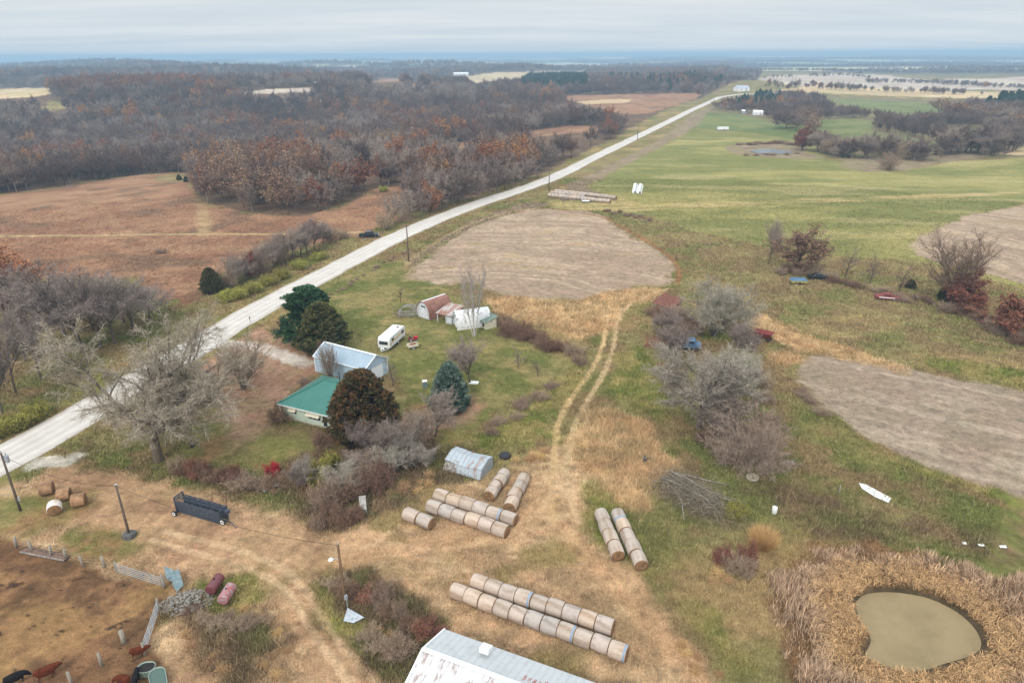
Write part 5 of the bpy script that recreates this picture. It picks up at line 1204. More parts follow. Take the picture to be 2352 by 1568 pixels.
def small_buildings():
    A = P(957.8, 725); B = P(1001, 735); rz, L = frame2(A, B)
    arch_shed('arched_shed', 'pointed-arch white shed with a rusty brown roof beside the collapsed frame', A, rz-.16, 4.1, 6.0, 3.6, M_['rust_roof'], M_['old_white'])
    A2 = P(1042, 743); B2 = P(1066, 755); rz2, _ = frame2(A2, B2)
    arch_shed('arched_shed', 'pointed-arch shed with a pale peeling roof behind the tall pale birch', A2, rz2-.35, 3.8, 6.5, 3.3, M_['old_white_roof'], M_['old_white'])
    # lean-to between the sheds
    A = P(1007, 738); B = P(1035, 744); rz, L = frame2(A, B); L = 3.4; z = floor_z(A, rz, [(0,0),(L,0),(L,4),(0,4)])
    t = thing('lean_to', 'open lean-to with a red-striped rusty tin roof between the two arched sheds', 'lean-to', (A[0], A[1], z), rz)
    r = MB(); r.slab([(-.3,-.5,1.95),(L+.3,-.5,1.95),(L+.3,4.3,2.75),(-.3,4.3,2.75)], .05); build('roof', r, M_['rust_stripe'], t)
    for x in (0, L*.62, L): build('post', MB().box((x, -.2, .98), (.14, .14, 1.9)), M_['old_white'], t)
    build('back_wall', MB().box((L/2, 4, 1.3), (L, .1, 2.6)), M_['dark'], t)
    build('side_wall', MB().box((L*.81, .0, .95), (L*.38, .1, 1.85)), M_['old_white'], t)
    build('beam', MB().box((L/2, -.2, 1.9), (L+.2, .1, .14)), M_['grey_wood2'], t)
    # little green-roofed coop
    A = P(1101, 748); B = P(1121, 759); rz, L = frame2(A, B); z = floor_z(A, rz, [(0,0),(2.6,0),(2.6,2.4),(0,2.4)])
    t = thing('coop', 'tiny cream coop with a green sloping roof right of the tall pale birch', 'coop', (A[0], A[1], z), rz)
    w = MB(); w.loft([[(x,0,0),(x,2.4,0),(x,2.4,2.2),(x,0,1.5)] for x in (0, 2.6)]); build('wall', w, M_['cream'], t)
    build('roof', MB().slab([(-.2,-.3,1.5),(2.8,-.3,1.5),(2.8,2.7,2.36),(-.2,2.7,2.36)], .07), mat('faded_green_roofing', srgb(120,138,126), .8, 0, srgb(100,112,98), var=.12), t)
    build('hatch', MB().box((1.5,-.02,.7), (.6,.05,.7)), M_['dark'], t)
    # collapsed frame
    A = P(912, 731); B = P(957, 729); rz, L = frame2(A, B); rnd = random.Random(3); z = floor_z(A, rz, [(0,0),(L,0),(L,4),(0,4)])
    t = thing('collapsed_shed', 'collapsed grey wooden shed frame of arched rafters left of the rusty arched shed', 'ruin', (A[0], A[1], z), rz)
    for k in range(6):
        y = .4+k*.8; pts = []; W = L*.92; Hh = 2.2*(1-.08*k)
        for j in range(11):
            a = math.pi*j/10; pts.append((L/2-math.cos(a)*W/2+.12*k, y+.5*math.sin(a)*rnd.uniform(.5, 1.2), max(.05, Hh*math.sin(a)**.8)))
        m = MB()
        for a_, b_ in zip(pts[:-1], pts[1:]): m.bar(a_, b_, .07, .12)
        build('rafter', m, M_['grey_wood2'], t)
    m = MB()
    for k in range(26):
        a = Vector((rnd.uniform(-1, L+.5), rnd.uniform(-.6, 4.6), rnd.uniform(.05, .5))); d = Vector((rnd.gauss(0,1), rnd.gauss(0,1), rnd.gauss(0,.25))).normalized()*rnd.uniform(.7, 2.0); b = a+d; b.z = max(.05, b.z); m.bar(a, b, .04, .16)
    build('fallen_boards', m, M_['grey_wood'], t)
    m = MB()
    for k in range(5): m.bar((.2, .3+k*.02, .3+k*.28), (L, .3, .35+k*.28+rnd.uniform(-.1,.1)), .03, .13)
    build('front_boards', m, M_['grey_wood2'], t)
    # rusty sagging shed under the willows
    A = P(1500, 711); B = P(1532, 719); rz, L = frame2(A, B); z = floor_z(A, rz, [(0,0),(5,0),(5,4),(0,4)])
    t = thing('sagging_shed', 'low sagging shed with a rusty brown roof beside the upper grey willow', 'shed', (A[0], A[1], z), rz)
    build('roof', MB().slab([(-.3,-.3,1.7),(4.6,-.4,1.35),(4.9,3.8,2.5),(.4,3.6,2.9)], .08), M_['rust'], t)
    build('back_wall', MB().box((2.4, 3.3, 1.1), (4.6, .12, 2.3)), M_['grey_wood'], t); build('side_wall', MB().box((4.5, 1.6, .7), (.12, 3.2, 1.4)), M_['grey_wood'], t)
    for a_, b_ in (((0,0,0),(.1,0,1.6)),((2,0,0),(2.1,-.1,1.5)),((-.9,-.5,0),(.3,.1,1.2))): build('post', MB().bar(a_, b_, .13), M_['grey_wood2'], t)
    # collapsed tin shed in the thicket
    zt = 2.3; r0 = P(1036, 1032, 1.9); r1 = P(1120, 1056, 1.9); rz, L = frame2(r0, r1); g0 = (r0[0], r0[1]); z = gz(*g0)
    t = thing('tin_shed', 'half-collapsed tin shed with rust stripes and a bowed roof in the thicket', 'shed', (r0[0], r0[1], z), rz)
    R_ = MB(); n = 10
    def sag(u): return -.14*math.sin(u*math.pi)+.05*math.sin(u*9)
    R_.loft([[(L*u, 0, 1.9+sag(u)), (L*u, -.02, 1.83+sag(u)), (L*u, -1.6, 1.25+sag(u)*1.4), (L*u, -1.6, 1.32+sag(u)*1.4)] for u in [k/n for k in range(n+1)]]); 
    R_.loft([[(L*u, 0, 1.92+sag(u)), (L*u, 1.3, 1.7+sag(u)), (L*u, 1.3, 1.63+sag(u)), (L*u, 0, 1.85+sag(u))] for u in [k/n for k in range(n+1)]])
    build('roof', R_, M_['tin'], t)
    W = MB(); W.loft([[(L*u, -1.5, 1.28+sag(u)*1.3), (L*u, -1.55, 1.28+sag(u)*1.3), (L*u, -2.1, .1), (L*u, -2.05, .05)] for u in [k/n for k in range(3, n+1)]]); build('side_wall', W, M_['tin'], t)
    W = MB()
    for k in range(8): W.bar((L*.02+k*.22, -2.2, .1), (L*.04+k*.24, -1.3, 1.4), .2, .03)
    build('board_wall', W, M_['grey_wood2'], t)
    E = MB(); E.add([(L+.02,-2.1,0),(L+.02,1.3,0),(L+.02,1.3,1.6),(L+.02,0,1.85),(L+.02,-1.5,1.28),(L-.1,-2.1,0),(L-.1,1.3,0),(L-.1,1.3,1.6),(L-.1,0,1.85),(L-.1,-1.5,1.28)], [(0,1,2,3,4),(9,8,7,6,5),(0,5,6,1),(1,6,7,2),(4,9,5,0),(2,7,8,3),(3,8,9,4)]); build('end_wall', E, M_['tin'], t)
def long_barn():
    E1 = P(1022, 1444, 3.4); E2 = P(1336, 1555.5, 3.4); d = (E2-E1); d.z = 0; d.normalize(); zr = 3.6
    for k in range(200):
        R1 = P(971, 1490, zr)
        if (R1-E1).dot(d) > 0: zr += .03
        else: break
    best = min([3.6+.05*i for i in range(120)], key=lambda q: abs((P(971, 1490, q)-E1).dot(d)))
    R1 = P(971, 1490, best); hw = math.hypot(R1[0]-E1[0], R1[1]-E1[1]); print('barn ridge', best, 'half width', hw, 'sep', (R1-E1).dot(d))
    best = min(max(best, 4.3), 6.0); R1 = P(971, 1490, best); n = Vector((d.y, -d.x, 0)); hw = (R1-E1).dot(n); print('hw', hw)
    hw = max(hw, 3.2)
    L = 34; rz = math.atan2(d.y, d.x); loc = Vector((E1[0], E1[1], gz(E1[0], E1[1])-.1))
    t = thing('long_barn', 'long white metal-roofed barn cut off by the bottom of the picture', 'barn', loc, rz)
    e = 3.4-loc.z; r = best-loc.z; h2 = hw*1.25; e2 = e-.5
    a = MB(); a.slab([(L,0,e),(0,0,e),(0,-hw,r),(L,-hw,r)], .07); rf = build('roof', a, M_['barn_roof'], t)
    b = MB(); b.slab([(L,-hw,r),(0,-hw,r),(-.0,-hw-h2,e2),(L,-hw-h2,e2)], .07); build('near_slope', b, M_['barn_roof2'], rf)
    c = MB(); c.bar((-.05,-hw,r+.05),(L,-hw,r+.05), .42, .07); c.bar((-.03,0,e),(-.03,-hw,r), .12, .16); c.bar((-.03,-hw,r),(-.03,-hw-h2,e2), .12, .16); build('ridge_cap', c, M_['steel_trim'], rf)
    w = MB(); w.loft([[(x,-.35,0),(x,-.35,e-.12),(x,-hw,r-.12),(x,-hw-h2+.35,e2-.02),(x,-hw-h2+.35,0)] for x in (.25, L-.3)]); build('wall', w, M_['white'], t)
    s = (r-e)/hw
    hz = lambda y: e+(-y)*s
    hb = MB(); y = -hw*.42; hb.slab([(4.3,y-.35,hz(y)+.5),(5.15,y-.35,hz(y)+.5),(5.15,y+.45,hz(y)+.3),(4.3,y+.45,hz(y)+.3)][::-1], .45); build('roof_hatch', hb, M_['white'], t)
    rnd = random.Random(9)
    p = MB()
    for x0, cnt in ((8.6, 7), (12.2, 5), (15.4, 5), (18.7, 4), (23, 4)):
        for k in range(cnt):
            x = x0+k*.42; y0 = -hw*.80+rnd.uniform(-.15, .15); y1 = y0+rnd.uniform(.5, 1.2)
            q = [(x, y0, hz(y0)+.006), (x+.26, y0, hz(y0)+.006), (x+.26+rnd.uniform(-.05,.05), y1, hz(y1)+.006), (x+.03, y1, hz(y1)+.006)]
            p.add(q, [(0, 1, 2, 3)])
    build('rust_patches', p, M_['rust_patch'], rf)
def far_buildings():
    def simple(u, v, wpx, h, rise, D, label, mr, mw, ang=0, cat='barn', name='far_barn'):
        a = P(u, v); W = wpx/pxm(a); dx = Vector((math.cos(ang), math.sin(ang), 0)); A = a-dx*W/2; B = a+dx*W/2
        t, rz, L = gable(name, label, cat, A, B, D, h, rise, mr, mw, .3)
        t.location.z = gz(a[0], a[1])-.2
        build('door', MB().box((L*.72, -.05, h*.42), (L*.16, .1, h*.8)), M_['far_grey'], t); build('window', MB().box((L*.28, -.04, h*.5), (L*.08, .08, h*.3)), M_['glass'], t)
        return t
    simple(1708, 210, 30, 4.2, 3.2, 12, 'white barn on the rise where the far gravel road bends away', M_['far_grey'], M_['far_white'], .25)
    simple(1742, 264.5, 20, 2.4, 1.6, 8, 'low pale-roofed shed half hidden below the far windbreak', M_['far_white'], M_['far_white'], -.1, 'shed', 'far_shed')
    simple(1712, 261, 14, 2.2, 1.2, 6, 'tiny dark-sided shed left of the low pale shed below the windbreak', M_['far_white'], M_['far_grey'], -.1, 'shed', 'far_shed')
    simple(1057, 174, 38, 5, 3, 20, 'long white poultry barn far off in the woods', M_['far_white'], M_['far_white'], .05)
    simple(732, 205, 12, 5, 4, 12, 'small white farmhouse at the far end of the narrow tan field', M_['far_white'], M_['far_white'], .3, 'house', 'far_house')
# ---------------------------------------------------------------- bales
def pmats():
    M_['wrap'] = mat('net_wrap', srgb(188,172,158), .85, 0, srgb(154,132,112), .42, .66, 1.3, .2, 8, stretch=(.35, 1, 1), each=.14)
    M_['wrapw'] = mat('white_net_wrap', srgb(226,216,208), .8, 0, srgb(196,176,158), .5, .7, 1.3, .1, 7)
    M_['wrapg'] = mat('weathered_grey_wrap', srgb(184,170,160), .85, 0, srgb(150,136,124), .45, .65, 1.5, .1, 7, each=.12)
    M_['wrapb'] = mat('bare_brown_hay', srgb(172,134,100), .9, 0, srgb(130,98,70), .4, .6, 2.2, .25, 9)
    M_['hay'] = mat('hay_end', srgb(146,112,78), .95, 0, srgb(112,84,56), .4, .6, 3.0, .3, 12, bump=.02)
    M_['blue'] = mat('blue_net_edge', srgb(130,152,176), .7, var=.1)
    M_['yellow'] = mat('yellow_lichen_hay', srgb(206,160,50), .9, 0, srgb(170,120,50), .45, .6, 3, .2, 9)
    M_['tyre'] = mat('tyre_rubber', srgb(44,44,46), .85, var=.15)
    M_['rim'] = mat('white_rim', srgb(232,232,228), .5, var=.05)
    M_['gunmetal'] = mat('dark_grey_steel', srgb(62,70,82), .5, 0, srgb(78,88,100), .5, .65, 3, .1, 8)
    M_['black'] = mat('black_paint', srgb(26,30,36), .3, var=.1, spec=.6)
    M_['chrome'] = mat('chrome', srgb(190,194,200), .25, .8, var=.05)
    M_['pole'] = mat('weathered_pole', srgb(112,98,86), .95, 0, srgb(88,76,66), .4, .6, 3, .2, 12, stretch=(1,1,.15))
    M_['post'] = mat('pale_fence_post', srgb(164,156,142), .95, 0, srgb(128,118,104), .4, .6, 3, .2, 10, stretch=(1,1,.2))
    M_['brownpole'] = mat('brown_pole', srgb(132,104,76), .95, 0, srgb(104,80,58), .4, .6, 3, .2, 12, stretch=(1,1,.15))
    M_['galv'] = mat('galvanised_tube', srgb(184,192,198), .45, .3, srgb(150,154,156), .5, .7, 3, .08, 6)
    M_['tank_red'] = mat('maroon_tank_paint', srgb(112,58,60), .6, 0, srgb(98,74,80), .5, .65, 1.5, .12, 6)
    M_['tank_pink'] = mat('flaking_pink_tank', srgb(166,98,100), .75, 0, srgb(158,142,142), .47, .55, 3.2, .12, 7)
    M_['tub'] = mat('galvanised_tub', srgb(132,148,138), .5, 0, srgb(120,134,122), .5, .65, 2.5, .12, 6)
    M_['tubwater'] = mat('tank_water', srgb(74,96,86), .1, var=.1, spec=.5)
    M_['aqua'] = mat('pale_aqua_sheet', srgb(100,120,124), .7, 0, srgb(132,142,146), .5, .65, 2, .1, 6)
    M_['blue_wreck'] = mat('dull_blue_paint', srgb(74,108,140), .6, 0, srgb(116,136,150), .5, .65, 1.6, .15, 6)
    M_['cow_red'] = mat('red_brown_hide', srgb(98,48,28), .9, 0, srgb(78,36,22), .4, .6, 3, .15, 12, spec=.1)
    M_['cow_black'] = mat('black_hide', srgb(24,23,25), .9, 0, srgb(36,33,33), .4, .6, 3, .15, 12, spec=.1)
    M_['scrap'] = mat('scrap_rubble', srgb(150,146,140), .9, 0, srgb(108,98,86), .42, .58, 5, .35, 14)
    M_['brush'] = mat('dead_branch_wood', srgb(160,150,138), .9, 0, srgb(110,102,94), .4, .6, 3, .2, 9)
BALE = {}
def bale_proto(wrap):
    if wrap in BALE: return BALE[wrap]
    r = .80; L = 1.0     # unit length along local x, scaled when placed
    X = Matrix.Rotation(math.pi/2, 4, 'Y')
    def bum(k, n): return 1+.012*math.sin(k*2.1)+.01*math.sin(k*5.3+n)
    c = MB(); c.lathe([(0,-.5),(r*.55,-.505),(r*.88,-.495),(r*.915,-.475),(r*.95,-.42),(r*.99,0),(r*.95,.42),(r*.915,.475),(r*.88,.495),(r*.55,.505),(0,.5)], 28, X)
    w = MB(); w.lathe([(r*.93,-.485),(r*.97,-.45),(r*1.0,-.25),(r*1.012,0),(r*1.0,.25),(r*.97,.45),(r*.93,.485)], 28, X)
    w.f = [f for f in w.f if len(f) == 4]
    d = {}
    for nm, mb, mt in (('hay_core', c, M_['hay']), ('net_wrap', w, M_[wrap])):
        me = bpy.data.meshes.new(nm); me.from_pydata([tuple(v) for v in mb.v], [], mb.f); me.materials.append(mt); me.polygons.foreach_set('use_smooth', [True]*len(me.polygons)); me.update(); d[nm] = me
    b = MB(); b.lathe([(r*1.0,.34),(r*.992,.40),(r*.975,.45)], 28, X); b.f = [f for f in b.f if len(f) == 4]
    me = bpy.data.meshes.new('blue_edge'); me.from_pydata([tuple(v) for v in b.v], [], b.f); me.materials.append(M_['blue']); me.update(); d['blue_edge'] = me
    BALE[wrap] = d; return d
def bale(p, rz, L, label, group, wrap='wrap', rnd=None, blue=False, s=1.0):
    d = bale_proto(wrap); rnd = rnd or random
    rr_ = rnd.uniform(.96, 1.03)*s
    o = thing('hay_bale', label, 'hay bale', (p[0], p[1], gz(p[0], p[1])+.76*rr_), rz+rnd.gauss(0, .018), group)
    sx = L*rnd.uniform(.955, .99); o.rotation_euler = (0, 0, o.rotation_euler[2]); o.scale = (sx, rr_, rr_*rnd.uniform(.95, .985))
    ro = rnd.uniform(0, 6.28)
    for nm in ('hay_core', 'net_wrap')+(('blue_edge',) if blue else ()):
        c = link(bpy.data.objects.new(nm, d[nm])); c.parent = o; c.rotation_euler = (ro, 0, 0)
    return o
def bale_row(p0, p1, n, desc, group, wrap=('wrap',), seed=1, blues=(), start='left', z=.8, jit=.05):
    a = P(*p0, z); b = P(*p1, z); d = b-a; rz = math.atan2(d.y, d.x); sp = math.hypot(d.x, d.y)/(n-1) if n > 1 else 1.5
    r = random.Random(seed); nx, ny = -math.sin(rz), math.cos(rz); print('row', desc, 'spacing', round(sp, 2))
    for i in range(n):
        q = a.lerp(b, i/(n-1)) if n > 1 else a; o = r.gauss(0, jit)
        which = ORD[i] if i < len(ORD) else None
        if i == 0: lab = 'hay bale at the %s end of %s' % (start, desc)
        elif i == n-1: lab = 'hay bale at the %s end of %s' % ({'left': 'right', 'far': 'near', 'near': 'far'}[start], desc)
        else: lab = '%s hay bale from the %s end in %s' % (ORD[i], start, desc)
        bale((q[0]+nx*o, q[1]+ny*o), rz, sp, lab, group, r.choice(wrap), r, i in blues)
def bales():
    g = 'net-wrapped round hay bales in rows'
    bale_row((1054,1358),(1421,1493), 11, 'the long front row by the barn', g, ('wrap','wrap','wrapg'), 1, (7,10))
    bale_row((1101,1336),(1390,1433), 9, 'the long back row by the barn', g, ('wrap','wrap','wrapg'), 2, (3,))
    bale_row((998,1163),(1150,1214), 6, 'the front row of the middle stack', g, ('wrap','wrap','wrapg'), 3)
    bale_row((1015,1136),(1169,1187), 6, 'the back row of the middle stack', g, ('wrap','wrap','wrapg'), 4, (4,))
    bale_row((947,1182),(977,1195), 2, 'the pair left of the middle stack', g, ('wrap','wrapg'), 5)
    bale_row((1155,1090),(1127,1130), 4, 'the short column nearest the tin shed', g, ('wrap',), 6, start='far')
    bale_row((1201,1101),(1174,1155), 4, 'the column reaching to the middle stack', g, ('wrap',), 7, start='far')
    bale_row((1384,1186),(1414,1263), 4, 'the left column beside the lone track', g, ('wrap',), 8, start='far')
    bale_row((1423,1186),(1467,1286), 5, 'the right column beside the lone track', g, ('wrap',), 9, (0,), start='far')
    g = 'loose round bales near the road'; r = random.Random(4)
    a = P(124, 1163, .8); bale(a, -1.05, 1.45, 'white-wrapped round bale in front of the three brown bales by the road', g, 'wrapw', r, s=1.02)
    a = P(106, 1119, .8); bale(a, .35, 1.5, 'brown round bale farthest back of the four by the road', g, 'wrapb', r)
    a = P(146, 1132, .8); bale(a, .3, 1.5, 'middle brown round bale of the four by the road', g, 'wrapb', r)
    a = P(180, 1146, .8); o = bale(a, .3, 1.5, 'brown round bale with a yellow patch, rightmost of the four by the road', g, 'wrapb', r)
    y = MB(); y.lathe([(0,-.52),(.2,-.53),(.36,-.525),(.4,-.50)], 14, Matrix.Translation((0,0,-.25))@Matrix.Rotation(math.pi/2, 4, 'Y')); build('yellow_patch', y, M_['yellow'], o)
    g = 'weathered bales in the far rows by the road'
    bale_row((1264,446),(1398,460.5), 17, 'front row of the far roadside stack', g, ('wrapg','wrap'), 11, z=.8)
    bale_row((1270,440.5),(1340,448), 9, 'middle row of the far roadside stack', g, ('wrapg','wrap'), 12, z=.8)
    bale_row((1279,437),(1411,451.5), 17, 'back row of the far roadside stack', g, ('wrapg','wrap'), 13, z=.8)
# ---------------------------------------------------------------- vehicles
def wheel(parent, c, r, w, axis='Y', rim='rim', tyre='tyre', q=.56):
    M = Matrix.Translation(c)@(Matrix.Rotation(math.pi/2, 4, 'X') if axis == 'Y' else Matrix.Rotation(math.pi/2, 4, 'Y'))
    k = build('wheel', MB().lathe([(r*.55,-w/2),(r*.92,-w/2),(r,-w*.32),(r,w*.32),(r*.92,w/2),(r*.55,w/2)], 20, M), M_[tyre], parent, True)
    build('rim', MB().lathe([(0,-w*.35),(r*.3,-w*.5),(r*q,-w*.54),(r*q,w*.54),(r*.3,w*.5),(0,w*.35)], 16, M), M_[rim], k)
def pickup():
    a = P(848, 545); t = thing('pickup_truck', 'black crew-cab pickup truck parked in the grass across the gravel road', 'truck', (a[0], a[1], gz(a[0], a[1])), R(6))
    prof = [(-2.9,.55),(-2.9,1.12),(-1.15,1.15),(-1.15,1.15),(1.35,1.15),(2.7,1.05),(2.95,.85),(2.95,.5),(2.5,.42),(-2.6,.42)]
    b = MB(); b.loft([[(x, y*(.92 if k in (0, 3) else 1), z) for x, z in prof] for k, y in enumerate((-.98, -.99, .99, .98))]); build('body', b, M_['black'], t, bevel=.05)
    c = MB(); c.loft([[(-1.2,y*.93,1.14),(-.95,y*.80,1.84),(.75,y*.80,1.86),(1.55,y*.93,1.15)] for y in (-1, 1)]); build('cab', c, M_['black'], t, bevel=.05)
    for s in (-1, 1):
        g = MB(); g.slab([(-.88, s*.885, 1.28),(.02, s*.885,1.28),(.02, s*.815,1.74),(-.8, s*.815,1.74)] if s < 0 else [(-.8, s*.815, 1.74),(.02,s*.815,1.74),(.02,s*.885,1.28),(-.88,s*.885,1.28)], .03); g.slab([(.12, s*.885,1.28),(1.15,s*.885,1.28),(.72,s*.815,1.74),(.12,s*.815,1.74)] if s < 0 else [(.12,s*.815,1.74),(.72,s*.815,1.74),(1.15,s*.885,1.28),(.12,s*.885,1.28)], .03); build('side_window', g, M_['glass'], t)
        build('headlight', MB().box((2.84, s*.72, .92), (.16,.36,.2)), M_['rim'], t); build('mirror', MB().box((1.1, s*1.08, 1.28), (.12,.2,.18)), M_['black'], t)
    build('windscreen', MB().slab([(1.47,-.78,1.22),(1.47,.78,1.22),(.83,.70,1.80),(.83,-.70,1.80)], .03), M_['glass'], t)
    build('bed_liner', MB().box((-2.03, 0, 1.16), (1.6,1.62,.04)), M_['dark'], t); build('grille', MB().box((2.93,0,.85),(.08,1.0,.3)), M_['chrome'], t); build('bumper', MB().box((2.98,0,.55),(.16,1.9,.2)).box((-2.95,0,.6),(.14,1.8,.2)), M_['chrome'], t)
    for x in (-1.85, 1.95):
        for s in (-1, 1): wheel(t, (x, s*.9, .42), .42, .28, rim='chrome')
def camper():
    A = P(868, 807); B = P(896, 808); C_ = P(932, 776)
    d = C_-B; rz = math.atan2(d.y, d.x); L = math.hypot(d.x, d.y); L = min(max(L, 5.5), 7.0); W = 2.35; print('camper L', L)
    t = thing('camper_trailer', 'white camper trailer with orange stripes parked on the lawn', 'trailer', (B[0], B[1], gz(B[0], B[1])), rz)
    # local x along its length, y 0..W to the left
    prof = [(0.0,.62),(-.05,1.1),(-.02,1.6),(.12,2.3),(.4,2.62),(L-.35,2.66),(L,2.4),(L+.02,1.2),(L-.1,.62)]
    b = MB(); b.loft([[(x, y, z) for x, z in prof] for y in (0, W)]); build('body', b, M_['white'], t, bevel=.09)
    s = MB(); s.slab([(.9,-.012,1.35),(L-.4,-.012,1.72),(L-.4,-.012,1.98),(.9,-.012,1.62)], .01); build('orange_stripe', s, mat('orange_stripe', srgb(222,172,88), .6, var=.08), t)
    s = MB(); s.slab([(.2,-.013,1.05),(1.2,-.013,1.25),(1.2,-.013,1.5),(.2,-.013,1.5)], .01); build('tan_stripe', s, mat('tan_stripe', srgb(196,168,140), .6, var=.08), t)
    for x0, x1, z0, z1 in ((1.0,1.9,1.75,2.15),(L-1.7,L-.7,1.55,2.05)):
        w = build('side_window', MB().box(((x0+x1)/2,-.012,(z0+z1)/2),(x1-x0,.03,z1-z0)), M_['glass'], t); build('frame', MB().box(((x0+x1)/2,-.018,z0-.03),(x1-x0+.1,.04,.05)).box(((x0+x1)/2,-.018,z1+.03),(x1-x0+.1,.04,.05)), M_['chrome'], w)
    w = build('front_window', MB().box((-.06, W/2, 1.65), (.06, 1.7, .55)), M_['glass'], t); build('frame', MB().box((-.08,W/2,1.35),(.06,1.85,.05)).box((-.06,W/2,1.96),(.08,1.85,.05)).box((-.09,W/2-.3,1.65),(.05,.05,.55)).box((-.09,W/2+.3,1.65),(.05,.05,.55)), M_['chrome'], w)
    for x, y in ((L*.62, W*.55), (L*.8, W*.35)): build('roof_vent', MB().box((x, y, 2.7), (.36,.36,.12)), M_['dark'] if x > 4.4 else M_['white_plain'], t)
    build('roof_seams', MB().box((L*.5, W*.5, 2.655), (.06, W*.96, .03)).box((L*.27, W*.5, 2.65), (.06, W*.96, .03)), M_['far_grey'], t)
    h = MB(); h.bar((.1,.3,.5),(-1.15,W/2,.5), .08); h.bar((.1,W-.3,.5),(-1.15,W/2,.5), .08); build('hitch', h, M_['white_plain'], t)
    g = MB(); g.tube([(-.55,W/2-.18,.5),(-.55,W/2-.18,.95)], .15, 12); g.tube([(-.55,W/2+.18,.5),(-.55,W/2+.18,.95)], .15, 12); build('gas_bottles', g, M_['white_plain'], t, True)
    build('chassis', MB().box((L/2, W/2, .55), (L-.3, W-.3, .16)), M_['dark'], t)
    for y in (.12, W-.12): wheel(t, (L*.55, y, .36), .36, .2)
    build('jack', MB().box((-.9, W/2, .25), (.08,.08,.5)), M_['galv'], t)
def mower_and_cart():
    a = P(948, 782); t = thing('riding_mower', 'red riding mower standing behind the small white cart', 'mower', (a[0], a[1], gz(a[0], a[1])), R(25))
    h = MB(); h.loft([[(.25,y,.42),(.3,y,.85),(.9,y,.82),(1.05,y,.6),(1.05,y,.42)] for y in (-.28,.28)]); build('hood', h, mat('mower_red', srgb(186,32,46), .4, var=.06), t, bevel=.05)
    build('deck', MB().box((-.05,0,.3),(1.5,1.05,.16)), M_['red_paint'], t, bevel=.03); build('fender', MB().box((-.5,0,.58),(.6,.95,.14)), M_['red_paint'], t, bevel=.05)
    s = MB(); s.box((-.4,0,.75),(.42,.45,.12)); s.box((-.62,0,.95),(.1,.43,.36)); build('seat', s, M_['tyre'], t, bevel=.04)
    build('steering_wheel', MB().tube([(.15+.17*math.cos(k*.524)*.4, .17*math.sin(k*.524), .98+.17*math.cos(k*.524)) for k in range(13)], .02, 6), M_['tyre'], t)
    for x, y, r in ((-.5,-.48,.3),(-.5,.48,.3),(.75,-.42,.2),(.75,.42,.2)): wheel(t, (x,y,r), r, .18, rim='rim')
    a = P(948, 800); t = thing('utility_cart', 'small white-sided cart full of odds and ends in front of the red mower', 'cart', (a[0], a[1], gz(a[0], a[1])), R(28))
    build('bed', MB().box((0,0,.5),(1.9,1.1,.06)).box((.95,0,.72),(.05,1.1,.42)).box((-.95,0,.72),(.05,1.1,.42)), M_['cream'], t); build('side_panel', MB().box((0,-.56,.74),(1.95,.05,.5)).box((0,.56,.74),(1.95,.05,.5)), M_['cream'], t)
    rnd = random.Random(2); l = MB()
    for k in range(7): l.box((rnd.uniform(-.7,.7), rnd.uniform(-.35,.35), .65+rnd.random()*.2), (.35,.25,.3), rnd.random()*3)
    build('load', l, M_['red_paint'], t); build('tongue', MB().bar((.95,0,.45),(1.8,0,.4),.06), M_['dark'], t)
    for y in (-.6,.6): wheel(t, (-.1,y,.28), .28, .14)
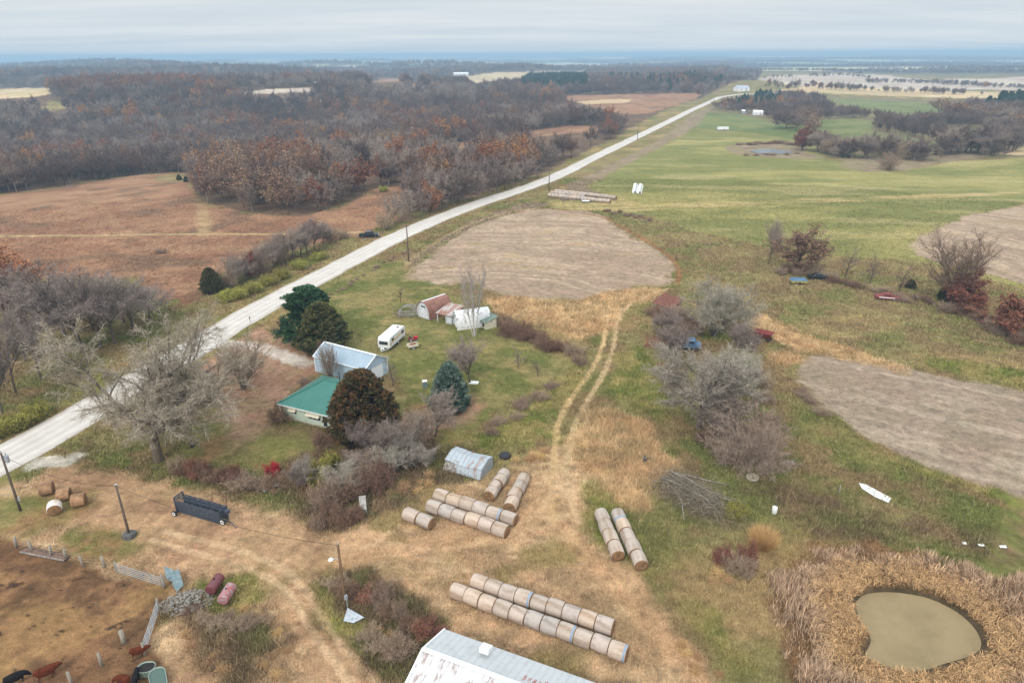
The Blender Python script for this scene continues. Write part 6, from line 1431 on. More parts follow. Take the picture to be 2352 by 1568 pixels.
def chute():
    """portable cattle alley: two slatted side walls folded upright on a wheeled frame"""
    A = P(411, 1178); B = P(511, 1207); rz, L = frame2(A, B); print('chute', L); L = min(max(L, 5), 8.0); W = .95; Hh = 2.0
    t = thing('cattle_alley_trailer', 'dark grey portable cattle alley trailer standing in the dirt yard', 'livestock equipment', (A[0], A[1], gz(A[0], A[1])), rz)
    def side(y, lean):
        m = MB(); n = 9
        for k in range(n):
            z = .28+k*(Hh-.35)/(n-1); yy = y+lean*(z/Hh); m.bar((0,yy,z),(L,yy,z), .05, .13)
        return m
    def sheet(y, lean): return MB().slab([(0.02,y,.2),(L-.02,y,.2),(L-.02,y+lean*.72,Hh*.72),(.02,y+lean*.72,Hh*.72)], .03)
    for y, lean, nm in ((0,-.18,'near_side'), (W,.18,'far_side')):
        b = build('side_panel', side(y-.03 if y == 0 else y+.03, lean), M_['gunmetal'], t); build('skin_sheet', sheet(y, lean), M_['gunmetal'], b)
        u = MB()
        for k in range(8): x = L*k/7; u.bar((x,y,.15),(x,y+lean,Hh), .08)
        build('upright', u, M_['gunmetal'], b)
    tr = MB()
    for z in (Hh, Hh-.16): tr.bar((0,W/2-.12,z+.1),(L,W/2-.12,z+.1), .06)
    tr.bar((0,W/2+.2,Hh+.05),(L,W/2+.2,Hh+.05), .06)
    for k in range(6): x = L*k/5; tr.bar((x,-.18,Hh),(x,W+.18,Hh), .06)
    build('top_rail', tr, M_['gunmetal'], t)
    g = MB()
    for k in range(8): g.bar((L+.03,.0,.3+k*.23),(L+.03,W,.3+k*.23), .06)
    for y in (0, W): g.bar((L+.03,y,.1),(L+.03,y,Hh+.05), .08)
    build('end_gate', g, M_['gunmetal'], t)
    g = MB()
    for k in range(7): g.bar((-.03,-.1+k*W*1.2/6,.2),(-.03,-.1+k*W*1.2/6,Hh+.3), .05)
    g.bar((-.03,-.2,Hh+.3),(-.03,W+.2,Hh+.3), .12); g.bar((-.03,-.2,.2),(-.03,-.2,Hh+.3), .1); g.bar((-.03,W+.2,.2),(-.03,W+.2,Hh+.3), .1); build('squeeze_gate', g, M_['gunmetal'], t)
    g = MB(); g.bar((L*.66,W+.2,Hh-.1),(L*.66,W+.5,Hh+1.0), .06); g.bar((L*.66,W+.5,Hh+1.0),(L*.98,W+.5,Hh+1.0), .06); g.bar((L*.98,W+.5,Hh+1.0),(L*.98,W+.2,Hh-.1), .06); build('hand_rail', g, M_['rust'], t)
    build('winch_box', MB().box((L+.3,W*.8,1.55),(.5,.5,.45)), M_['gunmetal'], t, bevel=.03)
    m = MB(); m.bar((L,W*.5,.45),(L+.9,W*.45,.45), .1); m.bar((L+.9,W*.45,.45),(L+1.6,W*.2,.35), .08); m.bar((L+1.6,W*.2,.35),(L+1.85,W*.1,.08), .07); build('tongue', m, M_['gunmetal'], t)
    build('axle', MB().bar((-.0,-.55,.36),(.0,W+.55,.36), .09).bar((L+.1,W+.1,.8),(L+.55,W-.5,.8), .09), M_['gunmetal'], t)
    wheel(t, (.0,-.6,.36), .36, .2, q=.66); wheel(t, (.0,W+.6,.36), .36, .2, q=.66); wheel(t, (L+.55,-.35,.95), .42, .2, q=.66)
# ---------------------------------------------------------------- poles, fences
def pole(u, v, top, label, r=.14, cross=True, group=None, name='utility_pole', m='pole'):
    b = P(u, v); h = hgt(b, top); t = thing(name, label, 'pole', b, R(40), group)
    build('shaft', MB().tube([(0,0,-.3),(0,0,h*.5),(0,0,h)], [r*1.15, r, r*.78], 10), M_[m], t, True)
    return t, b, h
def poles():
    ends = []
    t, b, h = pole(47, 1172, 1040, 'tall utility pole with a transformer at the left edge by the loose bales')
    tr = build('transformer', MB().lathe([(0,-.45),(.22,-.45),(.24,-.4),(.24,.38),(.2,.45),(0,.47)], 14, Matrix.Translation((.36,0,h-.9))), M_['far_grey'], t, True); build('bushing', MB().tube([(.36,0,h-.45),(.36,0,h-.15)], .04, 6), M_['dark'], tr)
    build('insulator', MB().tube([(0,0,h),(0,0,h+.3)], .06, 8), M_['far_grey'], t); build('meter_box', MB().box((.2,0,1.6),(.22,.3,.5)), M_['galv'], t); ends.append((b[0], b[1], b[2]+h-.3))
    t, b, h = pole(298, 1231, 1113, 'bare brown pole standing on a grey concrete block in the yard', .13)
    bl = MB(); bl.lathe([(.75,0),(.8,.06),(.72,.42),(.5,.5),(.16,.52)], 8); build('concrete_block', bl, mat('dark_concrete', srgb(98,96,94), .9, 0, srgb(74,72,70), .4, .6, 2, .2, 9), t); build('pole_cap', MB().box((0,0,h+.03),(.26,.26,.05)), M_['galv'], t); ends.append((b[0], b[1], b[2]+h-.15))
    t, b, h = pole(795, 1400, 1250, 'wooden lamp pole with a bent arm in the weeds before the barn', .15, name='lamp_pole', m='brownpole')
    arm = build('lamp_arm', MB().tube([(0,0,h*.78),(-.35,.25,h*.80),(-.62,.42,h*.80)], .03, 6), M_['galv'], t); build('lamp_shade', MB().lathe([(0,.16),(.1,.15),(.26,-.02),(.2,-.12),(0,-.16)], 12, Matrix.Translation((-.66,.46,h*.79))), M_['white_plain'], arm)
    build('meter_box', MB().box((.05,-.2,1.7),(.3,.14,.5)), M_['galv'], t); build('conduit', MB().tube([(.1,-.18,1.6),(.1,-.17,0)], .04, 6), M_['galv'], t); build('insulator', MB().tube([(0,0,h),(0,0,h+.22)], .05, 6), M_['far_grey'], t); ends.append((b[0], b[1], b[2]+h-.1))
    cb = MB()
    for a, b_ in zip(ends[:-1], ends[1:]):
        a, b_ = Vector(a), Vector(b_); pts = [a.lerp(b_, k/14)-Vector((0,0,1.1*4*(k/14)*(1-k/14))) for k in range(15)]; cb.tube(pts, .022, 4)
    o = build('overhead_cable', cb, M_['dark'], None); tag(o, 'thin service cable sagging between the three farmyard poles', 'cable')
    for u, v, tp, lb in ((939, 601, 516, 'thin utility pole beside the gravel road above the round field'), (1261, 437, 385, 'thin utility pole at the left end of the far bale rows'), (1464, 322, 286, 'far utility pole where the road narrows beyond the bale rows')):
        t, b, h = pole(u, v, tp, lb, .17); build('crossarm', MB().box((0,0,h-.5),(1.6,.12,.12)), M_['pole'], t)
        for s in (-.7, .7): build('insulator', MB().box((s,0,h-.36),(.08,.08,.18)), M_['far_grey'], t)
def fence_post(u, v, h, label, group, r=.13, lean=.0, rz=0):
    b = P(u, v); rnd = random.Random(int(u*7+v))
    m = MB(); k = 7; m.tube([(0,0,-.2),(lean*.5,0,h*.5),(lean,.02,h)], [r*1.1, r, r*.9], k)
    o = build('fence_post', m, M_['post'], None, True); o.location = b; o.rotation_euler = (0,0,rz or rnd.random()*6); tag(o, label, 'post', group); return o
def gate(A, B, h, label, n=5):
    rz, L = frame2(A, B); t = thing('metal_gate', label, 'gate', A, rz)
    m = MB()
    for k in range(n): z = .25+(h-.3)*k/(n-1); m.bar((0,0,z),(L,0,z), .035, .04)
    build('rails', m, M_['galv'], t); m = MB()
    for k in range(6): m.bar((L*k/5,-.03,.2),(L*k/5,-.03,h), .06, .03)
    build('braces', m, M_['galv'], t)
    return t
def yard_bits():
    g = 'pale wooden posts of the cattle pen fence'
    pos = [(38,1258),(75,1266),(118,1279),(152,1284),(193,1300),(240,1303)]
    loc = ['at the left end of', 'second from the left in', 'third from the left in', 'fourth from the left in', 'fifth from the left in', 'nearest the gate in']
    for (u, v), l in zip(pos, loc): fence_post(u, v, 1.45, 'weathered wooden post %s the pen fence line' % l, g, .15, .15)
    fence_post(285, 1476, 1.5, 'thick hollow-topped post with a dark base in the cattle pen', g, .22); fence_post(234, 1528, 1.5, 'pale post between the thick post and the bottom edge of the pen', g, .14); fence_post(165, 1572, 1.5, 'pale post at the very bottom of the cattle pen', g, .14)
    fence_post(268, 1312, 1.3, 'post at the left end of the first silver gate', g, .11); fence_post(378, 1350, 1.7, 'grey post between the silver gate and the scrap heap', g, .17); fence_post(366, 1402, 1.5, 'post at the top end of the second silver gate', g, .12); fence_post(333, 1504, 1.5, 'post at the bottom end of the second silver gate', g, .12)
    w = MB(); pts = [P(u, v) for u, v in pos]
    for a, b in zip(pts[:-1], pts[1:]):
        for z in (.45, .85, 1.2): w.bar(a+Vector((0,0,z)), b+Vector((0,0,z)), .02)
    o = build('fence_wire', w, M_['dark'], None); tag(o, 'thin dark wires strung along the pale posts of the cattle pen', 'wire')
    gate(P(270, 1316), P(372, 1346), 1.35, 'silver tubular gate between the pale posts and the scrap heap'); gate(P(366, 1404), P(333, 1502), 1.35, 'silver tubular gate leaning down the right side of the cattle pen')
    # feed bunk / boards
    A = P(50, 1268); B = P(152, 1288); rz, L = frame2(A, B); t = thing('feed_bunk', 'long flat brown timber feed bunk lying along the pen fence', 'trough', A, rz)
    build('bottom', MB().box((L/2,.25,.22),(L,.85,.08)), mat('brown_planks', srgb(124,98,82), .9, 0, srgb(96,76,64), .45, .6, 3, .2, 10), t); build('side_board', MB().box((L/2,-.2,.2),(L,.05,.2)), M_['grey_wood2'], t)
    for x in (.3, L/2, L-.3): build('support', MB().box((x,.25,.09),(.15,.8,.18)), M_['grey_wood'], t)
    # fuel tanks
    def tank(A_, B_, r, m, label):
        a = P(*A_, .75); b = P(*B_, .75); d = b-a; L = math.hypot(d.x, d.y); L = max(L, 1.9); rz = math.atan2(d.y, d.x)
        t = thing('fuel_tank', label, 'tank', (a[0], a[1], gz(a[0], a[1])), rz); X = Matrix.Translation((0,0,.45+r))@Matrix.Rotation(math.pi/2, 4, 'Y')
        build('shell', MB().lathe([(0,-.04),(r*.8,-.03),(r*.97,0),(r,.06),(r,L-.06),(r*.97,L),(r*.8,L+.03),(0,L+.04)], 24, X), m, t, True)
        s = MB()
        for x in (L*.2, L*.8):
            for y in (-r*.7, r*.7): s.bar((x,y,0),(x,y*.9,.45+r*.45), .07)
            s.bar((x,-r*.75,.4),(x,r*.75,.4), .07)
        build('stand', s, M_['rust'], t); build('filler_cap', MB().tube([(L*.5,0,.42+2*r),(L*.5,0,.58+2*r)], .07, 8), M_['dark'], t)
    tank((484, 1361), (506, 1330), .55, M_['tank_red'], 'maroon cylindrical fuel tank left of the flaking pink one'); tank((512, 1385), (533, 1352), .55, M_['tank_pink'], 'flaking pink and grey cylindrical fuel tank right of the maroon one')
    # scrap heap
    c = P(430, 1385); rnd = random.Random(12); m = MB()
    for k in range(420):
        a = rnd.random()*6.28; q = rnd.random()**.6; x = math.cos(a)*q*2.6; y = math.sin(a)*q*1.7; s = rnd.uniform(.08, .32)
        m.box((x, y, .1+.65*(1-q)*rnd.uniform(.5, 1.1)), (s, s*rnd.uniform(.5,1.2), s*.6), rnd.random()*3)
    o = build('rubble_heap', m, M_['scrap'], None); o.location = c; o.rotation_euler = (0,0,.2); tag(o, 'heap of grey rubble and scrap between the gates and the fuel tanks', 'rubble', kind='stuff')
    def sheet(px, zs, label, m, name='metal_sheet', t=.04, cat='sheet'):
        q = [P(u, v)+Vector((0,0,z)) for (u, v), z in zip(px, zs)]; c = sum(q, Vector())/len(q); mb = MB(); mb.slab([p-c for p in q], t); mb.bar(q[0]-c, q[1]-c, .06, .06)
        o = build(name, mb, m, None); o.location = c; tag(o, label, cat); return o
    sheet([(381,1316),(402,1324),(408,1348),(384,1338)], [.9,.9,.5,.5], 'pale aqua sheet leaning beside the grey post', M_['aqua'], 'sheet_panel', cat='panel'); sheet([(402,1326),(414,1322),(424,1352),(408,1366),(398,1350)], [.8,.9,.5,.4,.5], 'darker aqua panel leaning on the rubble heap', M_['aqua'], 'sheet_panel', cat='panel')
    sheet([(790,1430),(800,1404),(838,1424),(812,1434)], [.25,.45,.35,.2], 'pale grey tin sheet lying below the lamp pole', M_['galv'])
    sheet([(826,1160),(842,1158),(844,1186),(828,1182)], [.9,.9,.5,.5], 'small grey board box sunk in the front of the thicket', M_['grey_wood2'], 'wooden_box', .5, 'box')
    sheet([(1790,1060),(1822,1062),(1826,1068),(1796,1072)], [.25,.25,.15,.15], 'grey board panel lying right of the arching shrub', M_['grey_wood'], 'board_panel', cat='board')
    sheet([(1972,1111),(1990,1115),(2047,1146),(2040,1156),(2010,1143),(1980,1124)], [.12]*6, 'long white plastic sheet lying on the grassy slope', M_['white_plain'], 'plastic_sheet')
    for i, (u, v, w) in enumerate([(2214,1249,8),(2252,1253,12),(2302,1257,14)]): sheet([(u-w*.6,v-2),(u+w*.5,v-2.5),(u+w*.7,v+3),(u-w*.4,v+2)], [.1]*4, ['smallest', 'middle', 'rightmost and largest'][i]+' white plastic scrap above the cattail pond', M_['white_plain'], 'plastic_scrap', .08, 'scrap')
    sheet([(600,1128),(640,1112),(646,1116),(608,1134)], [.25,.25,.2,.2], 'pale plank lying at the end of the shrub row', M_['grey_wood2'], 'plank', .12, 'plank')
    # tyre with yellow rim, white barrel, concrete ring
    a = P(1160, 1050); t = thing('tractor_tyre', 'black tractor tyre with a yellow rim lying by the grass above the bales', 'tyre', a, 0)
    build('tyre', MB().lathe([(.42,0),(.68,0),(.78,.12),(.78,.4),(.68,.52),(.42,.52)], 22), M_['tyre'], t, True); build('rim', MB().lathe([(0,.3),(.3,.34),(.43,.5)], 18), M_['yellow'], t)
    a = P(1198, 1040); t = thing('hay_rake_wheel', 'rusty brown wheel half hidden in straw right of the tractor tyre', 'wheel', a+Vector((0,0,.5)), .5)
    build('hoop', MB().tube([(.55*math.cos(k*.314),.1*math.sin(k*.9),.55*math.sin(k*.314)) for k in range(21)], .05, 5), M_['rust'], t); s = MB()
    for k in range(6): s.bar((0,0,0),(.55*math.cos(k*1.047),0,.55*math.sin(k*1.047)), .03)
    build('spokes', s, M_['rust'], t)
    a = P(1778, 1178); t = thing('white_barrel', 'white plastic barrel standing alone above the tan grass clump', 'barrel', a, .4)
    build('body', MB().lathe([(.27,0),(.3,.1),(.3,.45),(.31,.5),(.3,.55),(.3,.85),(.25,.92),(0,.93)], 18), M_['white_plain'], t, True); build('bung', MB().tube([(.12,0,.92),(.12,0,.97)], .05, 8), M_['dark'], t)
    a = P(1728, 1099); o = build('concrete_ring', MB().lathe([(.72,0),(.8,.05),(.8,.32),(.72,.36),(.62,.34),(.58,.12),(0,.1)], 22), M_['concrete'], None, True); o.location = a; tag(o, 'round grey concrete well ring in the brown weeds', 'well ring')
    # stock tanks
    for u, v, L, W, rz, lb in ((339, 1544, 1.5, 1.2, .1, 'round-ended galvanised tub with dark contents left of the long water tank'), (366, 1570, 2.6, 1.3, -1.0, 'long green-grey water tank at the bottom edge near the black calf')):
        a = P(u, v); t = thing('stock_tank', lb, 'trough', a, rz); k = 26
        def ring(s, z): return [((L/2-W/2)*(1 if math.cos(q) > 0 else -1)+W/2*s*math.cos(q), W/2*s*math.sin(q), z) for q in [2*math.pi*(i+.5)/k for i in range(k)]]
        build('wall', MB().loft([ring(.95,0), ring(1,.1), ring(1,.62), ring(1.05,.66), ring(1.05,.70), ring(.95,.70), ring(.93,.1)], True, True), M_['tub'], t, True)
        m = MB(); q = ring(.94, .58); m.add(q, [tuple(range(k))]); build('contents', m, M_['tubwater'] if L > 2 else M_['dark'], t)
    a = P(575, 741); t = thing('mailbox', 'small dark mailbox on a post at the edge of the gravel road', 'mailbox', a, .5); build('post', MB().box((0,0,.5),(.1,.1,1.0)), M_['pole'], t)
    m = MB(); m.loft([[(.25*math.cos(q)*.4, y, 1.12+.16*math.sin(q)) for q in [math.pi*i/8 for i in range(9)]]+[(-.1,y,1.0),(.1,y,1.0)] for y in (-.25,.25)]); build('box', m, M_['black'], t)
    a = P(442, 1025); t = thing('fire_barrel', 'dark rusted barrel on the brown lawn below the silver tree', 'barrel', a, 0); build('body', MB().lathe([(.28,0),(.29,.3),(.3,.32),(.29,.34),(.29,.6),(.3,.62),(.29,.64),(.29,.88),(.26,.88),(.26,.2),(0,.2)], 18), M_['dark'], t, True); build('rim', MB().lathe([(.27,.87),(.31,.87),(.31,.91),(.27,.91),(.27,.87)], 18), M_['rust'], t)
    a = P(976, 889); t = thing('propane_tank', 'small upright pale blue cabinet left of the spruce', 'cabinet', a, .3); build('body', MB().box((0,0,.55),(.7,.6,1.1)), M_['aqua'], t, bevel=.04); build('lid', MB().box((0,0,1.13),(.78,.68,.08)), M_['white_plain'], t)
    o = build('limestone_slab', MB().slab([(-.8,-.4,.2),(.7,-.5,.18),(.9,.3,.22),(-.5,.5,.25)], .2), M_['white'], None); o.location = P(1088, 880); tag(o, 'pale flat stone slab lying right of the spruce', 'stone')
    a = P(1201, 771); t = thing('blue_barrel', 'bluish metal drum leaning in the orchard hedge', 'barrel', a, .5); t.rotation_euler = (.5,0,.5); build('body', MB().lathe([(0,0),(.29,0),(.3,.3),(.31,.32),(.3,.34),(.3,.88),(.26,.9),(0,.88)], 16), mat('blue_grey_drum', srgb(110,128,150), .6, var=.1), t, True); build('cap', MB().tube([(.1,0,.88),(.1,0,.93)], .05, 8), M_['dark'], t)
    # posts on the slope
    for i, (u, v) in enumerate([(1927,1133),(2038,690),(1972,636),(1980,634)]): fence_post(u, v, 1.2, ['short dark stake standing alone on the weedy slope', 'grey post beside the rusty red car', 'left one of two posts by the small fence trees', 'right one of two posts by the small fence trees'][i], 'posts on the slope', .09)
    for i, (u, v) in enumerate([(1455,521-25),(1475,523-25)]): fence_post(u, v, 1.3, ['left', 'right'][i]+' of two dark posts at the top of the round field', 'posts by the round field', .12)
# ---------------------------------------------------------------- wrecks and implements
def wrecks():
    a = P(1570, 800); t = thing('blue_wreck', 'dull blue old truck half hidden under the big grey willow', 'wreck', a, R(-12))
    b = MB(); b.loft([[(-2.3,y,.45),(-2.3,y,1.35),(.4,y,1.4),(.6,y,2.0),(1.9,y,2.0),(2.2,y,1.3),(3.0,y,1.2),(3.1,y,.5)] for y in (-1.0, 1.0)]); build('body', b, M_['blue_wreck'], t, bevel=.08)
    build('windscreen', MB().slab([(2.12,-.8,1.42),(2.12,.8,1.42),(1.98,.75,1.92),(1.98,-.75,1.92)], .03), M_['glass'], t); build('side_window', MB().box((1.25,-1.01,1.68),(.8,.03,.42)), M_['glass'], t); build('load_box', MB().box((-1.0,0,1.55),(2.5,1.7,.3)), M_['blue_wreck'], t)
    for x in (-1.5, 2.2):
        for s in (-1, 1): wheel(t, (x, s*.95, .4), .4, .25, rim='rust')
    a = P(1753, 781); t = thing('grain_wagon', 'dark red rusty flared grain wagon at the end of the worn lane', 'wagon', a, R(-35))
    w = MB(); w.loft([[(-1.0,-.55,.8),(1.0,-.55,.8),(1.0,.55,.8),(-1.0,.55,.8)],[(-1.7,-1.05,1.7),(1.7,-1.05,1.7),(1.7,1.05,1.7),(-1.7,1.05,1.7)],[(-1.62,-.98,1.7),(1.62,-.98,1.7),(1.62,.98,1.7),(-1.62,.98,1.7)],[(-.95,-.5,.9),(.95,-.5,.9),(.95,.5,.9),(-.95,.5,.9)]]); build('hopper', w, M_['red_paint'], t)
    build('chassis', MB().box((0,0,.6),(2.6,.12,.14)).box((1.0,0,.6),(.12,1.4,.12)).box((-1.0,0,.6),(.12,1.4,.12)), M_['rust'], t); build('tongue', MB().bar((1.2,0,.55),(2.6,.1,.3), .09), M_['rust'], t)
    for x in (-1, 1):
        for s in (-1, 1): wheel(t, (x, s*.75, .36), .36, .2, rim='rust')
    a = P(1833, 652); t = thing('blue_topped_trailer', 'low trailer with a blue cover and yellow side near the pasture fence', 'trailer', a, R(-4))
    build('bed', MB().box((0,0,.75),(3.6,1.9,.5)), mat('yellow_side', srgb(176,168,92), .8, 0, srgb(130,120,80), var=.15), t); build('cover', MB().loft([[(-1.9,-1.0,1.02),(1.9,-1.0,1.02),(1.9,1.0,1.02),(-1.9,1.0,1.02)],[(-1.5,-.7,1.4),(1.5,-.7,1.4),(1.5,.7,1.4),(-1.5,.7,1.4)]]), M_['blue_wreck'], t)
    for s in (-1, 1): wheel(t, (0, s*.9, .36), .36, .2, rim='rust')
    a = P(1878, 641); t = thing('dark_car', 'dark old car half buried in brush behind the blue-topped trailer', 'car', a, R(-8)); car(t, M_['black'])
    a = P(2038, 688); t = thing('rusty_car', 'rusty red car with a pale flank lying along the fence line', 'car', a, R(-18)); car(t, M_['red_paint'], 1.1)
    build('pale_flank', MB().box((-.3,-.985,.72),(3.2,.03,.18)), M_['far_white'], t)
    a = P(1830-15, 624); o = build('timber_pile', MB().bar((-1.8,0,.2),(1.8,.2,.3),.25,.2).bar((-1.6,.4,.2),(1.9,.3,.25),.2,.2).bar((-1.2,.2,.4),(1.4,.3,.45),.2,.15), M_['grey_wood2'], None); o.location = a; tag(o, 'pale timbers lying under the brown oak', 'timber')
    a = P(2335, 770); o = build('stone_slab', MB().slab([(-1.2,-.3,.5),(1.1,-.5,.3),(1.2,.5,.3),(-1.1,.6,.5)], .3), M_['concrete'], None); o.location = a; tag(o, 'pale concrete slab under the oak at the right edge', 'slab')
    a = P(1700, 857); o = build('white_wreckage', MB().bar((-1,0,.4),(.9,.3,.9),.1,.3).bar((-.8,.5,.3),(.4,-.3,1.0),.1,.25).bar((0,0,.2),(.3,.2,1.2),.08), M_['white_plain'], None); o.location = a; tag(o, 'bent white scrap frame right of the large grey willow', 'scrap')
    # red harrow frames
    a = P(1505, 797); t = thing('harrow', 'rusty red folded harrow frame left of the blue truck', 'farm implement', a, R(-20)); rnd = random.Random(4)
    m = MB()
    for k in range(6): m.bar((-1.8,-1.2+k*.5,.5+.1*k),(1.8,-1.2+k*.5,.5+.12*k), .08)
    for k in range(5): m.bar((-1.7+k*.85,-1.3,.45),(-1.7+k*.85,1.4,1.15), .08)
    build('frame', m, M_['red_paint'], t); m = MB()
    for k in range(40): x = rnd.uniform(-1.8,1.8); y = rnd.uniform(-1.2,1.4); m.bar((x,y,.5),(x+rnd.gauss(0,.08),y,.05), .035)
    build('tines', m, M_['rust'], t); build('lift_arm', MB().bar((-.6,0,.8),(-.5,.1,1.9),.08).bar((.6,0,.8),(.5,.1,1.9),.08).bar((-.5,.1,1.9),(.5,.1,1.9),.08), M_['red_paint'], t)
    a = P(920, 727); t = thing('rusty_plough', 'rusty orange plough in the weeds before the collapsed frame', 'farm implement', a, .4); m = MB()
    m.bar((-.9,0,.4),(.9,.2,.45),.1); m.bar((-.4,-.4,.35),(-.2,.6,.4),.08); build('beam', m, M_['rust'], t)
    for k in range(3): build('share', MB().slab([(-.7+k*.6,-.3,.4),(-.45+k*.6,-.35,.05),(-.2+k*.6,-.15,.1),(-.45+k*.6,-.05,.45)], .04), M_['rust'], t)
    # white hutches on the pasture
    g = 'white hutches in two short lines on the pasture'
    for li, (x0, y0, x1, y1, nm) in enumerate(((1457, 443, 1460, 428, 'left'), (1468, 444, 1472, 429, 'right'))):
        for k in range(5):
            a = P(x0+(x1-x0)*k/4, y0+(y1-y0)*k/4); t = thing('calf_hutch', '%s small white hutch from the near end of the %s line on the pasture' % (ORD[k], nm), 'hutch', a, R(10), g)
            build('shell', MB().loft([[(x*.75, y, z) for x, z in ((-1,0),(-.95,.6),(-.6,1.1),(0,1.3),(.6,1.1),(.95,.6),(1,0))] for y in (-.85, .85)]), M_['far_white'], t); build('doorway', MB().box((0,-.86,.4),(.6,.04,.8)), M_['dark'], t)
    # white tank trailer and tyre arches by the far bales
    a = P(1345, 465); t = thing('flat_trailer', 'small white flat trailer in front of the far bale rows', 'trailer', a, R(-10)); build('bed', MB().box((0,0,.6),(2.8,1.4,.18)), M_['far_white'], t); build('headboard', MB().box((-1.3,0,1.0),(.12,1.4,.7)), M_['far_white'], t)
    for s in (-1, 1): wheel(t, (.2, s*.7, .3), .3, .18)
    for i, (u, v) in enumerate([(1291,449),(1331,454)]):
        a = P(u, v); o = build('feeder_ring', MB().tube([(1.1*math.cos(q),0,1.1*math.sin(q)) for q in [math.pi*j/10 for j in range(11)]], .13, 6).tube([(1.1*math.cos(q),.5,1.1*math.sin(q)) for q in [math.pi*j/10 for j in range(11)]], .05, 6), M_['far_white'], None); o.location = a; o.rotation_euler = (0,0,.2); tag(o, ['left', 'right'][i]+' white half-ring feeder leaning on the far bale rows', 'feeder', 'white half-ring feeders')
    a = P(1660, 299); t = thing('white_trailer', 'white box trailer at the hedge corner of the far green field', 'trailer', a, .1); build('box', MB().box((0,0,1.3),(8,2.4,1.8)), M_['far_white'], t)
    for s in (-1, 1): wheel(t, (1, s*1.1, .45), .45, .25)
def car(t, m, s=1.0):
    b = MB(); b.loft([[(-2.3*s,y,.35),(-2.3*s,y,.85),(-1.4*s,y,.95),(1.2*s,y,.95),(2.2*s,y,.8),(2.3*s,y,.35)] for y in (-.96,.96)]); build('body', b, m, t, bevel=.07)
    c = MB(); c.loft([[(-1.3*s,y*.86,.93),(-.8*s,y*.72,1.42),(.5*s,y*.72,1.42),(1.1*s,y*.86,.93)] for y in (-1,1)]); build('cabin', c, m, t, bevel=.05)
    build('side_window', MB().box((-.15*s,-.80,1.18),(1.2,.03,.3)), M_['glass'], t); build('windscreen', MB().slab([(1.04*s,-.7,1.0),(1.04*s,.7,1.0),(.58*s,.62,1.38),(.58*s,-.62,1.38)], .02), M_['glass'], t)
    for x in (-1.4*s, 1.4*s):
        for y in (-.9, .9): wheel(t, (x,y,.3), .3, .2, rim='rust')
# ---------------------------------------------------------------- cattle
def cow(u, v, rz, m, label, graze=False, s=1.0, turn=0.0):
    """body as one skinned surface; x forward"""
    V = []; E = []; Rr = []
    def n(p, r, par=None):
        V.append(p); Rr.append(r); i = len(V)-1
        if par is not None: E.append((par, i))
        return i
    hip = n((-.55,0,1.05), (.40,.44)); mid = n((-.05,0,1.0), (.44,.48), hip); sh = n((.46,0,1.05), (.38,.44), mid)
    rump = n((-.90,0,1.06), (.34,.38), hip)
    if graze: nk = n((.82,turn*.3,.86), (.23,.27), sh); hd = n((1.06,turn*.6,.55), (.16,.17), nk); mz = n((1.2,turn*.7,.22), (.08,.08), hd)
    else: nk = n((.86,turn*.3,1.22), (.24,.28), sh); hd = n((1.14,turn*.6,1.3), (.17,.18), nk); mz = n((1.42,turn*.8,1.14), (.085,.085), hd)
    hx, hy, hz = V[hd]
    for sg in (-1, 1): n((hx-.05, hy+sg*.25, hz+.08), (.02,.035), hd)
    for sg in (-1, 1):
        a = n((-.72,sg*.2,.80), (.15,.13), hip); b = n((-.60,sg*.22,.60), (.085,.08), a); c = n((-.80,sg*.22,.40), (.05,.05), b); d = n((-.74,sg*.22,.06), (.045,.045), c); n((-.68,sg*.22,.02), (.05,.04), d)
        a = n((.45,sg*.18,.74), (.12,.11), sh); b = n((.46+.06*sg,sg*.2,.42), (.06,.06), a); c = n((.44+.08*sg,sg*.2,.07), (.045,.045), b); n((.50+.08*sg,sg*.2,.02), (.05,.04), c)
    a = n((-1.10,0,1.0), (.035,.035), rump); b = n((-1.15,.03,.62), (.02,.02), a); n((-1.13,.05,.38), (.04,.04), b)
    me = bpy.data.meshes.new('cow'); me.from_pydata(V, E, []); o = link(bpy.data.objects.new('cow', me))
    sk = o.modifiers.new('skin', 'SKIN'); sk.use_smooth_shade = True
    if not me.skin_vertices: 
        bpy.context.view_layer.objects.active = o
    if me.skin_vertices:
        for i, r in enumerate(Rr): me.skin_vertices[0].data[i].radius = r
        me.skin_vertices[0].data[0].use_root = True
    sb = o.modifiers.new('sub', 'SUBSURF'); sb.levels = 1; sb.render_levels = 2
    me.materials.append(m); b = P(u, v); o.location = (b[0], b[1], gz(b[0], b[1])); o.rotation_euler = (0,0,rz); o.scale = (s,s,s); tag(o, label, 'cow', 'cattle in the dirt pen')
    return o
def cattle():
    cow(322, 1506, R(18), M_['cow_red'], 'red-brown cow standing by the lower end of the silver gate', s=.72)
    cow(112, 1556, R(32), M_['cow_red'], 'largest red-brown cow walking up the pen beside the black cow', s=.88)
    cow(42, 1568, R(48), M_['cow_black'], 'black cow at the left bottom of the pen beside a red one', True, .86)
    cow(284, 1572, R(165), M_['cow_red'], 'red-brown cow at the bottom edge between the black calf and the post', True, .8, .3)
    cow(315, 1566, R(105), M_['cow_black'], 'small black calf left of the galvanised tub', s=.66)
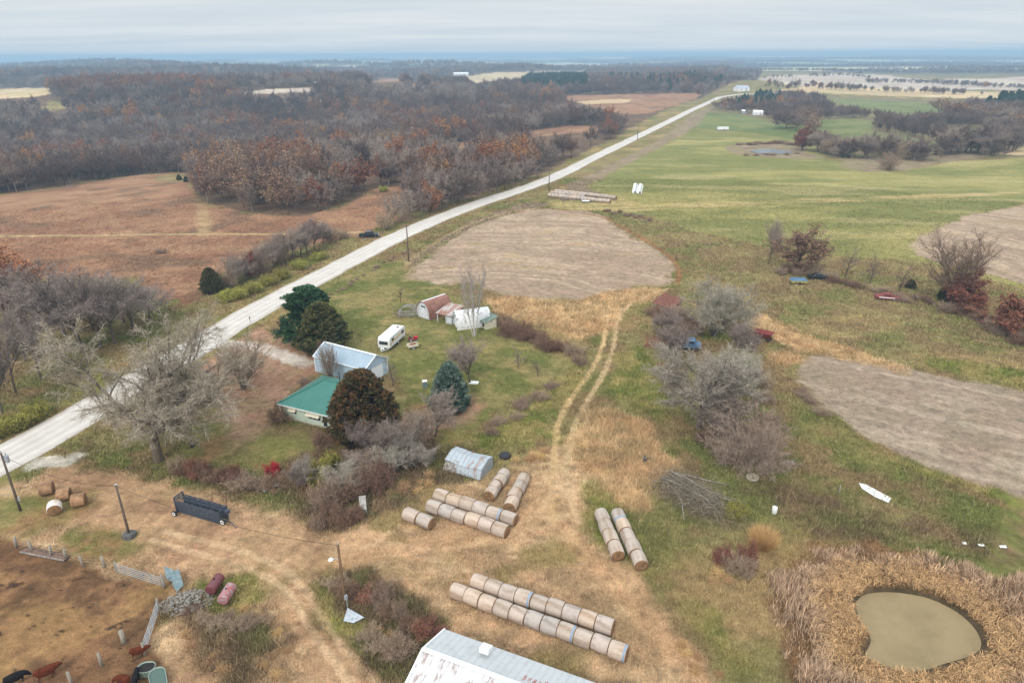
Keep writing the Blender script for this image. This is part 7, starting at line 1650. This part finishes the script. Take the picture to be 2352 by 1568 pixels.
# ---------------------------------------------------------------- brush pile
def brush_pile():
    a = P(1592, 1148); t = thing('brush_pile', 'grey pile of dead fallen branches between the straw and the pond', 'brush pile', a, frame2(P(1520, 1095), P(1680, 1205))[0]); rnd = random.Random(6)
    m = MB()
    for k in range(13):
        p = Vector((-4.6+rnd.uniform(-.6,1.8), rnd.uniform(-1.2,1.8), rnd.uniform(.4, 1.3))); d = Vector((1, rnd.gauss(-.05,.22), rnd.uniform(-.02,.1))).normalized(); pts = [p]; L = rnd.uniform(5, 9.5)
        for i in range(7): d = (d+Vector((0,rnd.gauss(0,.12),rnd.gauss(-.02,.08)))).normalized(); q = pts[-1]+d*L/7; q.z = max(q.z,.15); pts.append(q)
        m.tube(pts, [.15*(1-i/8)+.025 for i in range(8)], 5)
    build('limbs', m, M_['brush'], t, True)
    rng = np.random.default_rng(9); n = 5600; P0 = np.column_stack([rng.normal(-.2, 2.7, n), rng.normal(-.1, 1.5, n), rng.random(n)**1.4*1.9]); d = np.column_stack([rng.normal(.6, .6, n), rng.normal(0, .7, n), rng.normal(.12, .35, n)]); d /= np.linalg.norm(d, axis=1)[:, None]
    P1 = P0+d*rng.uniform(.5, 1.5, (n, 1)); P1[:, 2] = np.maximum(P1[:, 2], .05); v, f = blades(P0, P1, .020, rng)
    c = np.array(srgb(128,116,100))[None]*rng.uniform(.5, 1.5, (n, 1)); me = np_mesh('twigs', v, f, M_['twigs'], np.repeat(c, 3, 0)); o = link(bpy.data.objects.new('twigs', me)); o.parent = t
    a = P(1478, 1060); o = build('charred_stump', MB().tube([(0,0,0),(.15,0,.5),(.1,.1,1.0)], [.3,.22,.08], 8).tube([(.2,.2,.1),(.8,.4,.35),(1.4,.2,.3)], [.15,.13,.06], 6), mat('charred_wood', srgb(70,62,58), .9, 0, srgb(150,146,140), .5, .6, 4, .2), None); o.location = a; tag(o, 'dark splintered stump above the brush pile', 'stump')
    # pale grass fountain
    a = P(1750, 1255); rng = np.random.default_rng(3); n = 2600; th = rng.random(n)*6.28; q = rng.random(n); P0 = np.column_stack([np.cos(th)*.9*q, np.sin(th)*.9*q, np.zeros(n)]); P1 = P0+np.column_stack([np.cos(th)*rng.uniform(.2,1.6,n), np.sin(th)*rng.uniform(.2,1.6,n), rng.uniform(1.0,2.5,n)])
    v, f = blades(P0, P1, .028, rng); c = np.array(C3(214,176,122))[None]*rng.uniform(.6,1.25,(n,1)); me = np_mesh('tall_grass_clump', v, f, M_['grass'], np.repeat(c, 3, 0)); o = link(bpy.data.objects.new('tall_grass_clump', me)); o.location = a; tag(o, 'tall fountain-like clump of pale dry grass left of the pond', 'grass')
def setup_world():
    w = bpy.data.worlds.new('World'); scene.world = w; w.use_nodes = True; nt = w.node_tree
    bg = nt.nodes['Background']
    sky = nt.nodes.new('ShaderNodeTexSky'); sky.sky_type = 'NISHITA'; sky.sun_disc = False
    sky.sun_elevation = R(42); sky.sun_rotation = R(200); sky.dust_density = 2
    tc = nt.nodes.new('ShaderNodeTexCoord'); sep = nt.nodes.new('ShaderNodeSeparateXYZ'); nt.links.new(tc.outputs['Generated'], sep.inputs[0])
    # cloud deck seen in perspective: divide by height above the horizon
    ad = nt.nodes.new('ShaderNodeMath'); ad.operation = 'MAXIMUM'; ad.inputs[1].default_value = 0.0; nt.links.new(sep.outputs[2], ad.inputs[0])
    ad2 = nt.nodes.new('ShaderNodeMath'); ad2.operation = 'ADD'; ad2.inputs[1].default_value = .05; nt.links.new(ad.outputs[0], ad2.inputs[0])
    comb = nt.nodes.new('ShaderNodeCombineXYZ')
    for i in (0, 1):
        dv = nt.nodes.new('ShaderNodeMath'); dv.operation = 'DIVIDE'; nt.links.new(sep.outputs[i], dv.inputs[0]); nt.links.new(ad2.outputs[0], dv.inputs[1]); nt.links.new(dv.outputs[0], comb.inputs[i])
    n = _noise(nt, .34, 6, .55, src=comb.outputs[0], stretch=(.45, 1.0, 1))
    n2 = _noise(nt, 1.1, 5, .6, src=comb.outputs[0], stretch=(.35, 1.0, 1))
    S = 1/.1
    ca = tuple(c*S*1.08 for c in srgb(204,214,222)); cb = tuple(c*S*1.08 for c in srgb(230,233,234))
    c = _mix(nt, _ramp(nt, n, .36, .64, 0, 1), ca, cb)
    c = _mix(nt, _ramp(nt, n2, .3, .7, 0, .35), c, tuple(c_*S for c_ in srgb(212,221,228)))
    # overcast sky brightens towards the zenith
    up = _ramp(nt, sep.outputs[2], .09, 1.0, 1.0, 2.25)
    vm = nt.nodes.new('ShaderNodeVectorMath'); vm.operation = 'SCALE'; nt.links.new(c, vm.inputs[0]); nt.links.new(up, vm.inputs['Scale'])
    mix = _mix(nt, .97, sky.outputs[0], vm.outputs[0])
    nt.links.new(mix, bg.inputs[0]); bg.inputs[1].default_value = .1
    su = bpy.data.lights.new('sun', 'SUN'); su.energy = 2.0; su.angle = R(16); su.color = (1, .96, .9)
    so = link(bpy.data.objects.new('sun', su)); so.rotation_euler = (R(48), 0, R(-20))
    # direction from sky: light comes from azimuth matching the sky's sun
    az = R(200); d = Vector((math.sin(az)*math.cos(R(42)), math.cos(az)*math.cos(R(42)), math.sin(R(42))))
    so.rotation_euler = d.to_track_quat('Z', 'Y').to_euler()
def setup_haze():
    mb = MB(); top = 70.0; z0 = -75
    x = 36000
    mb.box((0, 0, (top+z0)/2), (2*x, 2*x, top-z0))
    m = bpy.data.materials.new('haze_air'); m.use_nodes = True; nt = m.node_tree
    nt.nodes.remove(nt.nodes['Principled BSDF'])
    pv = nt.nodes.new('ShaderNodeVolumePrincipled'); pv.inputs['Color'].default_value = (.52, .75, .96, 1); pv.inputs['Density'].default_value = HAZE
    pv.inputs['Anisotropy'].default_value = .0
    nt.links.new(pv.outputs[0], nt.nodes['Material Output'].inputs['Volume'])
    o = build('haze', mb, m); tag(o, kind='stuff'); tag(o, 'thin bluish haze over the distant hills', 'haze')
def setup_camera():
    c = bpy.data.cameras.new('camera'); c.lens = 24.0; c.sensor_width = 36; c.clip_end = 60000; c.clip_start = .5
    o = link(bpy.data.objects.new('camera', c))
    m = Matrix(((XR[0], UR[0], -F_[0], 0), (XR[1], UR[1], -F_[1], 0), (XR[2], UR[2], -F_[2], CAMZ), (0, 0, 0, 1)))
    o.matrix_world = m; scene.camera = o
    scene.render.resolution_x = 1024; scene.render.resolution_y = 682
    vs = scene.view_settings; vs.view_transform = 'Standard'; vs.look = 'None'; vs.exposure = 0; vs.gamma = 1
HAZE = .00029
import time
_t = time.time()
def step(f):
    global _t; f(); print(f.__name__, round(time.time()-_t, 1)); _t = time.time()
setup_mats(); bmats(); pmats()
for f in (build_ground, build_road, build_ponds, build_tufts, build_cattails, make_kinds, forest, trees, house, white_shed, small_buildings, long_barn, far_buildings, bales, pickup, camper, mower_and_cart, chute, poles, yard_bits, wrecks, cattle, brush_pile):
    step(f)
setup_world(); setup_haze(); setup_camera()
